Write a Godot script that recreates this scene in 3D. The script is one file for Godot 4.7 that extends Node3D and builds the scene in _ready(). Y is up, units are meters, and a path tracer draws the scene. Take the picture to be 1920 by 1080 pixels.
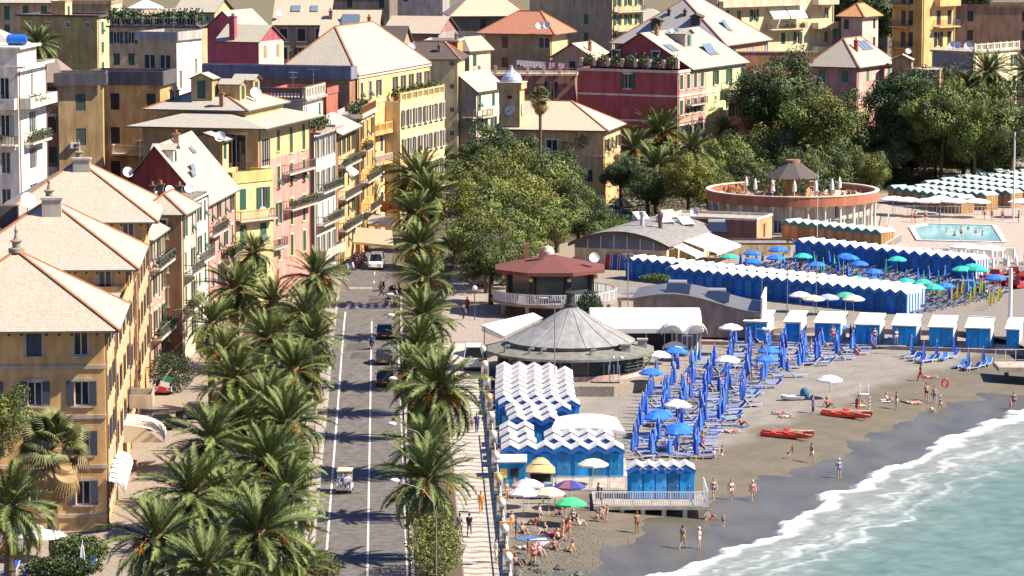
extends Node3D
var counts:={}
var mats:={}
var meshes:={}
var rng:=RandomNumberGenerator.new()
# ---------------------------------------------------------------- mesh builder
class MB:
	var s:={}
	var cur: Array
	var col:=Color(1,1,1)
	func use(m: Material)->MB:
		if not s.has(m):
			s[m]=[PackedVector3Array(),PackedVector3Array(),PackedVector2Array(),PackedColorArray()]
		cur=s[m]
		return self
	func tri(a: Vector3,b: Vector3,c: Vector3,ua:=Vector2(),ub:=Vector2(),uc:=Vector2())->void:
		var n:=(b-a).cross(c-a).normalized()
		cur[0].append_array(PackedVector3Array([a,c,b]))
		cur[1].append_array(PackedVector3Array([n,n,n]))
		cur[2].append_array(PackedVector2Array([ua,uc,ub]))
		cur[3].append_array(PackedColorArray([col,col,col]))
	func stri(a: Vector3,b: Vector3,c: Vector3,na: Vector3,nb: Vector3,nc: Vector3)->void:
		cur[0].append_array(PackedVector3Array([a,c,b]))
		cur[1].append_array(PackedVector3Array([na,nc,nb]))
		cur[2].append_array(PackedVector2Array([Vector2(),Vector2(),Vector2()]))
		cur[3].append_array(PackedColorArray([col,col,col]))
	func quad(a: Vector3,b: Vector3,c: Vector3,d: Vector3)->void:
		var l:=(b-a).length()
		var e:=(b-a)/maxf(l,1e-6)
		var n:=(b-a).cross(d-a)
		if n.length()<1e-12:
			n=(c-b).cross(d-c)
		n=n.normalized()
		var f:=n.cross(e)
		var q:=[a,b,c,d]
		var u:=[]
		for p in q:
			u.append(Vector2((p-a).dot(e),-(p-a).dot(f)))
		cur[0].append_array(PackedVector3Array([a,c,b,a,d,c]))
		cur[1].append_array(PackedVector3Array([n,n,n,n,n,n]))
		cur[2].append_array(PackedVector2Array([u[0],u[2],u[1],u[0],u[3],u[2]]))
		cur[3].append_array(PackedColorArray([col,col,col,col,col,col]))
	func box(c: Vector3,z: Vector3,b:=Basis())->void:
		var h:=z/2
		var p:=[]
		for k in 8:
			p.append(c+b*Vector3(h.x if k & 1 else -h.x,h.y if k & 2 else -h.y,h.z if k & 4 else -h.z))
		quad(p[4],p[5],p[7],p[6])
		quad(p[1],p[0],p[2],p[3])
		quad(p[5],p[1],p[3],p[7])
		quad(p[0],p[4],p[6],p[2])
		quad(p[6],p[7],p[3],p[2])
		quad(p[0],p[1],p[5],p[4])
	func bar(a: Vector3,b: Vector3,w: float,h:=0.0)->void:
		var d:=b-a
		var l:=d.length()
		if l<1e-5:
			return
		d /= l
		var up:=Vector3.UP if absf(d.y)<0.95 else Vector3.RIGHT
		var x:=d.cross(up).normalized()
		box((a+b)/2,Vector3(w,h if h>0.0 else w,l),Basis(x,(-d).cross(x),-d))
	func tube(pts: Array,rad: Array,n:=6,cap:=true)->void:
		var rings:=[]
		var nr:=[]
		for i in pts.size():
			var d: Vector3=(pts[mini(i+1,pts.size()-1)]-pts[maxi(i-1,0)]).normalized()
			var up:=Vector3.UP if absf(d.y)<0.9 else Vector3.BACK
			var x:=d.cross(up).normalized()
			var y:=x.cross(d)
			var r:=[]
			var m:=[]
			for k in n:
				var v: Vector3=x*cos(TAU*k/n)+y*sin(TAU*k/n)
				r.append(pts[i]+v*rad[i])
				m.append(v)
			rings.append(r)
			nr.append(m)
		for i in pts.size()-1:
			for k in n:
				var l:=(k+1) % n
				stri(rings[i][k],rings[i+1][k],rings[i+1][l],nr[i][k],nr[i+1][k],nr[i+1][l])
				stri(rings[i][k],rings[i+1][l],rings[i][l],nr[i][k],nr[i+1][l],nr[i][l])
		if cap:
			for k in range(1,n-1):
				tri(rings[0][0],rings[0][k],rings[0][k+1])
				tri(rings[-1][0],rings[-1][k+1],rings[-1][k])
	func lathe(c: Vector3,prof: Array,n:=16,a0:=0.0,a1:=TAU)->void:
		for i in prof.size()-1:
			var p: Vector2=prof[i]
			var q: Vector2=prof[i+1]
			var sl:=Vector2(q.y-p.y,p.x-q.x).normalized()
			for k in n:
				var t0:=a0+(a1-a0)*k/n
				var t1:=a0+(a1-a0)*(k+1)/n
				var u0:=Vector3(cos(t0),0,-sin(t0))
				var u1:=Vector3(cos(t1),0,-sin(t1))
				var n0:=u0*sl.x+Vector3.UP*sl.y
				var n1:=u1*sl.x+Vector3.UP*sl.y
				var a:=c+u0*p.x+Vector3.UP*p.y
				var b:=c+u1*p.x+Vector3.UP*p.y
				var d:=c+u1*q.x+Vector3.UP*q.y
				var e:=c+u0*q.x+Vector3.UP*q.y
				if p.x>1e-5:
					stri(a,b,d,n0,n1,n1)
				if q.x>1e-5:
					stri(a,d,e,n0,n1,n0)
	func ball(c: Vector3,r: Vector3,nu:=10,nv:=6)->void:
		for j in nv:
			for k in nu:
				var p:=[]
				for w in [[j,k],[j,k+1],[j+1,k+1],[j+1,k]]:
					var ph: float=-PI/2+PI*w[0]/nv
					var th: float=TAU*w[1]/nu
					p.append(Vector3(cos(ph)*cos(th),sin(ph),-cos(ph)*sin(th)))
				stri(c+p[0]*r,c+p[1]*r,c+p[2]*r,(p[0]/r).normalized(),(p[1]/r).normalized(),(p[2]/r).normalized())
				stri(c+p[0]*r,c+p[2]*r,c+p[3]*r,(p[0]/r).normalized(),(p[2]/r).normalized(),(p[3]/r).normalized())
	func poly(pts: Array,up:=true)->void:
		var flat:=PackedVector2Array()
		for p in pts:
			flat.append(Vector2(p.x,p.z))
		var ix:=Geometry2D.triangulate_polygon(flat)
		for i in range(0,ix.size(),3):
			var a: Vector3=pts[ix[i]]
			var b: Vector3=pts[ix[i+1]]
			var c: Vector3=pts[ix[i+2]]
			if ((b-a).cross(c-a).y>0) != up:
				var t:=b
				b=c
				c=t
			tri(a,b,c)
	func slab(pts: Array,th: float)->void:
		poly(pts)
		var low:=[]
		for p in pts:
			low.append(p-Vector3(0,th,0))
		poly(low,false)
		var area:=0.0
		for i in pts.size():
			var p: Vector3=pts[i]
			var q: Vector3=pts[(i+1) % pts.size()]
			area+=p.x*q.z-q.x*p.z
		for i in pts.size():
			var j:=(i+1) % pts.size()
			if area<0:
				quad(low[i],low[j],pts[j],pts[i])
			else:
				quad(low[j],low[i],pts[i],pts[j])
	func mesh()->ArrayMesh:
		var m:=ArrayMesh.new()
		for k in s:
			if s[k][0].size()==0:
				continue
			var a:=[]
			a.resize(Mesh.ARRAY_MAX)
			a[Mesh.ARRAY_VERTEX]=s[k][0]
			a[Mesh.ARRAY_NORMAL]=s[k][1]
			a[Mesh.ARRAY_TEX_UV]=s[k][2]
			a[Mesh.ARRAY_COLOR]=s[k][3]
			m.add_surface_from_arrays(Mesh.PRIMITIVE_TRIANGLES,a)
			m.surface_set_material(m.get_surface_count()-1,k)
		return m
# ---------------------------------------------------------------- nodes,names,labels
func numbered(called: String,parent: Node)->String:
	var k:=str(parent.get_instance_id())+called
	counts[k]=counts.get(k,-1)+1
	return called if counts[k]==0 else "%s_%03d" % [called,counts[k]]
func grip(called: String,parent: Node,at:=Vector3.ZERO,turn:=0.0)->Node3D:
	var o:=Node3D.new()
	o.name=numbered(called,parent)
	parent.add_child(o,true)
	o.position=at
	o.rotation.y=turn
	return o
func put(called: String,m,parent: Node,at:=Vector3.ZERO,b:=Basis())->MeshInstance3D:
	var o:=MeshInstance3D.new()
	o.name=numbered(called,parent)
	o.mesh=m.mesh() if m is MB else m
	parent.add_child(o,true)
	o.transform=Transform3D(b,at)
	return o
func tag(o: Node,label: String,category: String,group:="")->Node:
	o.set_meta("label",label)
	o.set_meta("category",category)
	if group != "":
		o.set_meta("group",group)
	return o
func thing(called: String,label: String,category: String,at:=Vector3.ZERO,turn:=0.0,group:="")->Node3D:
	var o:=grip(called,self,at,turn)
	tag(o,label,category,group)
	return o
func structure(o: Node)->Node:
	o.set_meta("kind","structure")
	return o
func again(src: Node3D,label: String,at: Vector3,turn:=0.0,size:=1.0,group:="")->Node3D:
	var base:=str(src.name).rstrip("0123456789").trim_suffix("_")
	var o: Node3D=src.duplicate()
	o.name=numbered(base,self)
	add_child(o,true)
	o.position=at
	o.rotation=Vector3(0,turn,0)
	o.scale=Vector3.ONE*size
	o.set_meta("label",label)
	if group != "":
		o.set_meta("group",group)
	return o
# ---------------------------------------------------------------- materials
func lin(r: float,g: float,b: float)->Color:
	return Color(r,g,b).linear_to_srgb()
func noise_tex(called: String,size: int,freq: float,oct: int,lo: float,hi: float,seed_:=1,tint:=Color(1,1,1))->ImageTexture:
	if meshes.has(called):
		return meshes[called]
	var n:=FastNoiseLite.new()
	n.seed=seed_
	n.frequency=freq
	n.fractal_octaves=oct
	var src:=n.get_seamless_image(size,size)
	var im:=Image.create(size,size,false,Image.FORMAT_RGB8)
	for y in size:
		for x in size:
			var v:=lerpf(lo,hi,src.get_pixel(x,y).r)
			im.set_pixel(x,y,Color(v,v,v).lerp(Color(v*tint.r,v*tint.g,v*tint.b),1.0-src.get_pixel(y,x).r))
	var t:=ImageTexture.create_from_image(im)
	meshes[called]=t
	return t
func roof_tex()->ImageTexture:
	if meshes.has("roof"):
		return meshes["roof"]
	var r:=RandomNumberGenerator.new()
	r.seed=5
	var im:=Image.create(512,512,false,Image.FORMAT_RGB8)
	var rows:=16
	im.fill(Color(0.92,0.92,0.92))
	for j in rows:
		for i in 16:
			var v:=r.randf_range(0.92,1.0)
			var w:=r.randf_range(-0.025,0.025)
			im.fill_rect(Rect2i((i*32+(16 if j % 2 else 0)) % 512,j*32,32,32),Color(v+w,v,v-w))
		im.fill_rect(Rect2i(0,j*32,512,5),Color(0.8,0.78,0.76))
		for i in 16:
			im.fill_rect(Rect2i((i*32+(16 if j % 2 else 0)) % 512,j*32,2,32),Color(0.9,0.89,0.88))
	for k in 160:
		var x:=r.randi_range(0,500)
		var y:=r.randi_range(0,490)
		var v:=r.randf_range(0.76,0.9)
		im.fill_rect(Rect2i(x,y,r.randi_range(3,12),r.randi_range(3,20)),Color(v,v*0.98,v*0.94))
	var t:=ImageTexture.create_from_image(im)
	meshes["roof"]=t
	return t
func mat(key: String,c: Color,rough:=0.85,metal:=0.0)->StandardMaterial3D:
	if mats.has(key):
		return mats[key]
	var m:=StandardMaterial3D.new()
	m.albedo_color=c.linear_to_srgb()
	m.roughness=rough
	m.metallic=metal
	mats[key]=m
	return m
func plaster(key: String,c: Color)->StandardMaterial3D:
	if mats.has(key):
		return mats[key]
	var m:=mat(key,c,0.92)
	m.albedo_texture=noise_tex("plaster",512,0.012,5,0.76,1.1,3,Color(0.98,0.95,0.9))
	m.uv1_triplanar=true
	m.uv1_world_triplanar=true
	m.uv1_scale=Vector3(0.13,0.035,0.13)
	return m
func slate(key: String,c: Color,size:=0.27)->StandardMaterial3D:
	if mats.has(key):
		return mats[key]
	var m:=mat(key,c,0.9)
	m.albedo_texture=roof_tex()
	m.uv1_scale=Vector3(size,size,size)
	return m
func ground_mat(key: String,c: Color,scale: float,lo:=0.8,hi:=1.1,rough:=0.95)->StandardMaterial3D:
	if mats.has(key):
		return mats[key]
	var m:=mat(key,c,rough)
	m.albedo_texture=noise_tex("ground",1024,0.02,6,0.78,1.12,8,Color(1,0.97,0.93))
	m.uv1_triplanar=true
	m.uv1_world_triplanar=true
	m.uv1_scale=Vector3.ONE*scale
	return m
func vertex_mat(key: String,rough:=0.9)->StandardMaterial3D:
	if mats.has(key):
		return mats[key]
	var m:=mat(key,Color(1,1,1),rough)
	m.vertex_color_use_as_albedo=true
	return m
func cloth(key: String,c: Color)->StandardMaterial3D:
	if mats.has(key):
		return mats[key]
	var m:=mat(key,c,0.8)
	m.backlight_enabled=true
	m.backlight=Color(c.r*0.35,c.g*0.35,c.b*0.35).linear_to_srgb()
	return m
func glass_dark()->StandardMaterial3D:
	return mat("window glass",Color(0.025,0.032,0.04),0.08)
func V(x: float,y: float,z: float)->Vector3:
	return Vector3(x,y,z)
func _ready()->void:
	# ------------------------------------------------ camera,sky,sun,exposure
	var cam:=Camera3D.new()
	cam.name="camera"
	cam.position=V(0,51,0)
	cam.rotation.x=-0.12246
	cam.fov=9.498
	cam.near=1.0
	cam.far=3000.0
	add_child(cam)
	cam.current=true
	var env:=Environment.new()
	env.background_mode=Environment.BG_SKY
	var sky:=Sky.new()
	var sm:=ProceduralSkyMaterial.new()
	sm.sky_top_color=Color(0.24,0.42,0.72)
	sm.sky_horizon_color=Color(0.74,0.79,0.83)
	sm.sky_curve=0.12
	sm.ground_bottom_color=Color(0.3,0.29,0.27)
	sm.ground_horizon_color=Color(0.6,0.66,0.7)
	sky.sky_material=sm
	env.sky=sky
	env.tonemap_mode=Environment.TONE_MAPPER_LINEAR
	env.tonemap_exposure=2.2
	env.background_energy_multiplier=0.58
	env.sdfgi_enabled=true
	env.ssao_enabled=true
	env.ssil_enabled=true
	var we:=WorldEnvironment.new()
	we.name="sky"
	we.environment=env
	add_child(we)
	var sun:=DirectionalLight3D.new()
	sun.name="sun"
	sun.light_energy=1.6
	sun.light_color=Color(1.0,0.95,0.87)
	sun.light_angular_distance=0.5
	sun.shadow_enabled=true
	add_child(sun)
	sun.look_at_from_position(Vector3.ZERO,V(-0.70,-0.70,-0.13),Vector3.UP)
	# ------------------------------------------------ the large structure
	terrain()
	sea()
	street()
	old_town()
	waterfront()
	# ------------------------------------------------ trees
	greenery()
	# ------------------------------------------------ bathing establishments,vehicles,people
	cabins()
	beach_gear()
	vehicles()
	street_furniture()
	people()
# ---------------------------------------------------------------- ground,beach,sea,road
const SHORE:=[Vector2(1.54,-245.09),Vector2(6.32,-251.95),Vector2(11.24,-256.4),Vector2(15.72,-264.32),Vector2(20.63,-272.05),Vector2(23.57,-279.31),Vector2(27.14,-289.69),Vector2(32.3,-300.04),Vector2(37.67,-309.7),Vector2(43.99,-324.62),Vector2(49.08,-333.61),Vector2(54.93,-342.74),Vector2(66.44,-359.12)]
const WET:=[Vector2(0,-246.9),Vector2(3.2,-255.44),Vector2(5.5,-258.21),Vector2(7.7,-261.87),Vector2(9.4,-268.2),Vector2(12.81,-276.88),Vector2(19.06,-288.6),Vector2(24.17,-297.84),Vector2(31.07,-311.4),Vector2(37.46,-324.96),Vector2(44.19,-338.03),Vector2(52.74,-353.27),Vector2(66.53,-375.68)]
func line_distance(line: Array,x: float,z: float)->float:
	var best:=1e9
	var side:=1.0
	for i in line.size()-1:
		var a: Vector2=line[i]
		var d: Vector2=line[i+1]-a
		var p:=Vector2(x,z)-a
		var t:=clampf(p.dot(d)/d.length_squared(),0,1)
		var q:=(p-d*t).length()
		if q<best:
			best=q
			side=1.0 if d.x*p.y-d.y*p.x<0 else -1.0
	return best*side
func beach_height(x: float,z: float)->float:
	var t:=clampf((line_distance(SHORE,x,z)+1.0)/19.0,0,1)
	return -2.35+1.35*t*t*(3.0-2.0*t)
func hill(x: float,z: float)->float:
	return maxf(0.0,(-z-535.0))*0.045
func terrain()->void:
	var m:=MB.new()
	m.use(ground_mat("town paving",Color(0.29,0.245,0.205),0.11))
	var edge:=[V(-170,0,-120),V(2.4,0,-120),V(0.55,0,-215),V(-0.65,0,-248),V(-2.05,0,-311),V(-2.9,0,-345),V(4,0,-335.5),V(10,0,-335.5),V(16.5,0,-343),V(18,0,-352),V(20,0,-376),V(34,0,-379),V(57,0,-374),V(62,0,-405),V(150,0,-430),V(190,0,-535),V(-210,0,-535)]
	m.slab(edge,3.0)
	structure(put("ground",m,self))
	m=MB.new()
	m.use(plaster("terrace slab",Color(0.36,0.29,0.26)))
	m.slab([V(18.6,-0.6,-372.5),V(34,-0.6,-370),V(57.5,-0.6,-364),V(58,-0.6,-374.3),V(34,-0.6,-379.4),V(19,-0.6,-376.4)],1.2)
	structure(put("cabin_terrace",m,self))
	m=MB.new()
	m.use(ground_mat("hill earth",Color(0.16,0.14,0.08),0.05))
	for i in 20:
		for j in 16:
			var q:=[]
			for w in [[i,j],[i+1,j],[i+1,j+1],[i,j+1]]:
				var x: float=lerpf(-260,260,w[0]/20.0)
				var z: float=-535.0-w[1]*60.0
				q.append(V(x,hill(x,z)-0.02,z))
			m.quad(q[0],q[1],q[2],q[3])
	structure(put("hillside",m,self))
	m=MB.new()
	var vm:=vertex_mat("sand",0.95)
	vm.albedo_texture=noise_tex("ground",1024,0.02,6,0.78,1.12,8,Color(1,0.97,0.93))
	vm.uv1_triplanar=true
	vm.uv1_world_triplanar=true
	vm.uv1_scale=Vector3.ONE*0.2
	m.use(vm)
	var n:=FastNoiseLite.new()
	n.seed=4
	n.frequency=0.09
	n.fractal_octaves=3
	var n2:=FastNoiseLite.new()
	n2.seed=9
	n2.frequency=0.7
	grid(m,-3.6,-225.0,0.75,1.0,106,195,func(x: float,z: float)->Array:
		var d:=line_distance(SHORE,x,z)
		if d<-7.0:
			return [-99.0,Color()]
		var w:=line_distance(WET,x,z)
		var damp:=smoothstep(0.08,0.36,clampf(1.0-(w+n.get_noise_2d(x,z)*2.6)/11.0,0,1))
		var c:=Color(0.25,0.232,0.205).lerp(Color(0.14,0.122,0.09),damp)
		c=c*(1.0+n2.get_noise_2d(x*2.0,z*2.0)*0.22+n.get_noise_2d(x*2.2,z*2.2)*0.18)
		return [beach_height(x,z)+n2.get_noise_2d(x,z)*0.06*clampf((w-1.5)/5.0,0,1),c])
	structure(put("beach",m,self))
	m=MB.new()
	var ws:=vertex_mat("wet sand",0.32)
	m.use(ws)
	grid(m,2.0,-233.0,0.6,0.6,122,184,func(x: float,z: float)->Array:
		var w:=line_distance(WET,x,z)+n.get_noise_2d(x*1.6,z*1.6)*2.4
		if w>1.6 or line_distance(SHORE,x,z)<-3.5:
			return [-99.0,Color()]
		var v:=1.0+n.get_noise_2d(x*3.0,z*1.4)*0.35
		return [beach_height(x,z)+0.03-maxf(w,0.0)*0.11,Color(0.1,0.094,0.072)*v])
	structure(put("wet_sand",m,self))
	var gm:=MB.new()
	var tones:=[]
	for k in 4:
		tones.append(plaster("stone %d" % k,Color(0.13,0.128,0.125)*(0.6+0.3*k)))
	rng.seed=71
	var protos:=[]
	for k in 6:
		var sm:=MB.new()
		sm.use(tones[k % 4])
		stone(sm,V(rng.randf_range(0.7,1.0),rng.randf_range(0.5,0.8),rng.randf_range(0.6,1.0)),k)
		protos.append(sm.mesh())
	for k in 46:
		var p:=V(rng.randf_range(0.2,5.4),0,rng.randf_range(-258,-243))
		p.y=beach_height(p.x,p.z)
		var s:=rng.randf_range(0.22,0.7)
		var o:=put("boulder",protos[k % 6],self,p,Basis.from_euler(V(0,rng.randf()*TAU,0)).scaled(Vector3.ONE*s))
		tag(o,"grey boulder lying on the shingle below the promenade wall","boulder","boulders below the promenade wall")
	gm.use(tones[1])
	var mmesh:=MB.new()
	mmesh.use(tones[2])
	stone(mmesh,V(1,0.6,0.8),3)
	var mm:=MultiMesh.new()
	mm.transform_format=MultiMesh.TRANSFORM_3D
	mm.mesh=mmesh.mesh()
	mm.instance_count=2600
	for k in 2600:
		var u:=rng.randf()
		var p:=V(0.4+absf(rng.randfn(0,3.6)),0,-244.0-rng.randf()*26.0)
		p.x=minf(p.x,10.0-u)
		p.y=beach_height(p.x,p.z)
		mm.set_instance_transform(k,Transform3D(Basis.from_euler(V(0,rng.randf()*TAU,0)).scaled(Vector3.ONE*rng.randf_range(0.04,0.13)),p))
	var mi:=MultiMeshInstance3D.new()
	mi.name="shingle"
	mi.multimesh=mm
	add_child(mi,true)
	mi.set_meta("kind","stuff")
	tag(mi,"grey shingle scattered on the sand below the promenade","shingle")
func grid(m: MB,x0: float,z0: float,sx: float,sz: float,nx: int,nz: int,at: Callable)->void:
	var P:=PackedVector3Array()
	var C:=PackedColorArray()
	for j in nz+1:
		for i in nx+1:
			var r: Array=at.call(x0+i*sx,z0-j*sz)
			P.append(V(x0+i*sx,r[0],z0-j*sz))
			C.append(r[1])
	var N:=PackedVector3Array()
	var w:=nx+1
	for j in nz+1:
		for i in nx+1:
			var l:=P[j*w+maxi(i-1,0)]
			var r:=P[j*w+mini(i+1,nx)]
			var b:=P[maxi(j-1,0)*w+i]
			var f:=P[mini(j+1,nz)*w+i]
			N.append(Vector3.UP if minf(minf(l.y,r.y),minf(b.y,f.y))<-50.0 else (r-l).cross(f-b).normalized())
	var V:=[PackedVector3Array(),PackedVector3Array(),PackedColorArray()]
	for j in nz:
		for i in nx:
			var a:=j*w+i
			if minf(minf(P[a].y,P[a+1].y),minf(P[a+w].y,P[a+w+1].y))<-50.0:
				continue
			for k in [a,a+w+1,a+1,a,a+w,a+w+1]:
				V[0].append(P[k])
				V[1].append(N[k])
				V[2].append(C[k])
	m.cur[0].append_array(V[0])
	m.cur[1].append_array(V[1])
	m.cur[3].append_array(V[2])
	var uv:=PackedVector2Array()
	uv.resize(V[0].size())
	m.cur[2].append_array(uv)
func stone(m: MB,r: Vector3,seed_: int)->void:
	var n:=FastNoiseLite.new()
	n.seed=seed_
	n.frequency=0.9
	var P:=func(j: int,k: int)->Vector3:
		var ph:=-PI/2+PI*j/5.0
		var th:=TAU*(k % 8)/8.0
		var v:=V(cos(ph)*cos(th),sin(ph),-cos(ph)*sin(th))
		return v*r*(1.0+0.35*n.get_noise_3d(v.x,v.y,v.z))
	for j in 5:
		for k in 8:
			m.quad(P.call(j,k),P.call(j,k+1),P.call(j+1,k+1),P.call(j+1,k))
func sea()->void:
	var m:=MB.new()
	var wm:=vertex_mat("sea water",0.3)
	wm.metallic_specular=0.35
	m.use(wm)
	var n:=FastNoiseLite.new()
	n.seed=12
	n.frequency=0.11
	n.fractal_octaves=4
	var f:=FastNoiseLite.new()
	f.seed=31
	f.frequency=0.28
	f.fractal_octaves=4
	var fine:=FastNoiseLite.new()
	fine.seed=33
	fine.frequency=0.9
	fine.fractal_octaves=3
	grid(m,6.0,-226.0,0.36,0.36,187,300,func(x: float,z: float)->Array:
		var raw:=-line_distance(SHORE,x,z)
		if raw<-5.5:
			return [-99.0,Color()]
		var d:=raw+n.get_noise_2d(x*0.8,z*0.8)*2.6+f.get_noise_2d(x,z)*0.7
		var sx:=x*0.75+z*0.66
		var sz:=d*2.1
		var streak:=n.get_noise_2d(sx*0.8,sz*2.6)+0.7*f.get_noise_2d(sx*0.7,sz*1.6)+0.45*fine.get_noise_2d(x,z)
		var edge:=smoothstep(-0.2,0.3,d)*(1.0-smoothstep(0.8,2.8,d))
		var second:=smoothstep(2.5,4.5,d)*(1.0-smoothstep(6.0,12.0,d))
		var foam:=clampf(edge*1.2+second*0.36+streak*clampf(1.0-absf(d-4.0)/14.0,0.06,1)*0.62+fine.get_noise_2d(x*0.5+40.0,d*3.0)*0.2-0.1,0,1)
		foam=smoothstep(0.04,1.05,foam)
		var shallow:=clampf(1.0-d/15.0,0,1)
		var c:=Color(0.125,0.2,0.165).lerp(Color(0.25,0.265,0.225),smoothstep(0.0,1.0,shallow))
		c=c*(1.0+0.3*n.get_noise_2d(x*2.0,z*3.0)+0.25*fine.get_noise_2d(x*0.8,z*1.6))
		c=c.lerp(Color(0.74,0.75,0.74),foam)
		var h:=-2.22+0.12*smoothstep(0.0,1.2,d)+minf(d,0.0)*0.35+foam*0.1+0.1*n.get_noise_2d(sx*0.5,sz)+0.06*f.get_noise_2d(x*1.5,z*2.0)+foam*0.12*fine.get_noise_2d(x*1.3,z*1.3)
		return [h,c])
	structure(put("sea",m,self))
	m=MB.new()
	m.use(mat("open sea",Color(0.125,0.2,0.165),0.3))
	m.poly([V(73.2,-2.2,-60),V(900,-2.2,-60),V(900,-2.2,-1400),V(200,-2.2,-1400),V(160,-2.2,-500),V(110,-2.2,-420),V(73.2,-2.2,-334)])
	m.poly([V(2,-2.25,-60),V(73.2,-2.25,-60),V(73.2,-2.25,-226),V(2,-2.25,-226)])
	structure(put("open_sea",m,self))
func road_centre(d: float)->float:
	if d<385.0:
		return -10.4-(d-245.0)*0.0379
	return -15.7-(d-385.0)*0.032
func ribbon(m: MB,from: float,to: float,l: float,r: float,y: float,step:=15.0)->void:
	var d:=from
	while d<to-0.01:
		var e:=minf(d+step,to)
		m.quad(V(road_centre(d)+l,y,-d),V(road_centre(d)+r,y,-d),V(road_centre(e)+r,y,-e),V(road_centre(e)+l,y,-e))
		d=e
func street()->void:
	var m:=MB.new()
	var asphalt:=plaster("asphalt",Color(0.138,0.13,0.127))
	m.use(asphalt)
	ribbon(m,150,480,-4.0,3.15,0.006)
	structure(put("road",m,self))
	var white:=plaster("road paint",Color(0.68,0.67,0.64))
	var marks:=[["centre_line",-0.08,0.08,200,384],["edge_line",-3.15,-2.98,200,392],["edge_line",2.8,2.92,200,394]]
	for k in marks:
		m=MB.new()
		m.use(white)
		ribbon(m,k[3],k[4],k[1],k[2],0.012)
		structure(put(k[0],m,self))
	for k in 7:
		m=MB.new()
		m.use(white)
		ribbon(m,395.5,399.5,-3.0+k*0.9,-2.5+k*0.9,0.012,2.0)
		structure(put("crossing_stripe",m,self))
	m=MB.new()
	m.use(white)
	m.quad(V(-19.6,0.012,-414),V(-16.8,0.012,-414),V(-16.8,0.012,-414.6),V(-19.6,0.012,-414.6))
	structure(put("stop_line",m,self))
	for d in [428.0,433.0,419.0]:
		m=MB.new()
		m.use(white)
		ribbon(m,d,d+2.6,-0.06,0.06,0.012)
		structure(put("lane_dash",m,self))
	rng.seed=5
	for k in 16:
		var pd:=rng.randf_range(245,440)
		var w:=rng.randf_range(0.3,1.1)
		var x:=road_centre(pd)+rng.randf_range(-2.6,2.3)
		m=MB.new()
		m.use(plaster("road patch %d" % (k % 3),Color(0.125,0.118,0.115)*[0.7,1.2,0.5][k % 3]))
		if k % 3==2:
			m.lathe(V(x,0.011,-pd),[Vector2(0.32,-0.004),Vector2(0.32,0),Vector2(0,0.001)],12)
		else:
			m.quad(V(x-w,0.01,-pd),V(x+w,0.01,-pd),V(x+w,0.01,-pd-w*5.0),V(x-w,0.01,-pd-w*5.0))
		structure(put("manhole" if k % 3==2 else "road_patch",m,self))
	var kerb:=plaster("kerb stone",Color(0.42,0.4,0.37))
	m=MB.new()
	m.use(kerb)
	var d:=150.0
	while d<394.0:
		for s in [[-4.3,-4.0],[3.15,3.4]]:
			var a:=V(road_centre(d)+s[0],0.12,-d)
			var b:=V(road_centre(d)+s[1],0.12,-d)
			var e:=d+12.2
			var c:=V(road_centre(e)+s[1],0.12,-e)
			var g:=V(road_centre(e)+s[0],0.12,-e)
			m.quad(a,b,c,g)
			m.quad(b-V(0,0.12,0),c-V(0,0.12,0),c,b)
			m.quad(g-V(0,0.12,0),a-V(0,0.12,0),a,g)
		d+=12.2
	structure(put("kerb",m,self))
	m=MB.new()
	m.use(ground_mat("pavement",Color(0.36,0.31,0.26),0.15))
	ribbon(m,150,394,-6.4,-4.302,0.1)
	structure(put("pavement",m,self))
	m=MB.new()
	m.use(ground_mat("garden soil",Color(0.11,0.085,0.05),0.2))
	ribbon(m,150,394,-14.0,-6.402,0.05)
	structure(put("palm_bed",m,self))
	m=MB.new()
	m.use(ground_mat("promenade paving",Color(0.5,0.46,0.4),0.2))
	m.quad(V(-2.4,0.02,-215),V(0.5,0.02,-215),V(-2.95,0.02,-347),V(-7.0,0.02,-347))
	m.quad(V(-7.0,0.02,-347),V(-2.95,0.02,-347),V(-3.8,0.02,-366),V(-8.0,0.02,-366))
	var prom:=structure(put("promenade",m,self))
	var band:=plaster("grey paving band",Color(0.3,0.29,0.28))
	for k in 64:
		var dz:=218.0+k*1.95
		m=MB.new()
		m.use(band)
		var x0:=lerpf(-2.45,-6.9,(dz-215)/132.0)
		var x1:=lerpf(0.42,-3.0,(dz-215)/132.0)
		for i in 10:
			var a:=lerpf(x0,x1,i/10.0)
			var b:=lerpf(x0,x1,(i+1)/10.0)
			var za:=-dz-0.22*sin(i*1.15+k*0.1)
			var zb:=-dz-0.22*sin((i+1)*1.15+k*0.1)
			m.quad(V(a,0.026,za),V(b,0.026,zb),V(b,0.026,zb-0.62),V(a,0.026,za-0.62))
		put("paving_band",m,prom)
	m=MB.new()
	m.use(ground_mat("square paving",Color(0.34,0.29,0.26),0.1))
	m.poly([V(-5.14,0.01,-367.56),V(-3.14,0.01,-367.56),V(-3.09,0.01,-399.09),V(-3.62,0.01,-425.08),V(-6.76,0.01,-436.43),V(-8.14,0.01,-404.04),V(-7.99,0.01,-367.56)])
	structure(put("square",m,self))
	m=MB.new()
	m.use(ground_mat("garden soil",Color(0.11,0.085,0.05),0.2))
	m.quad(V(-6.2,0.03,-215),V(-2.5,0.03,-215),V(-7.05,0.03,-347),V(-10.6,0.03,-347))
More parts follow.
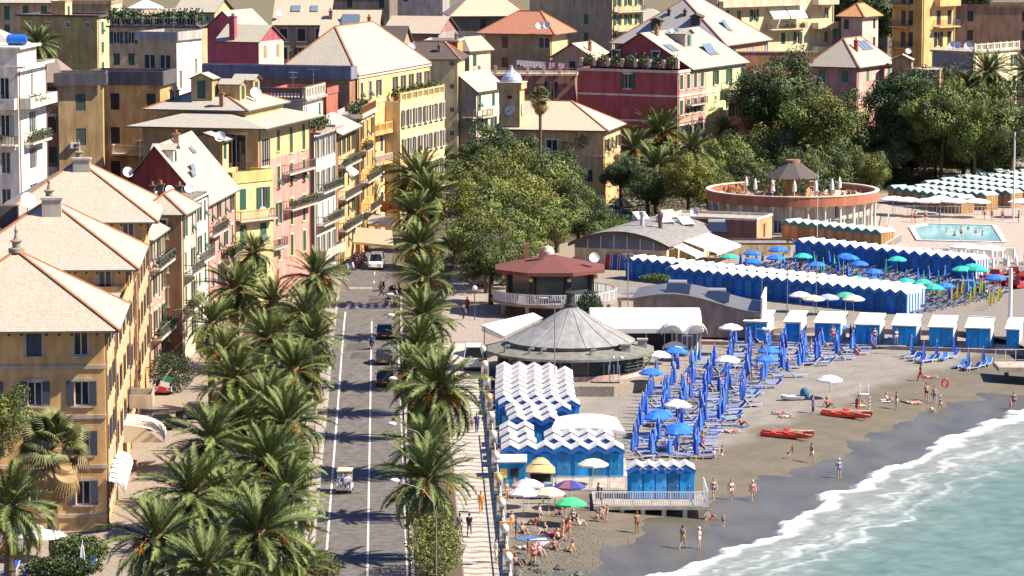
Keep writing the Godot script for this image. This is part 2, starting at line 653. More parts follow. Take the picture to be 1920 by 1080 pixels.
	m.poly([V(-12.56,0.02,-367.49),V(-8.28,0.02,-367.49),V(-7.43,0.02,-436.34),V(2.81,0.02,-454.53),V(11.74,0.02,-474.28),V(47.01,0.02,-563.88),V(81.84,0.02,-563.88),V(87.79,0.02,-605.34),V(31.75,0.02,-605.34),V(14.68,0.02,-594.42),V(-10.9,0.02,-503.41),V(-15.62,0.02,-448.31)])
	structure(put("planting_bed",m,self))
	m=MB.new()
	m.use(ground_mat("upper sand",Color(0.235,0.215,0.19),0.2))
	m.poly([V(10.34,0.01,-416.92),V(14.49,0.01,-425.06),V(28.39,0.01,-436.41),V(37.59,0.01,-449.61),V(44.61,0.01,-436.41),V(57.67,0.01,-427.84),V(66.1,0.01,-442.31),V(70.3,0.01,-436.41),V(59.36,0.01,-367.55),V(54.72,0.01,-359.42),V(53.66,0.01,-367.55),V(44.2,0.01,-384.94),V(26.28,0.01,-384.94),V(15.04,0.01,-404.02)])
	structure(put("upper_beach",m,self))
	m=MB.new()
	m.use(ground_mat("pool terrace paving",Color(0.42,0.36,0.31),0.2))
	m.poly([V(46.57,0.02,-442.24),V(52.92,0.02,-503.41),V(57.07,0.02,-527.68),V(90.54,0.02,-563.88),V(72.19,0.02,-448.31),V(64.21,0.02,-441.05)])
	structure(put("pool_terrace",m,self))
# ---------------------------------------------------------------- building kit
var roof_y: Callable
func shutter_mat(key: String,c: Color)->StandardMaterial3D:
	if mats.has(key):
		return mats[key]
	var m:=mat(key,c,0.6)
	if not meshes.has("slats"):
		var im:=Image.create(16,256,false,Image.FORMAT_RGB8)
		im.fill(Color(1,1,1))
		for k in 32:
			im.fill_rect(Rect2i(0,k*8,16,3),Color(0.62,0.62,0.62))
		meshes["slats"]=ImageTexture.create_from_image(im)
	m.albedo_texture=meshes["slats"]
	m.uv1_scale=V(0.45,0.45,0.45)
	return m
func wall_face(m: MB,wm: Material,t: Transform3D,w: float,y0: float,y1: float,holes: Array,deep:=0.24)->void:
	var ys:=[y0,y1]
	for h in holes:
		ys.append(clampf(h.position.y,y0,y1))
		ys.append(clampf(h.end.y,y0,y1))
	ys.sort()
	m.use(wm)
	for i in ys.size()-1:
		var a: float=ys[i]
		var b: float=ys[i+1]
		if b-a<0.002:
			continue
		var mid:=(a+b)/2
		var cuts:=[]
		for h in holes:
			if h.position.y<mid and h.end.y>mid:
				cuts.append(h)
		cuts.sort_custom(func(p,q): return p.position.x<q.position.x)
		var x:=0.0
		for h in cuts+[Rect2(w,0,0,0)]:
			if h.position.x>x+0.002:
				m.quad(t*V(x,a,0),t*V(h.position.x,a,0),t*V(h.position.x,b,0),t*V(x,b,0))
			x=maxf(x,h.end.x)
	for h in holes:
		var l: float=h.position.x
		var r: float=h.end.x
		var d: float=maxf(h.position.y,y0)
		var u: float=minf(h.end.y,y1)
		var z:=V(0,0,-deep)
		var p:=[V(l,d,0),V(r,d,0),V(r,u,0),V(l,u,0)]
		for k in 4:
			var e: Vector3=p[k]
			var f: Vector3=p[(k+1) % 4]
			m.quad(t*e,t*f,t*(f+z),t*(e+z))
func window_mesh(w: float,h: float,frame: Material,trim: Material,deep:=0.24,glass: Material=null)->ArrayMesh:
	var key:="win %.2f %.2f %s %s %s" % [w,h,frame.get_instance_id(),trim.get_instance_id() if trim else 0,glass.get_instance_id() if glass else 0]
	if meshes.has(key):
		return meshes[key]
	var m:=MB.new()
	m.use(glass if glass else glass_dark())
	m.box(V(0,h/2,-deep+0.02),V(w-0.002,h-0.002,0.03))
	m.use(frame)
	var z:=-deep+0.06
	for x in [-w/2+0.05,w/2-0.05]:
		m.box(V(x,h/2,z),V(0.09,h-0.004,0.06))
	m.box(V(0,h/2,z),V(0.1,h-0.18,0.05))
	for y in [0.05,h-0.05]:
		m.box(V(0,y,z),V(w-0.19,0.09,0.06))
	if w>2.2:
		for x in [-w/4,w/4]:
			m.box(V(x,h/2,z),V(0.08,h-0.18,0.05))
	if trim:
		m.use(trim)
		for x in [-w/2-0.09,w/2+0.09]:
			m.box(V(x,h/2,0.02),V(0.18,h,0.06))
		m.box(V(0,h+0.12,0.03),V(w+0.5,0.24,0.09))
		m.box(V(0,-0.07,0.05),V(w+0.5,0.14,0.16))
	meshes[key]=m.mesh()
	return meshes[key]
func leaf_mesh(w: float,h: float,sm: Material)->ArrayMesh:
	var key:="leaf %.2f %.2f %s" % [w,h,sm.get_instance_id()]
	if not meshes.has(key):
		var m:=MB.new()
		m.use(sm)
		m.box(V(w/2,h/2,0),V(w,h,0.05))
		meshes[key]=m.mesh()
	return meshes[key]
func window(parent: Node,t: Transform3D,x: float,y: float,w: float,h: float,style: String,frame: Material,trim: Material,sm: Material,called:="window")->Node3D:
	var o:=put(called,window_mesh(w,h,frame,trim),parent)
	o.transform=t*Transform3D(Basis(),V(x,y,0))
	var side:=0.5*w+(0.02 if trim==null else 0.0)
	match style:
		"o":
			for s in [-1,1]:
				put("shutter",leaf_mesh(w/2-0.01,h,sm),o,V(s*side,0,0.085),Basis(Vector3.UP,PI if s<0 else 0.0))
		"h":
			for s in [-1,1]:
				put("shutter",leaf_mesh(w/2-0.01,h,sm),o,V(s*(side-0.03),0,0.06),Basis(Vector3.UP,PI-2.0 if s<0 else 2.0-PI+0.9))
		"c":
			for s in [-1,1]:
				put("shutter",leaf_mesh(w/2-0.015,h-0.02,sm),o,V(s*(w/2-0.005),0.01,-0.06),Basis(Vector3.UP,PI if s>0 else 0.0))
		"f":
			for s in [-1,1]:
				put("shutter",leaf_mesh(w/2-0.015,h*0.56,sm),o,V(s*(w/2-0.005),h*0.43,-0.06),Basis(Vector3.UP,PI if s>0 else 0.0))
				put("shutter_flap",leaf_mesh(w/2-0.015,h*0.42,sm),o,V(-w/2 if s<0 else 0.005,h*0.43,0.0),Basis(Vector3.RIGHT,PI-0.65))
	return o
func railing(parent: Node,a: Vector3,b: Vector3,h: float,rm: Material,gap:=0.32,thick:=0.045,called:="railing")->Node3D:
	var key:="rail %.2f %.2f %.2f %s %.2f" % [a.distance_to(b),h,gap,rm.get_instance_id(),thick]
	var l:=a.distance_to(b)
	if not meshes.has(key):
		var m:=MB.new()
		m.use(rm)
		m.box(V(l/2,h,0),V(l,0.07,0.07))
		m.box(V(l/2,0.12,0),V(l,0.04,0.04))
		var n:=maxi(1,int(l/gap))
		for k in n+1:
			m.box(V(clampf(l*k/n,thick/2,l-thick/2),h/2,0),V(thick,h-0.07,thick))
		meshes[key]=m.mesh()
	var d:=(b-a).normalized()
	return put(called,meshes[key],parent,a,Basis(d,Vector3.UP,d.cross(Vector3.UP)))
func balcony(parent: Node,t: Transform3D,x0: float,x1: float,y: float,deep: float,slab_m: Material,rail_m: Material,solid:=false,plants:=false)->Node3D:
	var m:=MB.new()
	m.use(slab_m)
	m.box(V((x0+x1)/2,y-0.11,deep/2+0.003),V(x1-x0,0.2,deep))
	if solid:
		m.box(V((x0+x1)/2,y+0.48,deep-0.07),V(x1-x0,0.95,0.13))
		for x in [x0+0.07,x1-0.07]:
			m.box(V(x,y+0.48,(deep-0.14)/2),V(0.13,0.95,deep-0.15))
	else:
		m.box(V(x0+0.3,y-0.38,0.3),V(0.16,0.33,0.58))
		m.box(V(x1-0.3,y-0.38,0.3),V(0.16,0.33,0.58))
	var o:=put("balcony",m,parent)
	o.transform=t
	if not solid:
		railing(o,V(x0+0.06,y,deep-0.06),V(x1-0.06,y,deep-0.06),1.0,rail_m)
		railing(o,V(x0+0.06,y,0.03),V(x0+0.06,y,deep-0.1),1.0,rail_m)
		railing(o,V(x1-0.06,y,0.03),V(x1-0.06,y,deep-0.1),1.0,rail_m)
	if plants:
		var x:=x0+0.4
		while x<x1-0.3:
			if rng.randf()<0.45:
				put("potted_plant",small_plant(rng.randi() % 3),o,V(x,y,deep-0.35),Basis().scaled(Vector3.ONE*rng.randf_range(0.7,1.2)))
			x+=rng.randf_range(0.45,1.1)
	return o
func small_plant(k: int)->ArrayMesh:
	var key:="small plant %d" % k
	if not meshes.has(key):
		var r:=RandomNumberGenerator.new()
		r.seed=40+k
		var m:=MB.new()
		m.use(plaster("terracotta pot",Color(0.42,0.16,0.08)))
		m.lathe(Vector3.ZERO,[Vector2(0.14,0),Vector2(0.21,0.34),Vector2(0.0,0.33)],8)
		m.use(leaf_mat("leaf"))
		for i in 150:
			var p:=V(r.randfn(0,0.22),0.62+r.randfn(0,0.2),r.randfn(0,0.22))
			m.col=Color(0.05,0.085,0.025)*r.randf_range(0.6,1.5) if r.randf()>0.06 or k != 1 else Color(0.5,0.07,0.1)
			leaf_tri(m,p,0.14,r)
		m.col=Color(1,1,1)
		meshes[key]=m.mesh()
	return meshes[key]
func leaf_tri(m: MB,p: Vector3,s: float,r: RandomNumberGenerator)->void:
	var a:=V(r.randfn(0,1),r.randfn(0,1),r.randfn(0,1)).normalized()
	var b:=a.cross(V(r.randfn(0,1),r.randfn(0,1),r.randfn(0,1))).normalized()
	m.tri(p-a*s,p+b*s*0.8,p+a*s)
func leaf_mat(key: String)->StandardMaterial3D:
	if mats.has(key):
		return mats[key]
	var m:=vertex_mat(key,0.65)
	m.backlight_enabled=true
	m.backlight=Color(0.018,0.026,0.005).linear_to_srgb()
	return m
func roof(parent: Node,x0: float,x1: float,z0: float,z1: float,y: float,rise: float,axis: String,in0: float,in1: float,rm: Material,cap: Material=null,under: Material=null,thick:=0.16)->Node3D:
	var hw:=(x1-x0)/2 if axis=="z" else (z1-z0)/2
	roof_y=func(x: float,z: float)->float:
		var k:=minf((x-x0)/hw,(x1-x)/hw) if axis=="z" else minf((z-z0)/hw,(z1-z)/hw)
		if in0>0.0:
			k=minf(k,((z-z0) if axis=="z" else (x-x0))/in0)
		if in1>0.0:
			k=minf(k,((z1-z) if axis=="z" else (x1-x))/in1)
		return y+rise*clampf(k,0,1)
	var a:=V(x0,y,z1)
	var b:=V(x1,y,z1)
	var c:=V(x1,y,z0)
	var d:=V(x0,y,z0)
	var r0: Vector3
	var r1: Vector3
	if axis=="z":
		r0=V((x0+x1)/2,y+rise,z0+in0)
		r1=V((x0+x1)/2,y+rise,z1-in1)
	else:
		r0=V(x0+in0,y+rise,(z0+z1)/2)
		r1=V(x1-in1,y+rise,(z0+z1)/2)
	var m:=MB.new()
	m.use(rm)
	if axis=="z":
		m.quad(b,c,r0,r1)
		m.quad(d,a,r1,r0)
		if in1>0.0:
			m.quad(a,b,r1,r1)
		if in0>0.0:
			m.quad(c,d,r0,r0)
	else:
		m.quad(a,b,r1,r0)
		m.quad(c,d,r0,r1)
		if in0>0.0:
			m.quad(d,a,r0,r0)
		if in1>0.0:
			m.quad(b,c,r1,r1)
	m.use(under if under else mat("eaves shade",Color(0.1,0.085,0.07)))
	var t:=V(0,thick,0)
	var e:=[a,b,c,d]
	for k in 4:
		var p: Vector3=e[k]
		var q: Vector3=e[(k+1) % 4]
		var gable: bool=(k % 2==0 and axis=="z" and ((k==0 and in1<=0.0) or (k==2 and in0<=0.0))) or (k % 2==1 and axis=="x" and ((k==1 and in1<=0.0) or (k==3 and in0<=0.0)))
		if gable:
			var rr:=r1 if k<2 else r0
			m.quad(p-t,rr-t,rr,p)
			m.quad(rr-t,q-t,q,rr)
		else:
			m.quad(p-t,q-t,q,p)
	if axis=="z":
		m.quad(c-t,b-t,r1-t,r0-t)
		m.quad(a-t,d-t,r0-t,r1-t)
		if in1>0.0:
			m.quad(b-t,a-t,r1-t,r1-t)
	else:
		m.quad(b-t,a-t,r0-t,r1-t)
		m.quad(d-t,c-t,r1-t,r0-t)
		if in1>0.0:
			m.quad(c-t,b-t,r1-t,r1-t)
	var o:=put("roof",m,parent)
	if cap:
		var cm:=MB.new()
		cm.use(cap)
		var up:=V(0,0.03,0)
		if r0.distance_to(r1)>0.3:
			cm.bar(r0+up,r1+up,0.26,0.12)
		if axis=="z":
			if in1>0.0:
				cm.bar(a+up,r1+up,0.26,0.12)
				cm.bar(b+up,r1+up,0.26,0.12)
			if in0>0.0:
				cm.bar(c+up,r0+up,0.26,0.12)
		else:
			if in1>0.0:
				cm.bar(b+up,r1+up,0.26,0.12)
				cm.bar(c+up,r1+up,0.26,0.12)
			if in0>0.0:
				cm.bar(a+up,r0+up,0.26,0.12)
		put("ridge_cap",cm,o)
	return o
func house(called: String,label: String,c: Vector3,w: float,l: float,yaw: float,o: Dictionary)->Node3D:
	var base: float=o.get("base",hill(c.x,c.z))
	var h:=c.y-base
	var root: Node3D
	if o.has("into"):
		root=grip(called,o.into,V(c.x,base,c.z)-o.into.position,0)
		root.transform=o.into.transform.affine_inverse()*Transform3D(Basis(Vector3.UP,-yaw),V(c.x,base,c.z))
	else:
		root=thing(called,label,o.get("category","house"),V(c.x,base,c.z),-yaw)
	var wm: Material=o.wall
	var trim: Material=o.get("trim")
	var frame: Material=o.get("frame",mat("white window frame",Color(0.62,0.6,0.56)))
	var sm: Material=o.get("shutter",shutter_mat("green shutters",Color(0.022,0.1,0.07)))
	var pitch: float=o.get("pitch",3.5)
	var top: float=o.get("top",0.7)
	var ww: float=o.get("ww",1.05)
	var wh: float=o.get("wh",1.9)
	var floors: int=o.get("floors",int((h-top-wh)/pitch)+1)
	rng.seed=hash(label)
	var m:=MB.new()
	var frames:={"front": Transform3D(Basis(),V(-w,0,0)),"street": Transform3D(Basis(V(0,0,-1),Vector3.UP,V(1,0,0)),Vector3.ZERO)}
	var todo:=[]
	for f in ["front","street"]:
		var width:=w if f=="front" else l
		var holes:=[]
		var rows: Array=o.get(f,[])
		if rows.size():
			for k in floors:
				var row: String=rows[mini(k,rows.size()-1)]
				var n:=row.length()
				for i in n:
					var style:=row[i]
					if style==".":
						continue
					if style=="?":
						style="ocfcof"[rng.randi() % 6]
					var x:=width*(i+0.5)/n
					var y:=h-top-wh-k*pitch
					var hh:=wh
					var www:=ww
					if style=="s":
						hh=0.8
						y+=wh-0.9
						www=0.7
						style="p"
					if style=="d":
						hh=wh+0.6
						y-=0.6
						style="c"
					if style=="w":
						www=minf(width/n*0.82,3.2)
						style="p"
					if y<0.3:
						continue
					holes.append(Rect2(x-www/2,y,www,hh))
					todo.append([f,x,y,www,hh,style])
		var extra: Array=o.get(f+"_open",[])
		for e in extra:
			holes.append(Rect2(e[0]-e[2]/2,h-e[1],e[2],e[3]))
			todo.append([f,e[0],h-e[1],e[2],e[3],e[4] if e.size()>4 else "p"])
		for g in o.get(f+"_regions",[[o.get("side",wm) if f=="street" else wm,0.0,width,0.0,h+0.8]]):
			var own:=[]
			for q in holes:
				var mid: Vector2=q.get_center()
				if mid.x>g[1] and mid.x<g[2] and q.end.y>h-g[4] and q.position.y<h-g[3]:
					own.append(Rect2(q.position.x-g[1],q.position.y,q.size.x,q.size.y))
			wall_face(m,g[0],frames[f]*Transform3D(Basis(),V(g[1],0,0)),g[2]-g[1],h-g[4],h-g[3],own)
	m.use(wm)
	m.quad(V(-w,-0.8,-l),V(-w,-0.8,0),V(-w,h,0),V(-w,h,-l))
	m.quad(V(0,-0.8,-l),V(-w,-0.8,-l),V(-w,h,-l),V(0,h,-l))
	var rf: Dictionary=o.get("roof",{})
	if rf.get("kind","flat") != "flat" and not rf.get("lifted",false):
		var r: float=rf.rise
		if rf.get("axis","z")=="z":
			if rf.get("in1",0.0)<=0.0:
				m.tri(V(-w,h,0),V(0,h,0),V(-w/2,h+r*0.97,0))
			if rf.get("in0",0.0)<=0.0:
				m.tri(V(0,h,-l),V(-w,h,-l),V(-w/2,h+r*0.97,-l))
		elif rf.get("in1",0.0)<=0.0:
			m.tri(V(0,h,0),V(0,h,-l),V(0,h+r*0.97,-l/2))
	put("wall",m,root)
	for k in todo:
		window(root,frames[k[0]],k[1],k[2],k[3],k[4],k[5],frame,trim,sm)
	for x in ([0.3,l-0.3] if l>8.0 and o.has("street") else []):
		var pm:=MB.new()
		pm.use(mat("drain pipe",Color(0.2,0.1,0.06),0.5))
		pm.tube([V(0.1,-0.5,-x),V(0.1,h-0.2,-x)],[0.06,0.06],6)
		put("drain_pipe",pm,root)
	if o.has("band"):
		var bm:=MB.new()
		bm.use(o.band)
		for k in range(0,floors,o.get("band_every",1)):
			var y: float=h-top-wh-k*pitch-o.get("band_drop",0.75)
			if y>0.5:
				bm.box(V(-w/2+0.02,y,0.05),V(w+0.08,0.3,0.1))
				bm.box(V(0.05,y,-l/2-0.02),V(0.1,0.3,l-0.08))
		bm.box(V(-w/2+0.05,h-0.25,0.09),V(w+0.2,0.42,0.18))
		bm.box(V(0.09,h-0.25,-l/2-0.05),V(0.18,0.42,l-0.1))
		put("cornice",bm,root)
	for e in o.get("balconies",[]):
		balcony(root,frames[e[0]],e[1],e[2],h-e[3],e[4] if e.size()>4 else 1.0,o.get("slab",plaster("balcony slab",Color(0.52,0.48,0.42))),o.get("rail",mat("iron railing",Color(0.12,0.12,0.12),0.6)),e[5] if e.size()>5 else false,e[6] if e.size()>6 else false)
	var over: float=rf.get("over",0.7)
	var rm: Material=rf.get("m",slate("cream slate",Color(0.455,0.41,0.328)))
	match rf.get("kind","flat"):
		"flat":
			var fm:=MB.new()
			var ph: float=rf.get("parapet",0.9)
			var pm: Material=rf.get("pm",wm)
			fm.use(rf.get("m",plaster("flat roof",Color(0.42,0.38,0.33))))
			fm.quad(V(-w+0.2,h-0.02,-0.2),V(-0.2,h-0.02,-0.2),V(-0.2,h-0.02,-l+0.2),V(-w+0.2,h-0.02,-l+0.2))
			fm.use(pm)
			var ov: float=rf.get("over",0.12)
			fm.box(V(-w/2,h+ph/2,-0.1+ov),V(w+ov*2,ph,0.2))
			fm.box(V(-w/2,h+ph/2,-l+0.1),V(w-0.01,ph,0.2))
			fm.box(V(-0.1+ov,h+ph/2,-l/2-0.001),V(0.2,ph,l-0.21+ov))
			fm.box(V(-w+0.1,h+ph/2,-l/2),V(0.2,ph,l-0.42))
			put("roof",fm,root)
			roof_y=func(_x: float,_z: float)->float: return h
		_:
			var yb:=h-0.02-over*0.12
			var front_in: float=rf.get("setback",0.0)
			roof(root,-w-over,over,-l-over,over-front_in,yb,rf.rise,rf.get("axis","z"),rf.get("in0",0.0),rf.get("in1",0.0),rm,rf.get("cap"),rf.get("under"))
	return root
func chimney(root: Node,x: float,z: float,h:=1.4,w:=0.6,m_: Material=null)->void:
	var m:=MB.new()
	m.use(m_ if m_ else plaster("chimney brick",Color(0.36,0.2,0.14)))
	var y: float=roof_y.call(x,z)
	m.box(V(x,y+h/2-0.3,z),V(w,h+0.6,w))
	m.box(V(x,y+h+0.08,z),V(w+0.2,0.14,w+0.2))
	m.use(plaster("chimney pot",Color(0.3,0.13,0.08)))
	m.lathe(V(x,y+h+0.152,z),[Vector2(w*0.32,0),Vector2(w*0.26,0.4),Vector2(0,0.4)],8)
	put("chimney",m,root)
func dish(root: Node,x: float,z: float,turn:=0.6,r:=0.5,lift:=1.0)->void:
	var key:="dish %.2f %.2f" % [r,lift]
	if not meshes.has(key):
		var m:=MB.new()
		m.use(mat("dish white",Color(0.7,0.7,0.7),0.4))
		var pr:=[]
		for k in 6:
			pr.append(Vector2(r*k/5.0,0.28*r*k*k/25.0))
		var back:=[]
		for k in 6:
			back.append(Vector2(r*(5-k)/5.0,0.28*r*(5-k)*(5-k)/25.0+0.02))
		var d:=MB.new()
		d.use(mat("dish white",Color(0.7,0.7,0.7),0.4))
		d.lathe(Vector3.ZERO,pr+back,12)
		var b:=Basis(Vector3.RIGHT,1.15)
		for i in d.cur[0].size():
			m.cur[0].append(b*d.cur[0][i]+V(0,lift,0.08))
			m.cur[1].append(b*d.cur[1][i])
			m.cur[2].append(Vector2())
			m.cur[3].append(Color(1,1,1))
		m.use(mat("dish pole",Color(0.3,0.3,0.3),0.5,0.5))
		m.tube([V(0,-0.4,0),V(0,lift,0)],[0.035,0.035],5)
		m.bar(V(0,lift-r*0.6,0.2),V(0,lift-0.05,0.75*r+0.2),0.03)
		m.box(V(0,lift-0.02,0.75*r+0.2),V(0.09,0.09,0.14))
		meshes[key]=m.mesh()
	put("satellite_dish",meshes[key],root,V(x,roof_y.call(x,z),z),Basis(Vector3.UP,turn))
func aerial(root: Node,x: float,z: float,h:=3.0)->void:
	var key:="aerial %.1f" % h
	if not meshes.has(key):
		var m:=MB.new()
		m.use(mat("aerial metal",Color(0.32,0.32,0.32),0.4,0.6))
		m.tube([V(0,-0.4,0),V(0,h,0)],[0.03,0.022],5)
		m.bar(V(-0.8,h-0.25,0),V(0.8,h-0.25,0),0.03)
		for k in 6:
			m.bar(V(-0.75+k*0.3,h-0.25,-0.35),V(-0.75+k*0.3,h-0.25,0.35),0.02)
		m.bar(V(0,h-0.9,-0.6),V(0,h-0.9,0.6),0.03)
		meshes[key]=m.mesh()
	put("aerial",meshes[key],root,V(x,roof_y.call(x,z),z),Basis(Vector3.UP,rng.randf()*3.0))
func skylight(root: Node,x: float,z: float,w: float,l: float,axis:="z",open:=false)->void:
	var m:=MB.new()
	var y0: float=roof_y.call(x,z)
	var d:=V(0.4,0,0) if axis=="z" else V(0,0,0.4)
	var dir: Vector3=(d+V(0,roof_y.call(x+d.x,z+d.z)-y0,0)).normalized()
	var across:=V(0,0,-1) if axis=="z" else V(1,0,0)
	var n:=across.cross(-dir).normalized()
	if n.y<0:
		n=-n
	var b:=Basis(across,n,across.cross(n))
	m.use(mat("skylight frame",Color(0.16,0.15,0.14),0.6))
	m.box(V(x,y0,z)+n*0.05,V(w+0.14,0.14,l+0.14),b)
	m.use(mat("skylight glass",Color(0.16,0.22,0.28),0.05))
	m.box(V(x,y0,z)+n*(0.13 if not open else 0.32),V(w,0.03,l),b*Basis(Vector3.RIGHT,0.35 if open else 0.0))
	put("skylight",m,root)
func dormer(root: Node,x: float,z: float,w: float,h: float,deep: float,wall_m: Material,rm: Material,face:="front",sm: Material=null)->void:
	var y: float=roof_y.call(x,z)
	var m:=MB.new()
	m.use(wall_m)
	var b:=Basis() if face=="front" else Basis(Vector3.UP,PI/2)
	m.box(V(0,h/2-0.3,-deep/2),V(w,h+0.6,deep))
	m.tri(V(-w/2,h,0.001),V(w/2,h,0.001),V(0,h+w*0.24,0.001))
	var o:=put("dormer",m,root,V(x,y,z),b)
	roof_on(o,-w/2-0.25,w/2+0.25,-deep-0.1,0.3,h-0.03,w*0.27,rm)
	var dw:=minf(w*0.4,1.0)
	put("door",leaf_mesh(dw,h-0.5,sm if sm else shutter_mat("green shutters",Color(0.022,0.1,0.07))),o,V(-dw/2,0.25,0.04))
func roof_on(o: Node,x0: float,x1: float,z0: float,z1: float,y: float,rise: float,rm: Material)->void:
	var keep:=roof_y
	roof(o,x0,x1,z0,z1,y,rise,"z",0,0,rm,null,null,0.1)
	roof_y=keep
func balustrade(root: Node,a: Vector3,b: Vector3,m_: Material,h:=1.0,post:=2.2)->void:
	var l:=a.distance_to(b)
	var m:=MB.new()
	m.use(m_)
	m.box(V(l/2,0.1,0),V(l,0.2,0.24))
	m.box(V(l/2,h,0),V(l,0.14,0.28))
	var n:=maxi(1,int(l/post))
	for k in n+1:
		m.box(V(clampf(l*k/n,0.16,l-0.16),h/2+0.08,0),V(0.32,h+0.25,0.32))
	var q:=int(l/0.45)
	for k in q:
		m.box(V(l*(k+0.5)/q,0.2+(h-0.27)/2,0),V(0.13,h-0.27,0.13))
	var d:=(b-a).normalized()
	put("balustrade",m,root,a,Basis(d,Vector3.UP,d.cross(Vector3.UP)))
func awning(root: Node,a: Vector3,b: Vector3,out: Vector3,m_: Material,called:="awning")->Node3D:
	var m:=MB.new()
	m.use(m_)
	var t:=V(0,0.04,0)
	m.quad(a+out,b+out,b,a)
	m.quad(a-t,b-t,b+out-t,a+out-t)
	m.quad(a+out-V(0,0.3,0),b+out-V(0,0.3,0),b+out,a+out)
	m.tri(a+out-t,a,a-V(0,0.04,0))
	return put(called,m,root)
# ---------------------------------------------------------------- the old town
func old_town()->void:
	var cap:=plaster("ridge tile",Color(0.4,0.17,0.08))
	var cream:=slate("cream slate",Color(0.455,0.41,0.328))
	var pale:=slate("pale slate",Color(0.42,0.39,0.33))
	var grey:=slate("grey slate",Color(0.4,0.375,0.34))
	var brown:=slate("brown slate",Color(0.1,0.078,0.07))
	var terra:=slate("terracotta tiles",Color(0.45,0.19,0.11))
	var green:=shutter_mat("green shutters",Color(0.022,0.1,0.07))
	var blue:=shutter_mat("blue grey shutters",Color(0.055,0.075,0.11))
	var sky:=shutter_mat("pale blue shutters",Color(0.25,0.36,0.55))
	var dark:=shutter_mat("dark shutters",Color(0.025,0.03,0.038))
	var stone_m:=plaster("trim stone",Color(0.48,0.42,0.34))
	var white_trim:=plaster("white trim",Color(0.68,0.64,0.57))
	var lead:=plaster("lead parapet",Color(0.11,0.11,0.125))
	var n: Node3D
	hotel(cream,cap,blue,stone_m)
	# ---- the row along the street,from the hotel to where the street narrows
	n=house("town_house","salmon house with small slate roof wedged right behind the hotel",V(-36.04,13.97,-341),4.5,11,0.05,{"wall": plaster("salmon wall",Color(0.62,0.36,0.27)),"street": ["ococ","dodo"],"trim": white_trim,"roof": {"kind": "hip","rise": 1.6,"axis": "z","in1": 2.4,"over": 0.7,"m": grey},"balconies": [["street",1,13,3.2,1.1,false,true],["street",1,13,10.2,1.1,false,true]],"pitch": 3.5})
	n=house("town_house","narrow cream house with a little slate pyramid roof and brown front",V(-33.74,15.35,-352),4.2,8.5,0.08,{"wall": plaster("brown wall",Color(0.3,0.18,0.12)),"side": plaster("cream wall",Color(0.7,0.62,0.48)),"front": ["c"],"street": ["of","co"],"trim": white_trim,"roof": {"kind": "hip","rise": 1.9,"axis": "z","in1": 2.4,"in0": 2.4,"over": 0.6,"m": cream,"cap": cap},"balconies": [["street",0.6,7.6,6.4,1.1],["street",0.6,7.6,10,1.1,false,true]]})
	n=house("town_house","white flat roofed house with chimneys and dishes and green shutters",V(-33.79,15.63,-362),5.5,10,0.1,{"wall": plaster("white wall",Color(0.74,0.71,0.64)),"street": ["?o?","f?f","o?c"],"trim": null,"roof": {"parapet": 0.12,"over": 0.5,"m": plaster("old flat roof",Color(0.25,0.23,0.2))},"balconies": [["street",0.5,9,6.7,1.0]]})
	chimney(n,-1.5,-2.0,1.3,0.6,plaster("dark chimney",Color(0.1,0.09,0.085)))
	chimney(n,-3.4,-1.5,1.5,0.6,plaster("dark chimney",Color(0.1,0.09,0.085)))
	chimney(n,-4.6,-3.0,1.2,0.5,plaster("dark chimney",Color(0.1,0.09,0.085)))
	dish(n,-2.4,-1.0,0.7,0.55)
	dish(n,-0.7,-3.0,0.4,0.5)
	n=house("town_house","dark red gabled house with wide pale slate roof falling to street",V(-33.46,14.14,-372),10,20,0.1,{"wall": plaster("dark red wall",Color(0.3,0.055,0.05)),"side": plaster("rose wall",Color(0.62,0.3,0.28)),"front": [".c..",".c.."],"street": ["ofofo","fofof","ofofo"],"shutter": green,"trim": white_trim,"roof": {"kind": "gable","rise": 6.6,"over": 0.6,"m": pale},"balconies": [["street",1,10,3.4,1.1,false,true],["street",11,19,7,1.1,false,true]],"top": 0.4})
	dish(n,-8.0,0.3,0.5,0.6,0.6)
	skylight(n,-3.6,-13.5,1.6,0.8)
	skylight(n,-2.4,-6.5,2.0,0.7,"z",true)
	skylight(n,-2.0,-4.6,2.0,0.7,"z",true)
	dormer(n,-3.2,-2.0,2.2,1.6,2.4,plaster("white wall",Color(0.74,0.71,0.64)),pale,"street")
	aerial(n,-7.0,-1.5)
	chimney(n,-4.4,-8.5,1.2)
	hotel_sign(V(-34.01,8.41,-366))
	var ylw:=plaster("ochre yellow wall",Color(0.5,0.36,0.18))
	n=house("palazzo","pink and yellow corner palazzo with loggia and broad layered slate roof",V(-29.34,20.65,-400),14.2,19.5,0.25,{"category": "building","wall": ylw,"side": plaster("pink wall",Color(0.66,0.31,0.28)),"street_regions": [[plaster("yellow upper wall",Color(0.66,0.52,0.27)),0.0,19.5,0.0,4.2],[plaster("pink wall",Color(0.66,0.31,0.28)),0.0,19.5,4.2,40.0]],"street": [".cdd","ffff","oodd","cccc"],"trim": plaster("yellow trim",Color(0.68,0.56,0.32)),"shutter": green,"pitch": 4.3,"wh": 2.5,"top": 1.0,"ww": 1.1,"front_open": [[10.2,5.2,5.0,4.2]],"street_open": [[2.6,5.0,3.2,3.4]],"roof": {"kind": "hip","rise": 2.0,"axis": "z","in0": 6,"in1": 6,"over": 1.5,"m": pale},"balconies": [["street",8.5,18.5,6.3,1.1],["street",9,19,10.6,1.2,false,true],["street",0.6,7.5,14.6,1.1],["front",7.2,13.2,5.3,0.4]]})
	var keep:=roof_y
	var top:=MB.new()
	top.use(ylw)
	top.box(V(-8,21.6,-10),V(11,1.6,14))
	put("attic",top,n)
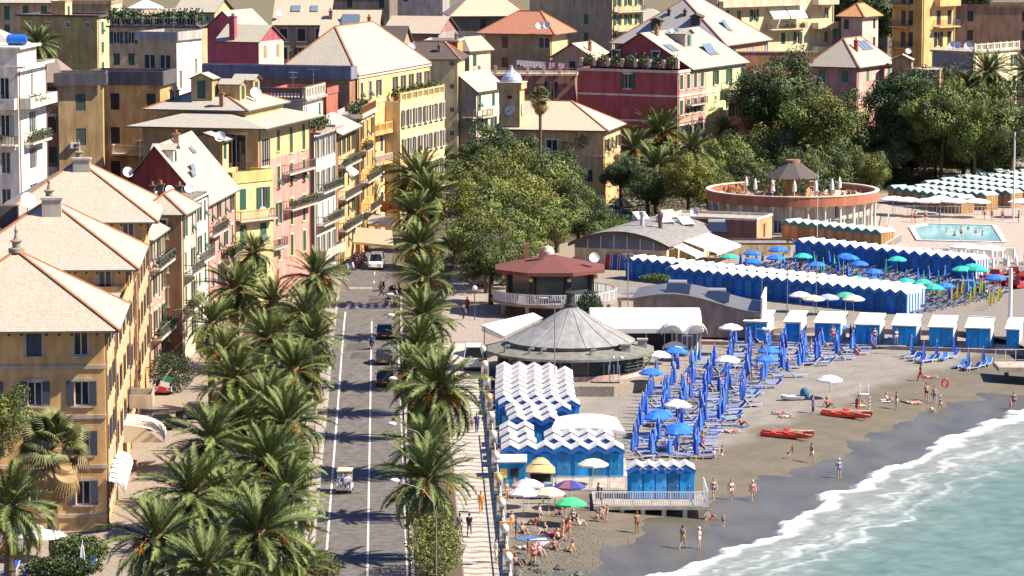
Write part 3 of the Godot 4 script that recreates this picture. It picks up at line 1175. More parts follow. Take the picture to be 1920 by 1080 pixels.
	roof(n,-15,-2.0,-18.5,-2.4,22.2,2.5,"z",6,6,pale,cap)
	dormer(n,-8.5,-4.6,2.6,2.6,2.4,ylw,pale)
	dormer(n,-4.2,-7.0,2.2,2.0,2.6,ylw,pale,"street")
	dormer(n,-4.2,-12.0,2.4,2.2,2.6,ylw,pale,"street")
	chimney(n,-11.5,-4.6,1.1,0.35,plaster("dark chimney",Color(0.1,0.09,0.085)))
	chimney(n,-12.2,-4.6,1.1,0.35,plaster("dark chimney",Color(0.1,0.09,0.085)))
	chimney(n,-5.6,-3.4,1.4,0.45)
	dish(n,-3.5,-9.6,0.5,0.7)
	roof_y=keep
	n=house("town_house","low yellow house with green shutters and roof terrace below palazzo",V(-31.8,14.56,-393),5.0,6.6,0.7,{"wall": plaster("yellow wall",Color(0.7,0.55,0.3)),"street": ["co","cf","oc"],"front": ["c.","f."],"shutter": green,"pitch": 4.1,"wh": 2.4,"trim": null,"roof": {"parapet": 1.3,"pm": plaster("yellow parapet",Color(0.66,0.48,0.2))},"balconies": [["street",0.3,6.3,4.2,1.0],["front",0.3,4.8,8.4,1.0,false,true]]})
	n=house("roof_cabin","small yellow stair house with green door on the palazzo terrace",V(-33.24,19.28,-397),4.4,3.6,0.25,{"category": "roof house","base": 12.0,"wall": ylw,"side": plaster("yellow wall",Color(0.7,0.55,0.3)),"street": ["cd"],"top": 0.4,"roof": {"kind": "gable","rise": 0.9,"axis": "z","over": 0.45,"m": pale}})
	dish(n,-0.2,0.1,0.2,0.65,0.2)
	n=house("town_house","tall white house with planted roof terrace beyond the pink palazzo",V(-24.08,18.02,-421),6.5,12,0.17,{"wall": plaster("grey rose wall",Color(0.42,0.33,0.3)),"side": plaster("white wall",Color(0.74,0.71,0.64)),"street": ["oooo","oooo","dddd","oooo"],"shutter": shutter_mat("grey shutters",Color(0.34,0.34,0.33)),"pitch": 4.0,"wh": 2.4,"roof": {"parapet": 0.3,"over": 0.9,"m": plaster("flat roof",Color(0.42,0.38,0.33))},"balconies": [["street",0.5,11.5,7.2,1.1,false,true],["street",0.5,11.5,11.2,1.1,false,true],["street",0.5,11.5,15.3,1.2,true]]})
	for k in 7:
		put("potted_plant",small_plant(k % 3),n,V(-0.8-(k % 2)*0.7,roof_y.call(0,0),-1.0-k*1.3),Basis().scaled(Vector3.ONE*1.7))
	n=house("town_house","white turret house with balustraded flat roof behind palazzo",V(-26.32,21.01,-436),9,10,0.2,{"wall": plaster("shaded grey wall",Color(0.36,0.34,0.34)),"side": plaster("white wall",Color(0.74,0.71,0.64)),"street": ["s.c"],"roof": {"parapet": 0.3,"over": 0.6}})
	balustrade(n,V(0.3,roof_y.call(0,0)+0.3,0.3),V(0.3,roof_y.call(0,0)+0.3,-9.5),white_trim,1.3,1.4)
	balustrade(n,V(-9,roof_y.call(0,0)+0.3,0.3),V(0,roof_y.call(0,0)+0.3,0.3),lead,1.3,9.0)
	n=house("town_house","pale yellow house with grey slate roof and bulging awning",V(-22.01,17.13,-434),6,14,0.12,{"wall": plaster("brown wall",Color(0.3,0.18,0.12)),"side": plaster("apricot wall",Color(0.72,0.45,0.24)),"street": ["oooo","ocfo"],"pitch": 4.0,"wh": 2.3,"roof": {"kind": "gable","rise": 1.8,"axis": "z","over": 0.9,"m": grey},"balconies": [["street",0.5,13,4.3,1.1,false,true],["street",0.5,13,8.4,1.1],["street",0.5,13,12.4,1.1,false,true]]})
	awning(n,V(0.05,13.2,-1.0),V(0.05,13.2,-5.5),V(1.8,-1.3,0),cloth("white canvas",Color(0.74,0.73,0.7)))
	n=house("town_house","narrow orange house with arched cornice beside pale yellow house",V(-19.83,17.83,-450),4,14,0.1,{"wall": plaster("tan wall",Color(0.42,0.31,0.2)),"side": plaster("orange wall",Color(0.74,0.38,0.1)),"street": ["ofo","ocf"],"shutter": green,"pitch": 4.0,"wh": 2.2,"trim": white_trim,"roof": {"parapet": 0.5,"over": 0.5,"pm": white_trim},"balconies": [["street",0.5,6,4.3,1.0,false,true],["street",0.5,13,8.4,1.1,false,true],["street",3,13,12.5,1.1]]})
	railing(n,V(0.3,roof_y.call(0,0)+0.5,0),V(0.3,roof_y.call(0,0)+0.5,-13),1.0,cap,0.8,0.14)
	for k in 6:
		put("potted_plant",small_plant(k % 3),n,V(-0.8,roof_y.call(0,0),-1.0-k*2.0),Basis().scaled(Vector3.ONE*1.8))
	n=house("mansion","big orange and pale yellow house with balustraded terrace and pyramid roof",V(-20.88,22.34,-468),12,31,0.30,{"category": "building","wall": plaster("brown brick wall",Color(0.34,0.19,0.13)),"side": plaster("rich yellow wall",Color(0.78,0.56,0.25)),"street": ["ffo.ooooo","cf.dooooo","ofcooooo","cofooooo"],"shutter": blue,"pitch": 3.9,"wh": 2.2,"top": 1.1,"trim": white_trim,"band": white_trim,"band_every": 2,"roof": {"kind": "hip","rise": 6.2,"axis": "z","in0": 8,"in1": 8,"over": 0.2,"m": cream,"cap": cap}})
	var st:=MB.new()
	st.use(plaster("primrose wall",Color(0.76,0.62,0.36)))
	st.box(V(1.1,9.0,-21),V(2.2,18.0,19.5))
	put("front_wing",st,n)
	for r in 4:
		for k in 8:
			window(n,Transform3D(Basis(V(0,0,-1),Vector3.UP,V(1,0,0)),V(2.46,0,-11.4)),1.2+k*2.4,14.6-r*4.0,1.0,2.2,"c" if (k+r) % 3 else "o",white_trim,white_trim,blue)
	balustrade(n,V(2.1,18.0,-11.3),V(2.1,18.0,-30.6),plaster("yellow stone",Color(0.76,0.62,0.34)),1.1,2.4)
	balustrade(n,V(1.0,14.2,-1.0),V(1.0,14.2,-11),plaster("orange stone",Color(0.7,0.42,0.16)),1.1,2.4)
	for k in 7:
		put("potted_plant",small_plant(k % 3),n,V(1.2,18.0,-12.5-k*2.6),Basis().scaled(Vector3.ONE*1.8))
	var bl:=MB.new()
	bl.use(plaster("orange stone",Color(0.7,0.42,0.16)))
	bl.box(V(0.6,14.0,-6),V(1.2,0.3,10.2))
	bl.box(V(0.6,9.8,-6),V(1.2,0.3,10.2))
	put("balcony",bl,n)
	railing(n,V(1.15,9.95,-1),V(1.15,9.95,-11),1.1,white_trim,0.4,0.1)
	n=house("town_house","long flat roofed brown brick house with bluish parapet behind palazzo",V(-21.08,22.11,-466),22,2.2,0.30,{"wall": plaster("brown brick wall",Color(0.34,0.19,0.13)),"front": [".........."],"roof": {"parapet": 1.7,"over": 0.3,"pm": plaster("blue grey parapet",Color(0.2,0.21,0.28))}})
	n.position.x-=0.6
	n.position.z+=3.4
	n=house("town_house","brick red house with tall blank walls and roof aerials",V(-24.11,20.88,-450),7,6,0.2,{"wall": plaster("brick red wall",Color(0.4,0.13,0.09)),"side": plaster("brick red wall",Color(0.4,0.13,0.09)),"roof": {"parapet": 0.9}})
	aerial(n,-2,-1,3.5)
	aerial(n,-5,-2,3.0)
	# ---- left edge
	n=house("apartment_house","white apartment house with planted balconies at the left edge",V(-53.04,28.97,-372),12,12,0.12,{"category": "building","wall": plaster("white wall",Color(0.74,0.71,0.64)),"side": plaster("bright white wall",Color(0.78,0.77,0.75)),"street": [".p.",".w.",".w.",".w."],"front": ["..pp","..oo","..pp"],"shutter": shutter_mat("grey shutters",Color(0.34,0.34,0.33)),"pitch": 4.0,"wh": 2.4,"top": 1.0,"roof": {"parapet": 0.25,"over": 0.9,"m": plaster("flat roof",Color(0.42,0.38,0.33))},"slab": plaster("white wall",Color(0.74,0.71,0.64)),"balconies": [["street",0.3,11.8,4.2,1.3,true,true],["street",2,10,8.2,1.1,false,true],["front",7,11.9,4.2,1.2,true,true],["front",7,11.9,8.2,1.2,false,true]]})
	var tk:=MB.new()
	tk.use(plaster("white wall",Color(0.74,0.71,0.64)))
	tk.box(V(-5.0,roof_y.call(0,0)+1.0,-5),V(9.4,2.0,8.0))
	tk.box(V(-5.0,roof_y.call(0,0)+2.1,-5),V(10.4,0.25,9.0))
	put("roof_house",tk,n)
	var tm:=MB.new()
	tm.use(mat("blue tank",Color(0.02,0.14,0.55),0.4))
	tm.tube([V(-3.4,0,0),V(-3.2,0,0),V(-1.4,0,0),V(-1.2,0,0)],[0.35,0.6,0.6,0.35],14)
	put("water_tank",tm,n,V(1.2,roof_y.call(0,0)+2.85,-4))
	n=house("town_house","salmon house with green shutters at the top left edge",V(-72.08,24.46,-500),12,10,0.1,{"base": 0.0,"wall": plaster("peach wall",Color(0.62,0.42,0.3)),"front": ["..co","..of"],"shutter": green,"roof": {"kind": "hip","rise": 3,"axis": "x","in0": 5,"in1": 5,"m": pale}})
	n=house("town_house","salmon house with tall green shutters above the olive yellow house",V(-84.46,25.27,-640),14,10,0.1,{"wall": plaster("peach wall",Color(0.62,0.42,0.3)),"front": ["cccc"],"shutter": shutter_mat("bright green shutters",Color(0.02,0.17,0.12)),"wh": 2.6,"roof": {"kind": "hip","rise": 3,"axis": "x","in0": 5,"in1": 5,"m": pale}})
	n=house("town_house","tan terrace house standing over the olive yellow house",V(-73.86,24.88,-640),15,10,0.1,{"wall": plaster("tan wall",Color(0.42,0.31,0.2)),"front": ["......"],"side": plaster("cream wall",Color(0.7,0.62,0.48)),"street": ["o."],"roof": {"parapet": 0.6}})
	n=house("town_house","olive yellow house with four small windows under its terrace roof",V(-71.67,24.3,-600),14.6,9,0.28,{"wall": plaster("olive wall",Color(0.5,0.38,0.16)),"side": plaster("lemon wall",Color(0.76,0.62,0.34)),"front": ["ssss","...."],"street": ["f.","c.","f."],"top": 0.9,"trim": white_trim,"roof": {"parapet": 0.35,"over": 0.5,"pm": lead,"m": plaster("red terrace",Color(0.34,0.2,0.15))}})
	var pn:=MB.new()
	pn.use(plaster("faded panel",Color(0.56,0.44,0.22)))
	pn.box(V(-3.6,11.2,0.02),V(2.6,4.0,0.05))
	put("wall_panel",pn,n)
	n=house("town_house","olive stair tower with yellow side rising above the olive yellow house",V(-77.93,26.63,-606),2.6,3,0.28,{"wall": plaster("olive wall",Color(0.5,0.38,0.16)),"side": plaster("lemon wall",Color(0.76,0.62,0.34)),"street": ["c"],"roof": {"parapet": 0.2}})
	n=house("apartment_house","ochre house with dark terrace parapet and air conditioners, left of palazzo",V(-48.46,24.7,-410),5.2,5,-0.085,{"category": "building","wall": plaster("ochre wall",Color(0.5,0.35,0.17)),"side": plaster("shaded ochre wall",Color(0.5,0.35,0.16)),"front": ["c"],"ww": 1.15,"wh": 2.0,"top": 1.0,"pitch": 4.1,"shutter": shutter_mat("grey green shutters",Color(0.09,0.12,0.11)),"roof": {"parapet": 1.5,"over": 0.5,"pm": lead,"m": plaster("flat roof",Color(0.42,0.38,0.33))}})
	ac_unit(n,V(-3.4,n.get_meta("eave",20.0),0.2))
	n=house("apartment_house","recessed ochre wing with balcony between ochre house and palazzo",V(-42.46,24.18,-418),9.0,6,0.14,{"category": "building","wall": plaster("ochre wall",Color(0.5,0.35,0.17)),"front": [".c.c"],"ww": 1.15,"wh": 2.0,"top": 1.0,"pitch": 4.1,"shutter": dark,"roof": {"parapet": 1.7,"over": 0.5,"pm": lead,"m": plaster("flat roof",Color(0.42,0.38,0.33))},"rail": white_trim,"balconies": [["front",3.2,8.6,8.2,1.4]]})
	n=house("town_house","brown shuttered house in the gap beside the ochre house",V(-54.28,24.82,-416),6,8,0.1,{"wall": plaster("brown wall",Color(0.3,0.18,0.12)),"front": [".cc"],"shutter": dark,"pitch": 3.6,"roof": {"kind": "hip","rise": 2.6,"axis": "x","in0": 4,"in1": 2,"over": 0.8,"m": slate("brown grey slate",Color(0.26,0.2,0.17))},"balconies": [["front",2.6,5.8,4.0,1.0],["front",2.6,5.8,11.2,1.0,true,true]]})
	n=house("town_house","cream tower with flat roof, two wide windows and white side",V(-42.53,28.45,-440),5.4,7,0.38,{"wall": plaster("buff wall",Color(0.58,0.44,0.27)),"side": plaster("white wall",Color(0.74,0.71,0.64)),"front_open": [[1.5,4.7,1.6,2.9],[3.7,4.7,1.6,2.9]],"street_open": [[5.4,4.6,0.7,2.0],[1.0,6.2,0.8,2.3]],"roof": {"parapet": 1.1,"over": 0.35,"pm": plaster("grey coping",Color(0.4,0.39,0.38))}})
	aerial(n,-2,-3)
	n=house("town_house","tan house with a planted roof garden behind the cream tower",V(-50.75,24.37,-560),14.5,10,0.1,{"wall": plaster("buff wall",Color(0.58,0.44,0.27)),"front": ["oo....","cc...."],"shutter": green,"roof": {"parapet": 0.3,"over": 0.4,"pm": lead}})
	for k in 22:
		put("potted_plant",small_plant(k % 3),n,V(-13.8+k*0.64,roof_y.call(0,0),-0.8-(k % 3)*0.6),Basis().scaled(Vector3.ONE*rng.randf_range(1.9,3.0)))
	balustrade(n,V(-14.3,roof_y.call(0,0)+0.3,0),V(0,roof_y.call(0,0)+0.3,0),plaster("grey coping",Color(0.4,0.39,0.38)),1.2,1.7)
	canopy_tent(n,V(-9.5,roof_y.call(0,0),-5.0),5.0,3.0)
	n=house("town_house","raspberry pink house with chimney and stepped cream roof",V(-37.95,24.19,-520),7.2,8,0.42,{"wall": plaster("raspberry wall",Color(0.42,0.1,0.14)),"side": plaster("pale rose wall",Color(0.74,0.56,0.5)),"street": ["cc","cc"],"shutter": shutter_mat("sand shutters",Color(0.42,0.33,0.2)),"roof": {"kind": "gable","rise": 2.4,"axis": "x","over": 0.3,"m": cream}})
	chimney(n,-4.6,-0.5,3.2,0.9,plaster("raspberry wall",Color(0.42,0.1,0.14)))
	n=house("town_house","taller raspberry wing with cream roof behind the raspberry house",V(-41.68,25.79,-530),5.5,9,0.42,{"wall": plaster("raspberry wall",Color(0.42,0.1,0.14)),"side": plaster("white wall",Color(0.74,0.71,0.64)),"street": ["coo"],"roof": {"kind": "gable","rise": 2.6,"axis": "z","over": 0.3,"m": cream}})
	n=house("town_house","low yellow house with tiny green window beside roof garden",V(-49.68,26.08,-580),7,8,0.3,{"wall": plaster("sand wall",Color(0.62,0.5,0.3)),"front": ["..s"],"roof": {"kind": "gable","rise": 2.2,"axis": "x","over": 0.4,"m": cream}})
	n=house("town_house","stone fronted house with dark shutters and two skylights in its roof",V(-29.58,24.88,-560),8.8,9,0.06,{"wall": plaster("bare stone wall",Color(0.4,0.32,0.22)),"front": ["ccc","coc","ocf"],"shutter": dark,"ww": 1.2,"wh": 2.0,"pitch": 3.0,"trim": stone_m,"roof": {"kind": "gable","rise": 4.2,"axis": "x","over": 0.4,"m": slate("sand slate",Color(0.54,0.46,0.34))}})
	skylight(n,-5.6,-2.5,1.4,1.3,"x")
	skylight(n,-2.6,-2.5,1.1,1.3,"x")
	dish(n,-8.2,-0.6,0.5,0.5)
	n=house("town_house","broad cream roofed house with a cut-out roof terrace window",V(-21.24,23.99,-540),8.4,8,0.1,{"wall": plaster("tan wall",Color(0.42,0.31,0.2)),"front": ["...."],"roof": {"kind": "gable","rise": 4.0,"axis": "x","over": 0.5,"m": slate("sand slate",Color(0.54,0.46,0.34))}})
	skylight(n,-4.2,-2.2,2.8,1.7,"x",true)
	chimney(n,-7.4,-2.6,1.0,0.5)
	chimney(n,-1.2,-1.6,1.0,0.5)
	# ---- the dark huddle of roofs in the upper middle
	n=house("town_house","house with steep dark brown roof among the upper roofs",V(-17.1,22.76,-535),5.6,7,0.2,{"wall": plaster("tan wall",Color(0.42,0.31,0.2)),"front": ["..."],"roof": {"kind": "gable","rise": 3.0,"axis": "x","over": 0.4,"m": brown}})
	n=house("town_house","yellow banded house under a wide dark brown roof",V(-8.16,21.64,-520),8.6,8,0.12,{"wall": plaster("lemon wall",Color(0.76,0.62,0.34)),"front": ["s.s.s"],"top": 0.2,"roof": {"kind": "hip","rise": 2.4,"axis": "x","in0": 2,"in1": 3,"over": 0.5,"m": brown,"cap": cap}})
	chimney(n,-3.0,-1.5,0.8,0.5)
	dish(n,-7.2,-1.5,0.3,0.6,0.7)
	n=house("town_house","crimson house with white terrace edge among brown roofs",V(-8.54,22.91,-545),5.2,6,0.12,{"wall": plaster("crimson wall",Color(0.42,0.07,0.09)),"side": plaster("orange wall",Color(0.74,0.38,0.1)),"roof": {"parapet": 0.3,"over": 0.2,"pm": white_trim}})
	chimney(n,-0.4,-1.0,1.0,0.4)
	n=house("town_house","grey rose house with glass veranda and long tiled roof",V(-12.19,22.77,-575),9.4,12,0.25,{"wall": plaster("rosy grey wall",Color(0.36,0.2,0.19)),"side": plaster("shaded grey wall",Color(0.36,0.34,0.34)),"front": ["pp.o"],"frame": white_trim,"roof": {"kind": "gable","rise": 2.6,"axis": "x","over": 0.4,"m": slate("patchy slate",Color(0.46,0.38,0.29))}})
	n=house("town_house","small house with lopsided tan roof below dark apartment block",V(-6.89,20.67,-560),4.4,6,0.6,{"wall": plaster("shaded grey wall",Color(0.36,0.34,0.34)),"side": plaster("cream wall",Color(0.7,0.62,0.48)),"street": ["c."],"roof": {"kind": "hip","rise": 2.2,"axis": "z","in1": 2,"over": 0.5,"m": slate("patchy slate",Color(0.46,0.38,0.29))}})
	n=house("apartment_block","dark grey apartment block with tan hip roof in the upper middle",V(2.49,22.48,-650),13.6,12,-0.12,{"category": "building","base": 0.0,"wall": plaster("dark grey wall",Color(0.15,0.145,0.14)),"front": ["..c.c.","......","......"],"shutter": dark,"roof": {"kind": "hip","rise": 4.8,"axis": "x","in0": 6,"in1": 6,"over": 0.8,"m": slate("sand slate",Color(0.54,0.46,0.34)),"cap": cap}})
	n=house("apartment_block","grey plastered block with potted terrace behind dark apartment block",V(-13.96,25.43,-700),13,12,0.1,{"category": "building","base": 0.0,"wall": plaster("shaded grey wall",Color(0.36,0.34,0.34)),"front": ["..p...","......"],"roof": {"parapet": 0.6}})
	n=house("apartment_block","dusky brown block at the top edge left of middle",V(-23.99,25.12,-680),22,12,0.1,{"category": "building","base": 0.0,"wall": plaster("dusky wall",Color(0.2,0.17,0.15)),"front": ["c.o.c.c","o.c.o.c"],"shutter": dark,"roof": {"parapet": 0.6}})
	n=house("apartment_block","tall beige block with drainpipes and green shuttered side, top middle",V(18.75,26.66,-650),21,9,0.75,{"category": "building","base": 0.0,"wall": plaster("beige grey wall",Color(0.34,0.3,0.23)),"side": plaster("lemon wall",Color(0.76,0.62,0.34)),"front": ["....p...",".....c.."],"street": ["ooo","ooo"],"shutter": green,"roof": {"kind": "hip","rise": 3,"axis": "x","in0": 5,"in1": 5,"m": terra},"balconies": [["street",0.5,8.5,3.6,1.1],["street",0.5,8.5,7.1,1.1]]})
	n=house("town_house","tan house with terracotta hip roof and dishes on its terrace",V(6.42,22.53,-580),11.6,9,0.35,{"wall": plaster("tan wall",Color(0.42,0.31,0.2)),"side": plaster("sand wall",Color(0.62,0.5,0.3)),"front": [".c..w",".c..."],"shutter": shutter_mat("brown shutters",Color(0.16,0.07,0.045)),"street": ["..."],"roof": {"kind": "hip","rise": 3.6,"axis": "x","in0": 5.5,"in1": 4.5,"over": 1.2,"m": terra,"cap": cap}})
	dish(n,-1.6,0.9,0.3,0.65,1.2)
	dish(n,-0.2,0.9,-0.1,0.65,1.3)
	n=house("town_house","brown house below terracotta roof with railed terrace and washing line",V(10.17,16.63,-560),15.6,9,0.06,{"wall": plaster("rosy brown wall",Color(0.3,0.17,0.14)),"front": [".o..o."],"wh": 2.6,"top": 1.0,"shutter": dark,"roof": {"parapet": 0.3,"over": 0.4,"pm": plaster("pale rose coping",Color(0.6,0.5,0.45)),"m": plaster("sandy terrace",Color(0.52,0.42,0.3))}})
	for k in 6:
		railing(n,V(-15.4+k*2.6,roof_y.call(0,0)+0.3,0),V(-13.2+k*2.6,roof_y.call(0,0)+0.3,0),0.9,stone_m,0.5)
		var pm:=MB.new()
		pm.use(plaster("pale rose coping",Color(0.6,0.5,0.45)))
		pm.box(V(-15.5+k*2.6,roof_y.call(0,0)+0.95,0.02),V(0.5,1.3,0.5))
		put("terrace_post",pm,n)
	washing_line(V(-1.6,0,0),n)
	n=house("town_house","small tan gabled house with dark window beside pink gabled house",V(13.44,18.71,-575),7.4,8,0.42,{"wall": plaster("peach wall",Color(0.62,0.42,0.3)),"front": [".cc"],"shutter": dark,"roof": {"kind": "gable","rise": 2.4,"axis": "z","over": 0.4,"m": slate("sand slate",Color(0.54,0.46,0.34))}})
	chimney(n,-1.4,-2.0,1.4,0.5)
	var deep:=plaster("deep pink wall",Color(0.42,0.1,0.11))
	n=house("mansion","deep pink gabled house whose street side turns pale green",V(26.07,18.38,-545),17.4,27,0.47,{"category": "building","wall": deep,"side": plaster("pale green wall",Color(0.6,0.68,0.38)),"street_regions": [[plaster("pink wall",Color(0.66,0.31,0.28)),0.0,11.0,0.0,60.0],[plaster("pale green wall",Color(0.6,0.68,0.38)),11.0,27.0,0.0,60.0]],"front": ["..o..","....."],"street": ["cccc.o.o.d","cccc.s.o.o","oocc.s.o.o"],"shutter": green,"ww": 1.2,"wh": 2.3,"pitch": 4.0,"top": 0.8,"trim": white_trim,"band": white_trim,"band_every": 1,"band_drop": 1.0,"roof": {"kind": "gable","rise": 5.6,"axis": "z","over": 0.6,"setback": 5.2,"m": pale,"cap": null,"lifted": true},"balconies": [["street",3,9.5,5.6,1.1,false,true],["street",17,26.5,3.9,1.6,false,false],["street",17,26.5,8.2,2.2,true,true]]})
	var gb:=MB.new()
	gb.use(deep)
	var ey: float=n.get_meta("h",0.0)
	var hh: float=roof_y.call(-0.01,-10.0)-0.1
	gb.tri(V(-17.4,hh,-5.0),V(0,hh,-5.0),V(-8.7,hh+5.4,-5.0))
	gb.quad(V(-17.4,hh,-5.05),V(-17.4,hh,-4.95),V(-8.7,hh+5.4,-4.95),V(-8.7,hh+5.4,-5.05))
	put("gable",gb,n)
	for x in [-13.0,-6.0]:
		window(n,Transform3D(Basis(),V(0,0,-4.72)),x,hh+0.2,1.2,2.2,"c",white_trim,white_trim,green)
	for k in 8:
		var pp:=MB.new()
		pp.use(plaster("pale rose coping",Color(0.6,0.5,0.45)))
		pp.box(V(-17.0+k*2.4,hh+0.75,-0.3),V(0.5,1.3,0.5))
		put("terrace_post",pp,n)
		if k<7:
			railing(n,V(-16.7+k*2.4,hh,-0.3),V(-14.9+k*2.4,hh,-0.3),0.9,mat("iron railing",Color(0.12,0.12,0.12),0.6))
			put("potted_plant",small_plant(k % 3),n,V(-15.8+k*2.4,hh,-0.9),Basis().scaled(Vector3.ONE*2.0))
	skylight(n,-4.6,-7.5,2.6,1.8)
	skylight(n,-3.0,-19,3.4,2.4,"z",true)
	dormer(n,-4.4,-14,3.0,2.2,3.4,plaster("shaded grey wall",Color(0.36,0.34,0.34)),pale,"street")
	chimney(n,-7.8,-9,1.2)
	dish(n,-6.4,-13.0,0.3,0.7,1.2)
	n=house("mansion","orange house with blue shutters under a great grey roof with dormers",V(36.7,19.52,-600),20.5,22,0.42,{"category": "building","wall": plaster("beige grey wall",Color(0.34,0.3,0.23)),"side": plaster("orange rose wall",Color(0.7,0.36,0.2)),"street": [".o.cc.c"],"front": ["......"],"shutter": sky,"ww": 1.2,"trim": white_trim,"top": 1.0,"roof": {"kind": "hip","rise": 7.6,"axis": "z","in0": 8,"in1": 8,"over": 0.8,"m": slate("silver slate",Color(0.36,0.35,0.33)),"cap": cap}})
	for p in [[-13.5,-1.8],[-6.4,-2.6]]:
		dormer(n,p[0],p[1],1.7,1.6,2.0,brown,brown)
	skylight(n,-3.2,-9,1.6,2.4,"z",true)
	chimney(n,-12.0,-4.4,0.7,0.5,brown)
	chimney(n,-9.0,-4.4,0.7,0.5,brown)
	n=house("apartment_block","cream apartment block with balconies and white awnings, top right",V(38.66,29.07,-655),8,29,0.95,{"category": "building","base": 0.0,"wall": plaster("cream wall",Color(0.7,0.62,0.48)),"side": plaster("pale yellow flats",Color(0.74,0.64,0.42)),"street": ["pppppp.p","opo.pp.p","..c.co.p"],"shutter": green,"pitch": 4.6,"wh": 2.2,"top": 1.4,"roof": {"parapet": 0.6},"slab": plaster("cream wall",Color(0.7,0.62,0.48)),"balconies": [["street",0.3,20.5,5.2,1.5,true],["street",12,21,9.8,1.7,false,true],["street",23.4,28.6,5.2,2.0,true],["street",23.4,28.6,9.8,2.0,true],["street",23.4,28.6,14.4,2.0,true]]})
	for k in 2:
		awning(n,V(0.05,roof_y.call(0,0)-5.6,-12.2-k*4.4),V(0.05,roof_y.call(0,0)-5.6,-16.3-k*4.4),V(1.9,-2.0,0),cloth("white canvas",Color(0.74,0.73,0.7)))
	n=house("garden_wall","brick terrace wall between orange house and pink villa",V(51.24,18.77,-590),15.5,0.5,0.0,{"category": "wall","wall": plaster("orange brick",Color(0.55,0.27,0.15)),"roof": {"parapet": 0.2,"over": 0.1,"pm": white_trim}})
	n=house("villa","mauve villa with bright terracotta hip roof beside cream flats",V(67.08,21.61,-665),4.5,7,0.55,{"wall": plaster("mauve wall",Color(0.44,0.33,0.34)),"side": plaster("pale rose wall",Color(0.74,0.56,0.5)),"front": ["c.","c."],"street": [".c",".c"],"shutter": dark,"roof": {"kind": "hip","rise": 2.4,"axis": "z","in0": 2.5,"in1": 3,"over": 0.8,"m": slate("orange tiles",Color(0.6,0.3,0.14)),"cap": cap}})
	n=house("villa","pink villa with hip roof, skylights and green shutters above trees",V(55.72,18.09,-560),8.2,15,0.5,{"wall": plaster("rose wall",Color(0.62,0.3,0.28)),"side": plaster("pale pink wall",Color(0.7,0.42,0.38)),"front": ["cc","cc"],"street": [".c..c",".c..c"],"shutter": shutter_mat("mint shutters",Color(0.05,0.25,0.15)),"ww": 1.2,"roof": {"kind": "hip","rise": 4.4,"axis": "z","in0": 4.6,"in1": 4.6,"over": 0.7,"m": cream,"cap": cap}})
	for k in 3:
		skylight(n,-2.6,-7.6-k*1.5,1.2,2.0)
	chimney(n,-2.0,-4.2,1.5,0.6,plaster("crimson wall",Color(0.42,0.07,0.09)))
	n=house("apartment_block","ochre apartment block with shaded balconies and lit yellow side",V(70.85,30,-600),7.0,8.5,0.85,{"category": "building","base": 0.0,"wall": plaster("golden wall",Color(0.62,0.38,0.1)),"side": plaster("amber wall",Color(0.76,0.52,0.24)),"front": [".cc.",".cc.",".cc."],"street": [".cc",".cc",".oc"],"shutter": dark,"pitch": 3.7,"wh": 2.5,"top": 1.0,"roof": {"parapet": 0.5},"slab": plaster("amber wall",Color(0.76,0.52,0.24)),"balconies": [["front",0.3,4.2,7.4,1.2],["front",0.3,4.2,3.7,1.2],["front",0.3,4.2,11.1,1.2],["street",3,8.4,3.7,1.4,true],["street",3,8.4,7.4,1.4,false]]})
	n=house("town_house","dusky brown terrace house at the top right edge",V(95.77,24.29,-640),15,9,0.1,{"wall": plaster("dusty rose brown",Color(0.33,0.2,0.14)),"front": [".c...c"],"shutter": dark,"roof": {"parapet": 0.6}})
	for k in 9:
		put("potted_plant",small_plant(k % 3),n,V(-14.5+k*0.8,roof_y.call(0,0),-0.8),Basis().scaled(Vector3.ONE*rng.randf_range(2.0,3.2)))
	n=house("town_house","cream house with grey side and pillared roof terrace, three dishes",V(76.55,19.42,-575),8.2,14,0.7,{"wall": plaster("shaded grey wall",Color(0.36,0.34,0.34)),"side": plaster("lemon cream wall",Color(0.74,0.66,0.46)),"street": ["..c.o","..c.c"],"shutter": green,"roof": {"parapet": 0.3,"over": 0.3}})
	balustrade(n,V(0,roof_y.call(0,0)+0.3,0),V(0,roof_y.call(0,0)+0.3,-14),white_trim,1.1,2.0)
	for p in [[-4.4,-0.3,0.3],[-3.0,0.1,0.1],[-1.4,-0.4,0.4]]:
		dish(n,p[0],p[1],p[2],0.65,1.2)
	n=house("town_house","low sandy house with shed roof and blue awning above trees",V(69.7,17.19,-565),7.5,8,0.2,{"wall": plaster("sandy wall",Color(0.46,0.31,0.19)),"roof": {"parapet": 0.1}})
	n=house("roof_cabin","little sandy gabled roof hut beside pink villa",V(65.18,18.87,-566),3.2,3,0.2,{"category": "roof house","base": 8.0,"wall": plaster("sandy wall",Color(0.46,0.31,0.19)),"roof": {"kind": "gable","rise": 0.9,"axis": "z","over": 0.3,"m": cream}})
	dish(n,-0.6,-0.5,0.4,0.5)
	n=house("villa","salmon villa with railed terrace half hidden under dark pine",V(40.8,13.04,-552),6.5,7,0.3,{"wall": plaster("salmon orange wall",Color(0.66,0.32,0.19)),"front": ["o.o","c.c"],"roof": {"parapet": 1.0,"pm": white_trim}})
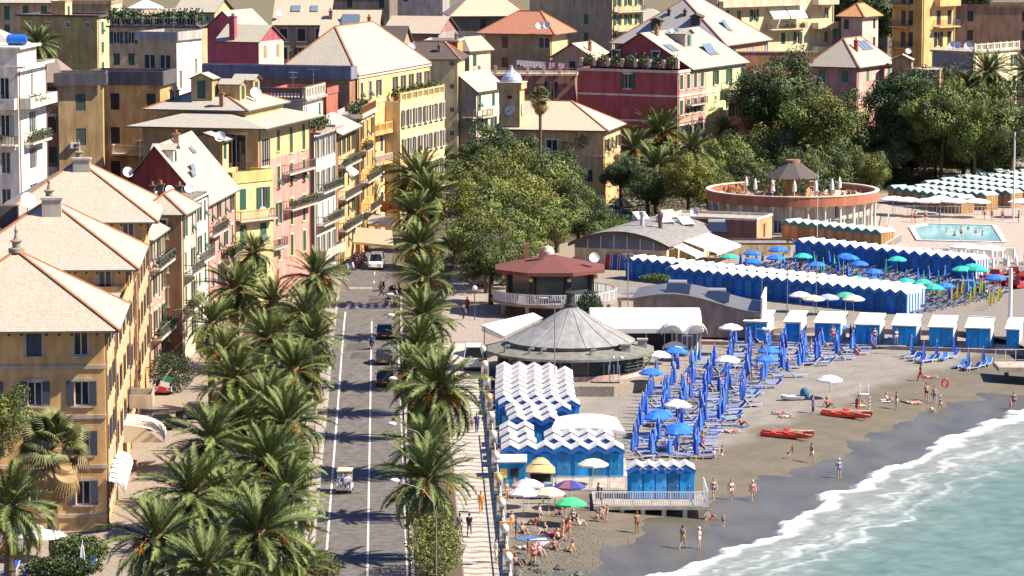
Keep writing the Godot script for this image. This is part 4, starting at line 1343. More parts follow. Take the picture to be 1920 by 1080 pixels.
	n=house("town_house","grey gabled house with cream side facing the clock tower",V(-5.36,16.76,-520),6.4,10,0.42,{"wall": plaster("warm grey wall",Color(0.36,0.32,0.26)),"side": plaster("ivory wall",Color(0.72,0.68,0.56)),"front": [".s.",".s.","..c"],"street": ["f.cc","ococ","c.cc"],"shutter": green,"roof": {"kind": "gable","rise": 2.8,"axis": "z","over": 0.5,"m": slate("sand slate",Color(0.54,0.46,0.34))},"balconies": [["street",0.2,4.0,3.9,1.0],["front",4.4,6.3,3.9,0.9]]})
	clock_house(cream,cap)
	var fill:=[[250,-8,700,26,"long plum roofed house along the upper edge",brown,"dusky wall"],[420,-6,690,20,"straw roofed house at the upper edge above raspberry house",slate("straw slate",Color(0.5,0.4,0.26)),"tan wall"],[1250,-12,690,12,"pale house just behind the great grey roof",pale,"cream wall"],[1660,-6,720,12,"shaded house among dark trees at the top right",brown,"dusky wall"],[1840,-14,690,16,"cream terrace house at the top right edge",cream,"cream wall"]]
	for f in fill:
		house("town_house",f[4],hill_eave(f[0],f[2]),f[3],10,0.15,{"wall": plaster(f[6],Color(0.3,0.25,0.2)),"front": ["c.o.c"],"roof": {"kind": "hip","rise": 2.6,"axis": "x","in0": 4,"in1": 4,"m": f[5]}})
func hotel_sign(at: Vector3)->void:
	var o:=thing("hotel_sign","tall blue sign with white letters one above another on the white house","sign",at)
	var m:=MB.new()
	m.use(mat("sign blue",Color(0.02,0.03,0.2),0.5))
	m.box(V(0,0,0),V(0.62,2.1,0.12))
	m.box(V(-0.5,-2.0,0),V(1.5,0.4,0.3))
	m.box(V(-0.7,0,-0.1),V(0.9,0.06,0.06))
	put("board",m,o)
	for k in 5:
		var t:=TextMesh.new()
		t.text="HOTEL"[k]
		t.font_size=32
		t.pixel_size=0.014
		t.depth=0.03
		t.material=mat("sign white",Color(0.7,0.7,0.72),0.5)
		put("letter",t,o,V(0,0.8-k*0.4,0.07))
func hill_eave(px: float,d: float)->Vector3:
	var x:=(px-960.0)/6500.0*d
	return V(x,hill(x,-d)+9.5+d*0.004,-d)
func ac_unit(n: Node3D,at: Vector3)->void:
	var m:=MB.new()
	m.use(mat("air conditioner white",Color(0.66,0.65,0.62),0.5))
	m.box(V(0,0,0.1),V(0.9,0.65,0.35))
	m.use(mat("air conditioner grille",Color(0.05,0.05,0.05),0.6))
	m.tube([V(0.15,0,0.27),V(0.15,0,0.3)],[0.24,0.24],10)
	for y in [13.4,17.6]:
		put("air_conditioner",m,n,V(at.x,y,0.1))
func canopy_tent(n: Node3D,at: Vector3,w: float,h: float)->void:
	var m:=MB.new()
	m.use(cloth("white canvas",Color(0.74,0.73,0.7)))
	var c:=[V(-w/2,h,w/2),V(w/2,h,w/2),V(w/2,h,-w/2),V(-w/2,h,-w/2)]
	var p:=V(0,h+1.4,0)
	for k in 4:
		m.tri(c[k],c[(k+1) % 4],p)
		m.quad(c[k]-V(0,0.3,0),c[(k+1) % 4]-V(0,0.3,0),c[(k+1) % 4],c[k])
	m.use(mat("dark pole",Color(0.08,0.08,0.08),0.5))
	for k in 4:
		m.bar(c[k],V(c[k].x,0,c[k].z),0.08)
	put("canopy",m,n,at)
func washing_line(at: Vector3,n: Node3D)->void:
	var y: float=roof_y.call(0,0)
	var m:=MB.new()
	m.use(mat("line",Color(0.4,0.4,0.4),0.7))
	m.bar(V(-9.6,y,-3),V(-9.6,y+2.4,-3),0.06)
	m.bar(V(-1.4,y,-2.4),V(-1.4,y+1.9,-2.4),0.06)
	m.bar(V(-9.6,y+2.35,-3),V(-1.4,y+1.85,-2.4),0.02)
	put("washing_line",m,n)
	for k in 15:
		var w:=MB.new()
		w.use(cloth("white linen",Color(0.78,0.78,0.8)) if k<8 else (cloth("pink linen",Color(0.72,0.5,0.58)) if k % 3 else cloth("dark linen",Color(0.12,0.08,0.12))))
		var x:=-9.3+k*0.52
		var hh:=0.7+0.5*fposmod(k*0.37,1.0)
		w.box(V(x,y+2.3-k*0.033-hh/2,-3+k*0.04),V(0.46,hh,0.02))
		put("washing",w,n)
func hotel(cream: Material,cap: Material,blue: Material,stone_m: Material)->void:
	var wall_m:=plaster("hotel ochre",Color(0.68,0.43,0.19))
	var o:={"category": "hotel","wall": wall_m,"front": ["cpcp","oooo","hoho","oooo"],"street": ["ooo","ooo","ooo","ooo"],"shutter": blue,"pitch": 3.85,"top": 0.35,"wh": 1.9,"ww": 1.15,"trim": stone_m,"band": stone_m,"band_every": 1,"band_drop": 0.85,"roof": {"kind": "hip","rise": 5.3,"axis": "z","in0": 8.0,"in1": 8.0,"over": 1.25,"m": cream,"cap": cap}}
	var n:=house("hotel","ochre hotel with three cream pyramid roofs topped by finials",V(-31.11,15.8,-262),14.2,13.6,-0.06,o)
	var seg:=[[V(-33.69,16,-300),14.2,16.4],[V(-36.07,15.99,-340),14.2,19.0]]
	hotel_trim(n,0)
	for k in 2:
		o["into"]=n
		o.roof.in0=9.0 if k==0 else 10.0
		o.roof.in1=o.roof.in0
		var b:=house("wing","wing %d" % k,seg[k][0],seg[k][1],seg[k][2],-0.06,o)
		hotel_trim(b,k+1)
		flatten(b,n)
	for k in 2:
		o["into"]=n
		var c: Vector3=[V(-31.93,12.71,-276),V(-34.53,12.97,-317)][k]
		c.y=13.8
		c.x-=0.05
		var q: Dictionary=o.duplicate()
		q.erase("front")
		q.street=["oooo","oooo","oooo"]
		q.roof={"parapet": 0.5}
		flatten(house("link","link %d" % k,c,13.0,23.5,-0.06,q),n)
	var white:=cloth("white canvas",Color(0.74,0.73,0.7))
	for k in 7:
		var h:=MB.new()
		h.use(white)
		for i in 5:
			var a:=PI/2*i/5.0
			var b:=PI/2*(i+1)/5.0
			var z:=-0.2-k*2.1
			h.quad(V(1.35*sin(b),2.7+1.1*cos(b),z),V(1.35*sin(b),2.7+1.1*cos(b),z-1.7),V(1.35*sin(a),2.7+1.1*cos(a),z-1.7),V(1.35*sin(a),2.7+1.1*cos(a),z))
		put("awning",h,n)
	var p:=MB.new()
	p.use(cloth("cream canvas",Color(0.62,0.56,0.44)))
	for k in 6:
		var a:=PI/2*k/6.0
		var b:=PI/2*(k+1)/6.0
		p.quad(V(3.4*sin(b),2.6+1.5*cos(b),-25),V(3.4*sin(b),2.6+1.5*cos(b),-31),V(3.4*sin(a),2.6+1.5*cos(a),-31),V(3.4*sin(a),2.6+1.5*cos(a),-25))
	p.quad(V(0,2.6,-25),V(3.4,2.6,-25),V(1.7,3.9,-25),V(0,4.1,-25))
	put("entrance_awning",p,n)
	balcony(n,Transform3D(Basis(V(0,0,-1),Vector3.UP,V(1,0,0)),V(0.2,0,-32)),0,4,4.6,2.0,stone_m,stone_m,true)
	var f:=MB.new()
	f.use(mat("flag pole",Color(0.5,0.5,0.5),0.4))
	f.bar(V(2.2,5.4,-34),V(3.8,7.6,-34),0.06)
	var w:=0.0
	for c in [Color(0.02,0.22,0.07),Color(0.74,0.74,0.72),Color(0.5,0.02,0.03)]:
		f.use(cloth("flag %s" % c,c))
		f.box(V(3.4-w*0.25,6.6-w*0.42,-34),V(0.85,0.5,0.03),Basis(Vector3.BACK,-0.25))
		w+=1.0
	put("flag",f,n)
func flatten(b: Node3D,n: Node3D)->void:
	for c in b.get_children():
		b.remove_child(c)
		c.transform=b.transform*c.transform
		c.name=numbered(str(c.name).rstrip("0123456789").trim_suffix("_"),n)
		n.add_child(c,true)
	n.remove_child(b)
	b.free()
func hotel_trim(n: Node3D,which: int)->void:
	var zc:=[-6.8,-8.2,-9.5]
	var y: float=roof_y.call(-7.1,zc[which])
	var m:=MB.new()
	m.use(plaster("finial stone",Color(0.3,0.26,0.22)))
	m.lathe(V(-7.1,y-0.15,zc[which]),[Vector2(0.62,0),Vector2(0.62,0.3),Vector2(0.3,0.38),Vector2(0.34,0.75),Vector2(0.52,0.9),Vector2(0.2,1.05),Vector2(0.1,1.5),Vector2(0.16,1.7),Vector2(0.05,1.95),Vector2(0,2.3)],10)
	put("finial",m,n)
	if which>0:
		var c:=MB.new()
		c.use(plaster("pale chimney",Color(0.42,0.39,0.36)))
		c.box(V(-6.7,y-0.9,zc[which]+2.1),V(1.7,2.2,1.3))
		c.box(V(-6.7,y+0.25,zc[which]+2.1),V(1.95,0.2,1.5))
		put("chimney",c,n)
	if which==1:
		var c:=MB.new()
		c.use(plaster("dark chimney",Color(0.1,0.09,0.085)))
		c.box(V(-11.0,y-1.6,zc[which]-0.5),V(2.2,2.0,1.4))
		put("chimney",c,n)
		dish(n,-9.0,zc[which]+0.6,0.5,0.75,1.1)
	var h: float=roof_y.call(-7.1,1.2)
	for k in 15:
		var b:=MB.new()
		b.use(mat("eave bracket",Color(0.07,0.05,0.035)))
		b.box(V(-0.5-k*0.95,h-0.25,0.6),V(0.16,0.35,0.95))
		put("eave_bracket",b,n)
	for k in 3:
		var b:=MB.new()
		b.use(mat("drain pipe",Color(0.2,0.1,0.06),0.5))
		b.tube([V(0.12,h-0.1,-0.4-k*6.3),V(0.12,-h+0.5,-0.4-k*6.3)],[0.07,0.07],6)
		if k != 1:
			put("drain_pipe",b,n)
func clock_house(cream: Material,cap: Material)->void:
	var wall_m:=plaster("clock house wall",Color(0.66,0.46,0.24))
	var n:=house("clock_house","sandy orange hall with hip roof and a domed clock tower",V(13.47,11.91,-508),15.6,13,0.22,{"category": "building","wall": wall_m,"side": plaster("clock house side",Color(0.74,0.5,0.24)),"front": [".p.p...",".o.o.o."],"street": ["oco","ooo"],"shutter": shutter_mat("dark shutters",Color(0.025,0.03,0.038)),"trim": plaster("white trim",Color(0.68,0.64,0.57)),"wh": 1.7,"ww": 1.7,"top": 1.6,"pitch": 4.4,"band": plaster("trim stone",Color(0.48,0.42,0.34)),"band_every": 5,"roof": {"kind": "hip","rise": 3.8,"axis": "x","in0": 3,"in1": 7,"over": 0.8,"m": slate("sand slate",Color(0.54,0.46,0.34)),"cap": cap}})
	var h: float=roof_y.call(0.0,-6.0)
	var t:=MB.new()
	t.use(wall_m)
	var eave:=12.6
	t.box(V(-14.1,eave+2.4,-1.2),V(3.1,5.6,3.1))
	t.box(V(-14.1,eave+5.5,-1.2),V(3.7,0.9,3.7))
	t.use(plaster("white trim",Color(0.68,0.64,0.57)))
	t.box(V(-14.1,eave+6.02,-1.2),V(3.9,0.14,3.9))
	for k in 6:
		t.box(V(-15.6+k*0.6,eave+4.96,0.5),V(0.2,0.22,0.25))
	var tower:=put("clock_tower",t,n)
	var d:=MB.new()
	d.use(mat("lead dome",Color(0.42,0.47,0.55),0.45,0.2))
	d.lathe(V(-14.1,eave+6.09,-1.2),[Vector2(1.5,0),Vector2(1.52,0.35),Vector2(1.36,0.8),Vector2(0.98,1.2),Vector2(0.5,1.5),Vector2(0.22,1.8),Vector2(0.08,2.1),Vector2(0.02,2.5),Vector2(0,2.5)],20)
	for k in 8:
		var a:=TAU*k/8.0
		d.tube([V(-14.1+1.54*cos(a),eave+6.4,-1.2-1.54*sin(a)),V(-14.1+1.0*cos(a),eave+7.32,-1.2-1.0*sin(a)),V(-14.1+0.2*cos(a),eave+7.95,-1.2-0.2*sin(a))],[0.04,0.04,0.03],4,false)
	put("dome",d,tower)
	for f in 2:
		var c:=MB.new()
		c.use(mat("clock rim",Color(0.12,0.1,0.09),0.5))
		c.tube([V(0,0,0),V(0,0,0.1)],[0.86,0.86],24)
		c.use(mat("clock face",Color(0.72,0.72,0.7),0.5))
		c.tube([V(0,0,0.1),V(0,0,0.13)],[0.76,0.76],24)
		c.use(mat("clock hands",Color(0.02,0.02,0.025),0.5))
		for k in 12:
			var a:=TAU*k/12.0
			c.bar(V(sin(a)*0.58,cos(a)*0.58,0.14),V(sin(a)*0.71,cos(a)*0.71,0.14),0.06)
		var ah:=deg_to_rad(238.0)
		var am:=deg_to_rad(48.0)
		c.bar(V(0,0,0.15),V(sin(ah)*0.4,cos(ah)*0.4,0.15),0.09)
		c.bar(V(0,0,0.17),V(sin(am)*0.6,cos(am)*0.6,0.17),0.07)
		if f==0:
			put("clock",c,tower,V(-14.1,eave+1.9,0.36))
		else:
			put("clock",c,tower,V(-12.54,eave+1.9,-1.2),Basis(Vector3.UP,PI/2))
	var o:=MB.new()
	o.use(mat("oval window",Color(0.03,0.015,0.015),0.3))
	o.ball(V(-14.1,eave+3.9,0.36),V(0.42,0.28,0.05),12,6)
	put("oval_window",o,tower)
# ---------------------------------------------------------------- restaurants,pavilions and the pool
func ngon_panels(m: MB,c: Vector3,r: float,y0: float,y1: float,n: int,a0: float,a1: float)->void:
	for k in n:
		var t0:=a0+(a1-a0)*k/n
		var t1:=a0+(a1-a0)*(k+1)/n
		m.quad(c+V(r*cos(t0),y0,-r*sin(t0)),c+V(r*cos(t1),y0,-r*sin(t1)),c+V(r*cos(t1),y1,-r*sin(t1)),c+V(r*cos(t0),y1,-r*sin(t0)))
func waterfront()->void:
	round_pavilion()
	red_pavilion()
	tents()
	wave_house()
	barrel_hall()
	rotunda()
	pool()
func roof_vent(o: Node,at: Vector3,h:=0.9)->void:
	var m:=MB.new()
	m.use(mat("vent metal",Color(0.3,0.3,0.3),0.4,0.5))
	m.tube([V(0,-0.2,0),V(0,h,0)],[0.13,0.13],8)
	m.tube([V(0,h,0),V(0.25,h+0.12,0),V(0.5,h+0.05,0)],[0.15,0.15,0.13],8)
	put("roof_vent",m,o,at)
func round_pavilion()->void:
	var o:=thing("round_restaurant","round glass restaurant with grey cone roof above a flat grey brim","restaurant",V(5.9,0,-346))
	var m:=MB.new()
	m.use(plaster("pink plinth",Color(0.55,0.42,0.38)))
	m.lathe(Vector3.ZERO,[Vector2(7.6,-1.2),Vector2(7.6,0.5),Vector2(7.3,0.5)],28)
	put("plinth",m,o)
	m=MB.new()
	m.use(mat("tinted glass",Color(0.03,0.05,0.05),0.08))
	ngon_panels(m,Vector3.ZERO,7.2,0.5,2.2,28,0,TAU)
	put("glass_wall",m,o)
	for k in 28:
		var a:=TAU*k/28.0
		var p:=MB.new()
		p.use(plaster("rosy brown post",Color(0.3,0.17,0.13)))
		p.box(V(7.28*cos(a),1.35,-7.28*sin(a)),V(0.16,1.75,0.16),Basis(Vector3.UP,a))
		put("post",p,o)
	m=MB.new()
	m.use(plaster("grey green felt",Color(0.2,0.21,0.19)))
	m.lathe(Vector3.ZERO,[Vector2(8.4,2.02),Vector2(8.6,2.05),Vector2(8.6,2.3),Vector2(6.3,2.85),Vector2(6.3,3.2)],14,0.2,TAU+0.2)
	m.lathe(Vector3.ZERO,[Vector2(7.0,2.2),Vector2(8.4,2.02)].map(func(v): return v),14,0.2,TAU+0.2)
	put("brim_roof",m,o)
	m=MB.new()
	m.use(plaster("lead sheet",Color(0.3,0.315,0.33)))
	m.lathe(Vector3.ZERO,[Vector2(6.4,3.12),Vector2(6.5,3.2),Vector2(3.6,4.6),Vector2(1.5,5.9),Vector2(0.6,6.5)],28)
	put("cone_roof",m,o)
	for k in 14:
		var a:=TAU*k/14.0
		var s:=MB.new()
		s.use(plaster("lead seam",Color(0.31,0.32,0.33)))
		s.tube([V(6.5*cos(a),3.22,-6.5*sin(a)),V(3.6*cos(a),4.62,-3.6*sin(a)),V(1.5*cos(a),5.92,-1.5*sin(a)),V(0.6*cos(a),6.52,-0.6*sin(a))],[0.05,0.05,0.04,0.03],4,false)
		put("seam",s,o)
	m=MB.new()
	m.use(mat("black chimney",Color(0.03,0.03,0.035),0.6))
	m.lathe(Vector3.ZERO,[Vector2(0.66,6.2),Vector2(0.66,6.8),Vector2(0.48,6.9),Vector2(0.44,7.7),Vector2(0.58,7.8),Vector2(0.58,8.0),Vector2(0,8.0)],14)
	put("chimney",m,o)
	for p in [[-6.6,4.0],[-4.2,5.9],[-3.0,6.4],[1.9,6.9]]:
		roof_vent(o,V(p[0],2.5,p[1]),0.5)
	for p in [[5.4,4.6],[7.2,1.0]]:
		m=MB.new()
		m.use(plaster("grey coping",Color(0.4,0.39,0.38)))
		m.box(V(0,0.35,0),V(0.9,0.8,0.7))
		m.box(V(0,0.85,0),V(1.1,0.14,0.9))
		put("roof_box",m,o,V(p[0],2.5,p[1]))
	for k in 3:
		m=MB.new()
		m.use(mat("dark green bench",Color(0.03,0.07,0.06),0.6))
		for t in 5:
			var a:=-1.25+t*0.18+0.5
			m.box(V((7.9+k*0.1)*cos(a),0.9+k*0.35,-(7.9+k*0.1)*sin(a)),V(0.12,0.08,1.5),Basis(Vector3.UP,a))
		put("rail",m,o)
func red_pavilion()->void:
	var o:=thing("cafe_pavilion","octagonal cafe with dark red roof on a railed round terrace","cafe",V(4.3,0,-392))
	var m:=MB.new()
	m.use(plaster("terrace concrete",Color(0.36,0.3,0.27)))
	m.lathe(V(0.5,0,0),[Vector2(6.4,1.2),Vector2(7.2,1.35),Vector2(7.2,1.65),Vector2(0,1.66)],24)
	m.lathe(V(0.5,0,0),[Vector2(0.0,1.2),Vector2(6.4,1.2)].map(func(v): return v),24)
	put("terrace",m,o)
	for k in 9:
		var a:=TAU*k/9.0
		m=MB.new()
		m.use(plaster("pale post",Color(0.6,0.5,0.35)))
		m.box(V(0.5+6.2*cos(a),0.6,-6.2*sin(a)),V(0.4,1.3,0.4))
		put("pillar",m,o)
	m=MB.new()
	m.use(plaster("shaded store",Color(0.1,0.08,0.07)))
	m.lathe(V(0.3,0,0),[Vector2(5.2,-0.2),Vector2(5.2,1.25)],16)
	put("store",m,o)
	m=MB.new()
	m.use(mat("cafe glass",Color(0.05,0.07,0.075),0.08))
	ngon_panels(m,Vector3.ZERO,5.0,1.66,4.9,8,0.39,TAU+0.39)
	put("glass_wall",m,o)
	for k in 8:
		var a:=0.39+TAU*k/8.0
		m=MB.new()
		m.use(mat("black post",Color(0.015,0.014,0.014),0.5))
		m.box(V(5.05*cos(a),3.25,-5.05*sin(a)),V(0.7,3.3,0.45),Basis(Vector3.UP,a+PI/2))
		put("post",m,o)
		m=MB.new()
		m.use(mat("globe lamp",Color(0.7,0.52,0.25),0.3))
		m.ball(V(5.6*cos(a),4.3,-5.6*sin(a)),V(0.26,0.26,0.26),10,6)
		put("globe",m,o)
	m=MB.new()
	m.use(slate("dark red shingles",Color(0.17,0.055,0.045),0.3))
	for k in 8:
		var t0:=0.39+TAU*k/8.0
		var t1:=0.39+TAU*(k+1)/8.0
		var a:=V(6.7*cos(t0),5.2,-6.7*sin(t0))
		var b:=V(6.7*cos(t1),5.2,-6.7*sin(t1))
		m.quad(a,b,V(b.x*0.12,6.5,b.z*0.12),V(a.x*0.12,6.5,a.z*0.12))
		m.quad(a-V(0,0.4,0),b-V(0,0.4,0),b,a)
		m.tri(b*V(0.99,0,0.99)+V(0,4.85,0),a*V(0.99,0,0.99)+V(0,4.85,0),V(0,4.85,0))
	m.poly([V(0.8,6.5,0),V(0,6.5,0.8),V(-0.8,6.5,0),V(0,6.5,-0.8)])
	put("roof",m,o)
	for p in [[-1.0,1.6,1.9],[-2.6,-3.0,1.9]]:
		m=MB.new()
		m.use(plaster("rose chimney",Color(0.36,0.17,0.13)))
		m.box(V(p[0],6.6,p[1]),V(0.55,p[2],0.55))
		put("chimney",m,o)
	m=MB.new()
	m.use(mat("vent cap",Color(0.6,0.5,0.36),0.5))
	m.lathe(V(-0.2,0,-3.4),[Vector2(0.75,6.3),Vector2(0.75,6.6),Vector2(0.5,7.1),Vector2(0,7.25)],12)
	put("vent_cap",m,o)
	roof_y=func(_x: float,_z: float)->float: return 5.6
	dish(o,5.0,2.4,0.1,0.6,0.9)
	for k in 22:
		var a:=-2.9+4.75*k/22.0
		var b:=-2.9+4.75*(k+1)/22.0
		if k>19:
			continue
		railing(o,V(0.5+7.1*cos(a),1.66,-7.1*sin(a)),V(0.5+7.1*cos(b),1.66,-7.1*sin(b)),1.1,mat("white rail",Color(0.62,0.62,0.62),0.4),0.22,0.1)
	m=MB.new()
	m.use(plaster("terrace concrete",Color(0.36,0.3,0.27)))
	m.box(V(9.0,1.45,-1.5),V(5.6,0.35,3.0))
	put("bridge",m,o)
	railing(o,V(7.2,1.63,0.0),V(11.8,1.63,0.0),1.1,mat("white rail",Color(0.62,0.62,0.62),0.4),0.22,0.1)
	for k in 3:
		m=MB.new()
		m.use(plaster("pale post",Color(0.6,0.5,0.35)))
		m.box(V(8.0+k*1.7,0.6,-0.6),V(0.35,1.3,0.35))
		put("pillar",m,o)
	for p in [[-0.8,6.0],[2.2,6.1],[-3.4,4.9],[4.4,4.9]]:
		m=MB.new()
		m.use(mat("white plastic",Color(0.72,0.72,0.7),0.4))
		m.lathe(V(p[0],1.66,p[1]),[Vector2(0.06,0),Vector2(0.05,0.7),Vector2(0.55,0.72),Vector2(0.55,0.76),Vector2(0,0.76)],10)
		for s in [-0.8,0.8]:
			m.box(V(p[0]+s,2.1,p[1]),V(0.45,0.06,0.45))
			m.box(V(p[0]+s*1.25,2.35,p[1]),V(0.06,0.5,0.45))
			m.box(V(p[0]+s,1.87,p[1]),V(0.35,0.42,0.35))
		put("table_set",m,o)
func sheet(m: MB,a: Vector3,b: Vector3,c: Vector3,d: Vector3,sag: float,n:=8)->void:
	for i in n:
		for j in n:
			var q:=[]
			for w in [[i,j],[i+1,j],[i+1,j+1],[i,j+1]]:
				var u: float=float(w[0])/n
				var v: float=float(w[1])/n
				q.append(a.lerp(b,u).lerp(d.lerp(c,u),v)-V(0,sag*16.0*u*(1-u)*v*(1-v),0))
			m.quad(q[0],q[1],q[2],q[3])
func tents()->void:
	var white:=cloth("white canvas",Color(0.74,0.73,0.7))
	var o:=thing("shade_sail","large white shade sail behind the grey cone roof, next to promenade","sail")
	var m:=MB.new()
	m.use(white)
	sheet(m,V(-0.82,2.86,-351),V(3.3,3.41,-361),V(2.28,3.06,-368),V(-3.17,3.08,-358),0.35)
	var a:=V(-3.17,3.08,-358)
	var b:=V(-0.82,2.86,-351)
	m.quad(a-V(0,0.7,0),b-V(0,0.4,0),b,a)
	put("canvas",m,o)
	for p in [V(-2.88,3.04,-357),V(-0.76,2.68,-351.5),V(2.28,3.08,-367),V(3.14,3.35,-361)]:
		m=MB.new()
		m.use(mat("steel post",Color(0.4,0.4,0.4),0.4,0.4))
		m.bar(p,V(p.x,-0.1,p.z),0.1)
		put("post",m,o)
	o=thing("marquee","long white vaulted marquee beside the grey cone roof","marquee",V(14.0,0,-362.5))
	m=MB.new()
	m.use(white)
	var w:=11.6
	for k in 10:
		var t0:=PI*k/10.0
		var t1:=PI*(k+1)/10.0
		for s in 6:
			var x0:=-w/2+w*s/6.0
			var x1:=-w/2+w*(s+1)/6.0
			var bulge:=func(x: float,t: float)->Vector3: return V(x,2.7+1.55*sin(t)-0.05*cos(x*3.2),4.6*cos(t))
			m.quad(bulge.call(x0,t0),bulge.call(x1,t0),bulge.call(x1,t1),bulge.call(x0,t1))
	m.quad(V(-w/2,2.2,4.6),V(w/2,2.2,4.6),V(w/2,2.66,4.6),V(-w/2,2.66,4.6))
	put("canvas",m,o)
	for k in 7:
		m=MB.new()
		m.use(mat("steel post",Color(0.4,0.4,0.4),0.4,0.4))
		for z in [-4.5,4.5]:
			m.bar(V(-w/2+0.1+k*(w-0.2)/6.0,0,z),V(-w/2+0.1+k*(w-0.2)/6.0,2.7,z),0.09)
		put("post",m,o)
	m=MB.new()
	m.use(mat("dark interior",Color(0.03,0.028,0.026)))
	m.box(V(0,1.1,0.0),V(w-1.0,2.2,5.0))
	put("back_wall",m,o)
	for k in 2:
		m=MB.new()
		m.use(white)
		for i in 8:
			var t0:=PI*i/8.0
			var t1:=PI*(i+1)/8.0
			m.quad(V(1.1*cos(t0),2.3+1.1*sin(t0),2.6),V(1.1*cos(t1),2.3+1.1*sin(t1),2.6),V(1.1*cos(t1),2.3+1.1*sin(t1),0),V(1.1*cos(t0),2.3+1.1*sin(t0),0))
		put("porch",m,o,V(2.6+k*2.6,0,4.4))
	o=thing("kiosk","white eight-sided kiosk with glazed door and canvas roof by marquee","kiosk",V(18.2,0,-358.32))
	m=MB.new()
	m.use(plaster("cream wall",Color(0.7,0.62,0.48)))
	m.lathe(Vector3.ZERO,[Vector2(1.55,0),Vector2(1.55,0.5)],8)
	put("base",m,o)
	m=MB.new()
	m.use(mat("kiosk glass",Color(0.14,0.12,0.1),0.15))
	ngon_panels(m,Vector3.ZERO,1.45,0.5,2.5,8,0,TAU)
	put("glass_wall",m,o)
	for k in 8:
		var t:=TAU*k/8.0
		m=MB.new()
		m.use(mat("white window frame",Color(0.62,0.6,0.56)))
		m.box(V(1.5*cos(t),1.4,-1.5*sin(t)),V(0.14,2.3,0.14),Basis(Vector3.UP,t))
		put("post",m,o)
	m=MB.new()
	m.use(white)
	m.lathe(Vector3.ZERO,[Vector2(1.8,2.3),Vector2(1.85,2.6),Vector2(1.0,3.2),Vector2(0.0,3.75)],8)
	put("canvas",m,o)
	m=MB.new()
	m.use(mat("white window frame",Color(0.62,0.6,0.56)))
	m.box(V(0,1.15,1.62),V(1.1,2.1,0.06))
	m.use(mat("kiosk glass",Color(0.14,0.12,0.1),0.15))
	for x in [-0.27,0.27]:
		m.box(V(x,1.35,1.66),V(0.4,1.4,0.03))
	put("door",m,o)
func wave_house()->void:
	var o:=thing("bath_house","taupe bath house whose grey roof rises and dips like a wave","building",V(27.0,0,-373),-0.12)
	var wall_m:=plaster("taupe wall",Color(0.33,0.27,0.25))
	var L:=13.8
	var f:=func(x: float)->float: return 3.15+0.75*sin((x+L)/L*4.6+0.1)+0.5*(-x/L)
	var m:=MB.new()
	m.use(wall_m)
	var n:=24
	for k in n:
		var a:=-L+L*k/n
		var b:=-L+L*(k+1)/n
		m.quad(V(a,-0.4,0),V(b,-0.4,0),V(b,f.call(b),0),V(a,f.call(a),0))
		m.quad(V(b,-0.4,-9),V(a,-0.4,-9),V(a,f.call(a),-9),V(b,f.call(b),-9))
	m.use(plaster("white wall",Color(0.74,0.71,0.64)))
	m.box(V(0.1,1.9,-4.4),V(0.2,4.4,9.4))
	put("wall",m,o)
	m=MB.new()
	m.use(mat("dark grey sheet",Color(0.13,0.13,0.135),0.5))
	for k in n:
		var a:=-L-0.3+(L+0.2)*k/n
		var b:=-L-0.3+(L+0.2)*(k+1)/n
		var ya: float=f.call(a)
		var yb: float=f.call(b)
		m.quad(V(a,ya+0.12,0.5),V(b,yb+0.12,0.5),V(b,yb+0.12,-9.4),V(a,ya+0.12,-9.4))
		m.quad(V(a,ya-0.1,0.5),V(b,yb-0.1,0.5),V(b,yb+0.12,0.5),V(a,ya+0.12,0.5))
		m.quad(V(a,ya-0.1,-9.4),V(b,yb-0.1,-9.4),V(b,yb-0.1,0.5),V(a,ya-0.1,0.5))
	put("roof",m,o)
	for p in [-9.3,-5.0]:
		m=MB.new()
		var y: float=f.call(p)
		m.use(mat("tank steel",Color(0.5,0.48,0.46),0.35,0.5))
		m.tube([V(p-1.0,y+0.9,-3.4),V(p+1.0,y+0.9,-3.4)],[0.32,0.32],12)
		m.use(mat("solar panel",Color(0.02,0.025,0.04),0.12))
		m.box(V(p+0.2,y+0.4,-1.6),V(2.6,0.1,2.6),Basis(Vector3.RIGHT,0.3))
		put("solar_heater",m,o)
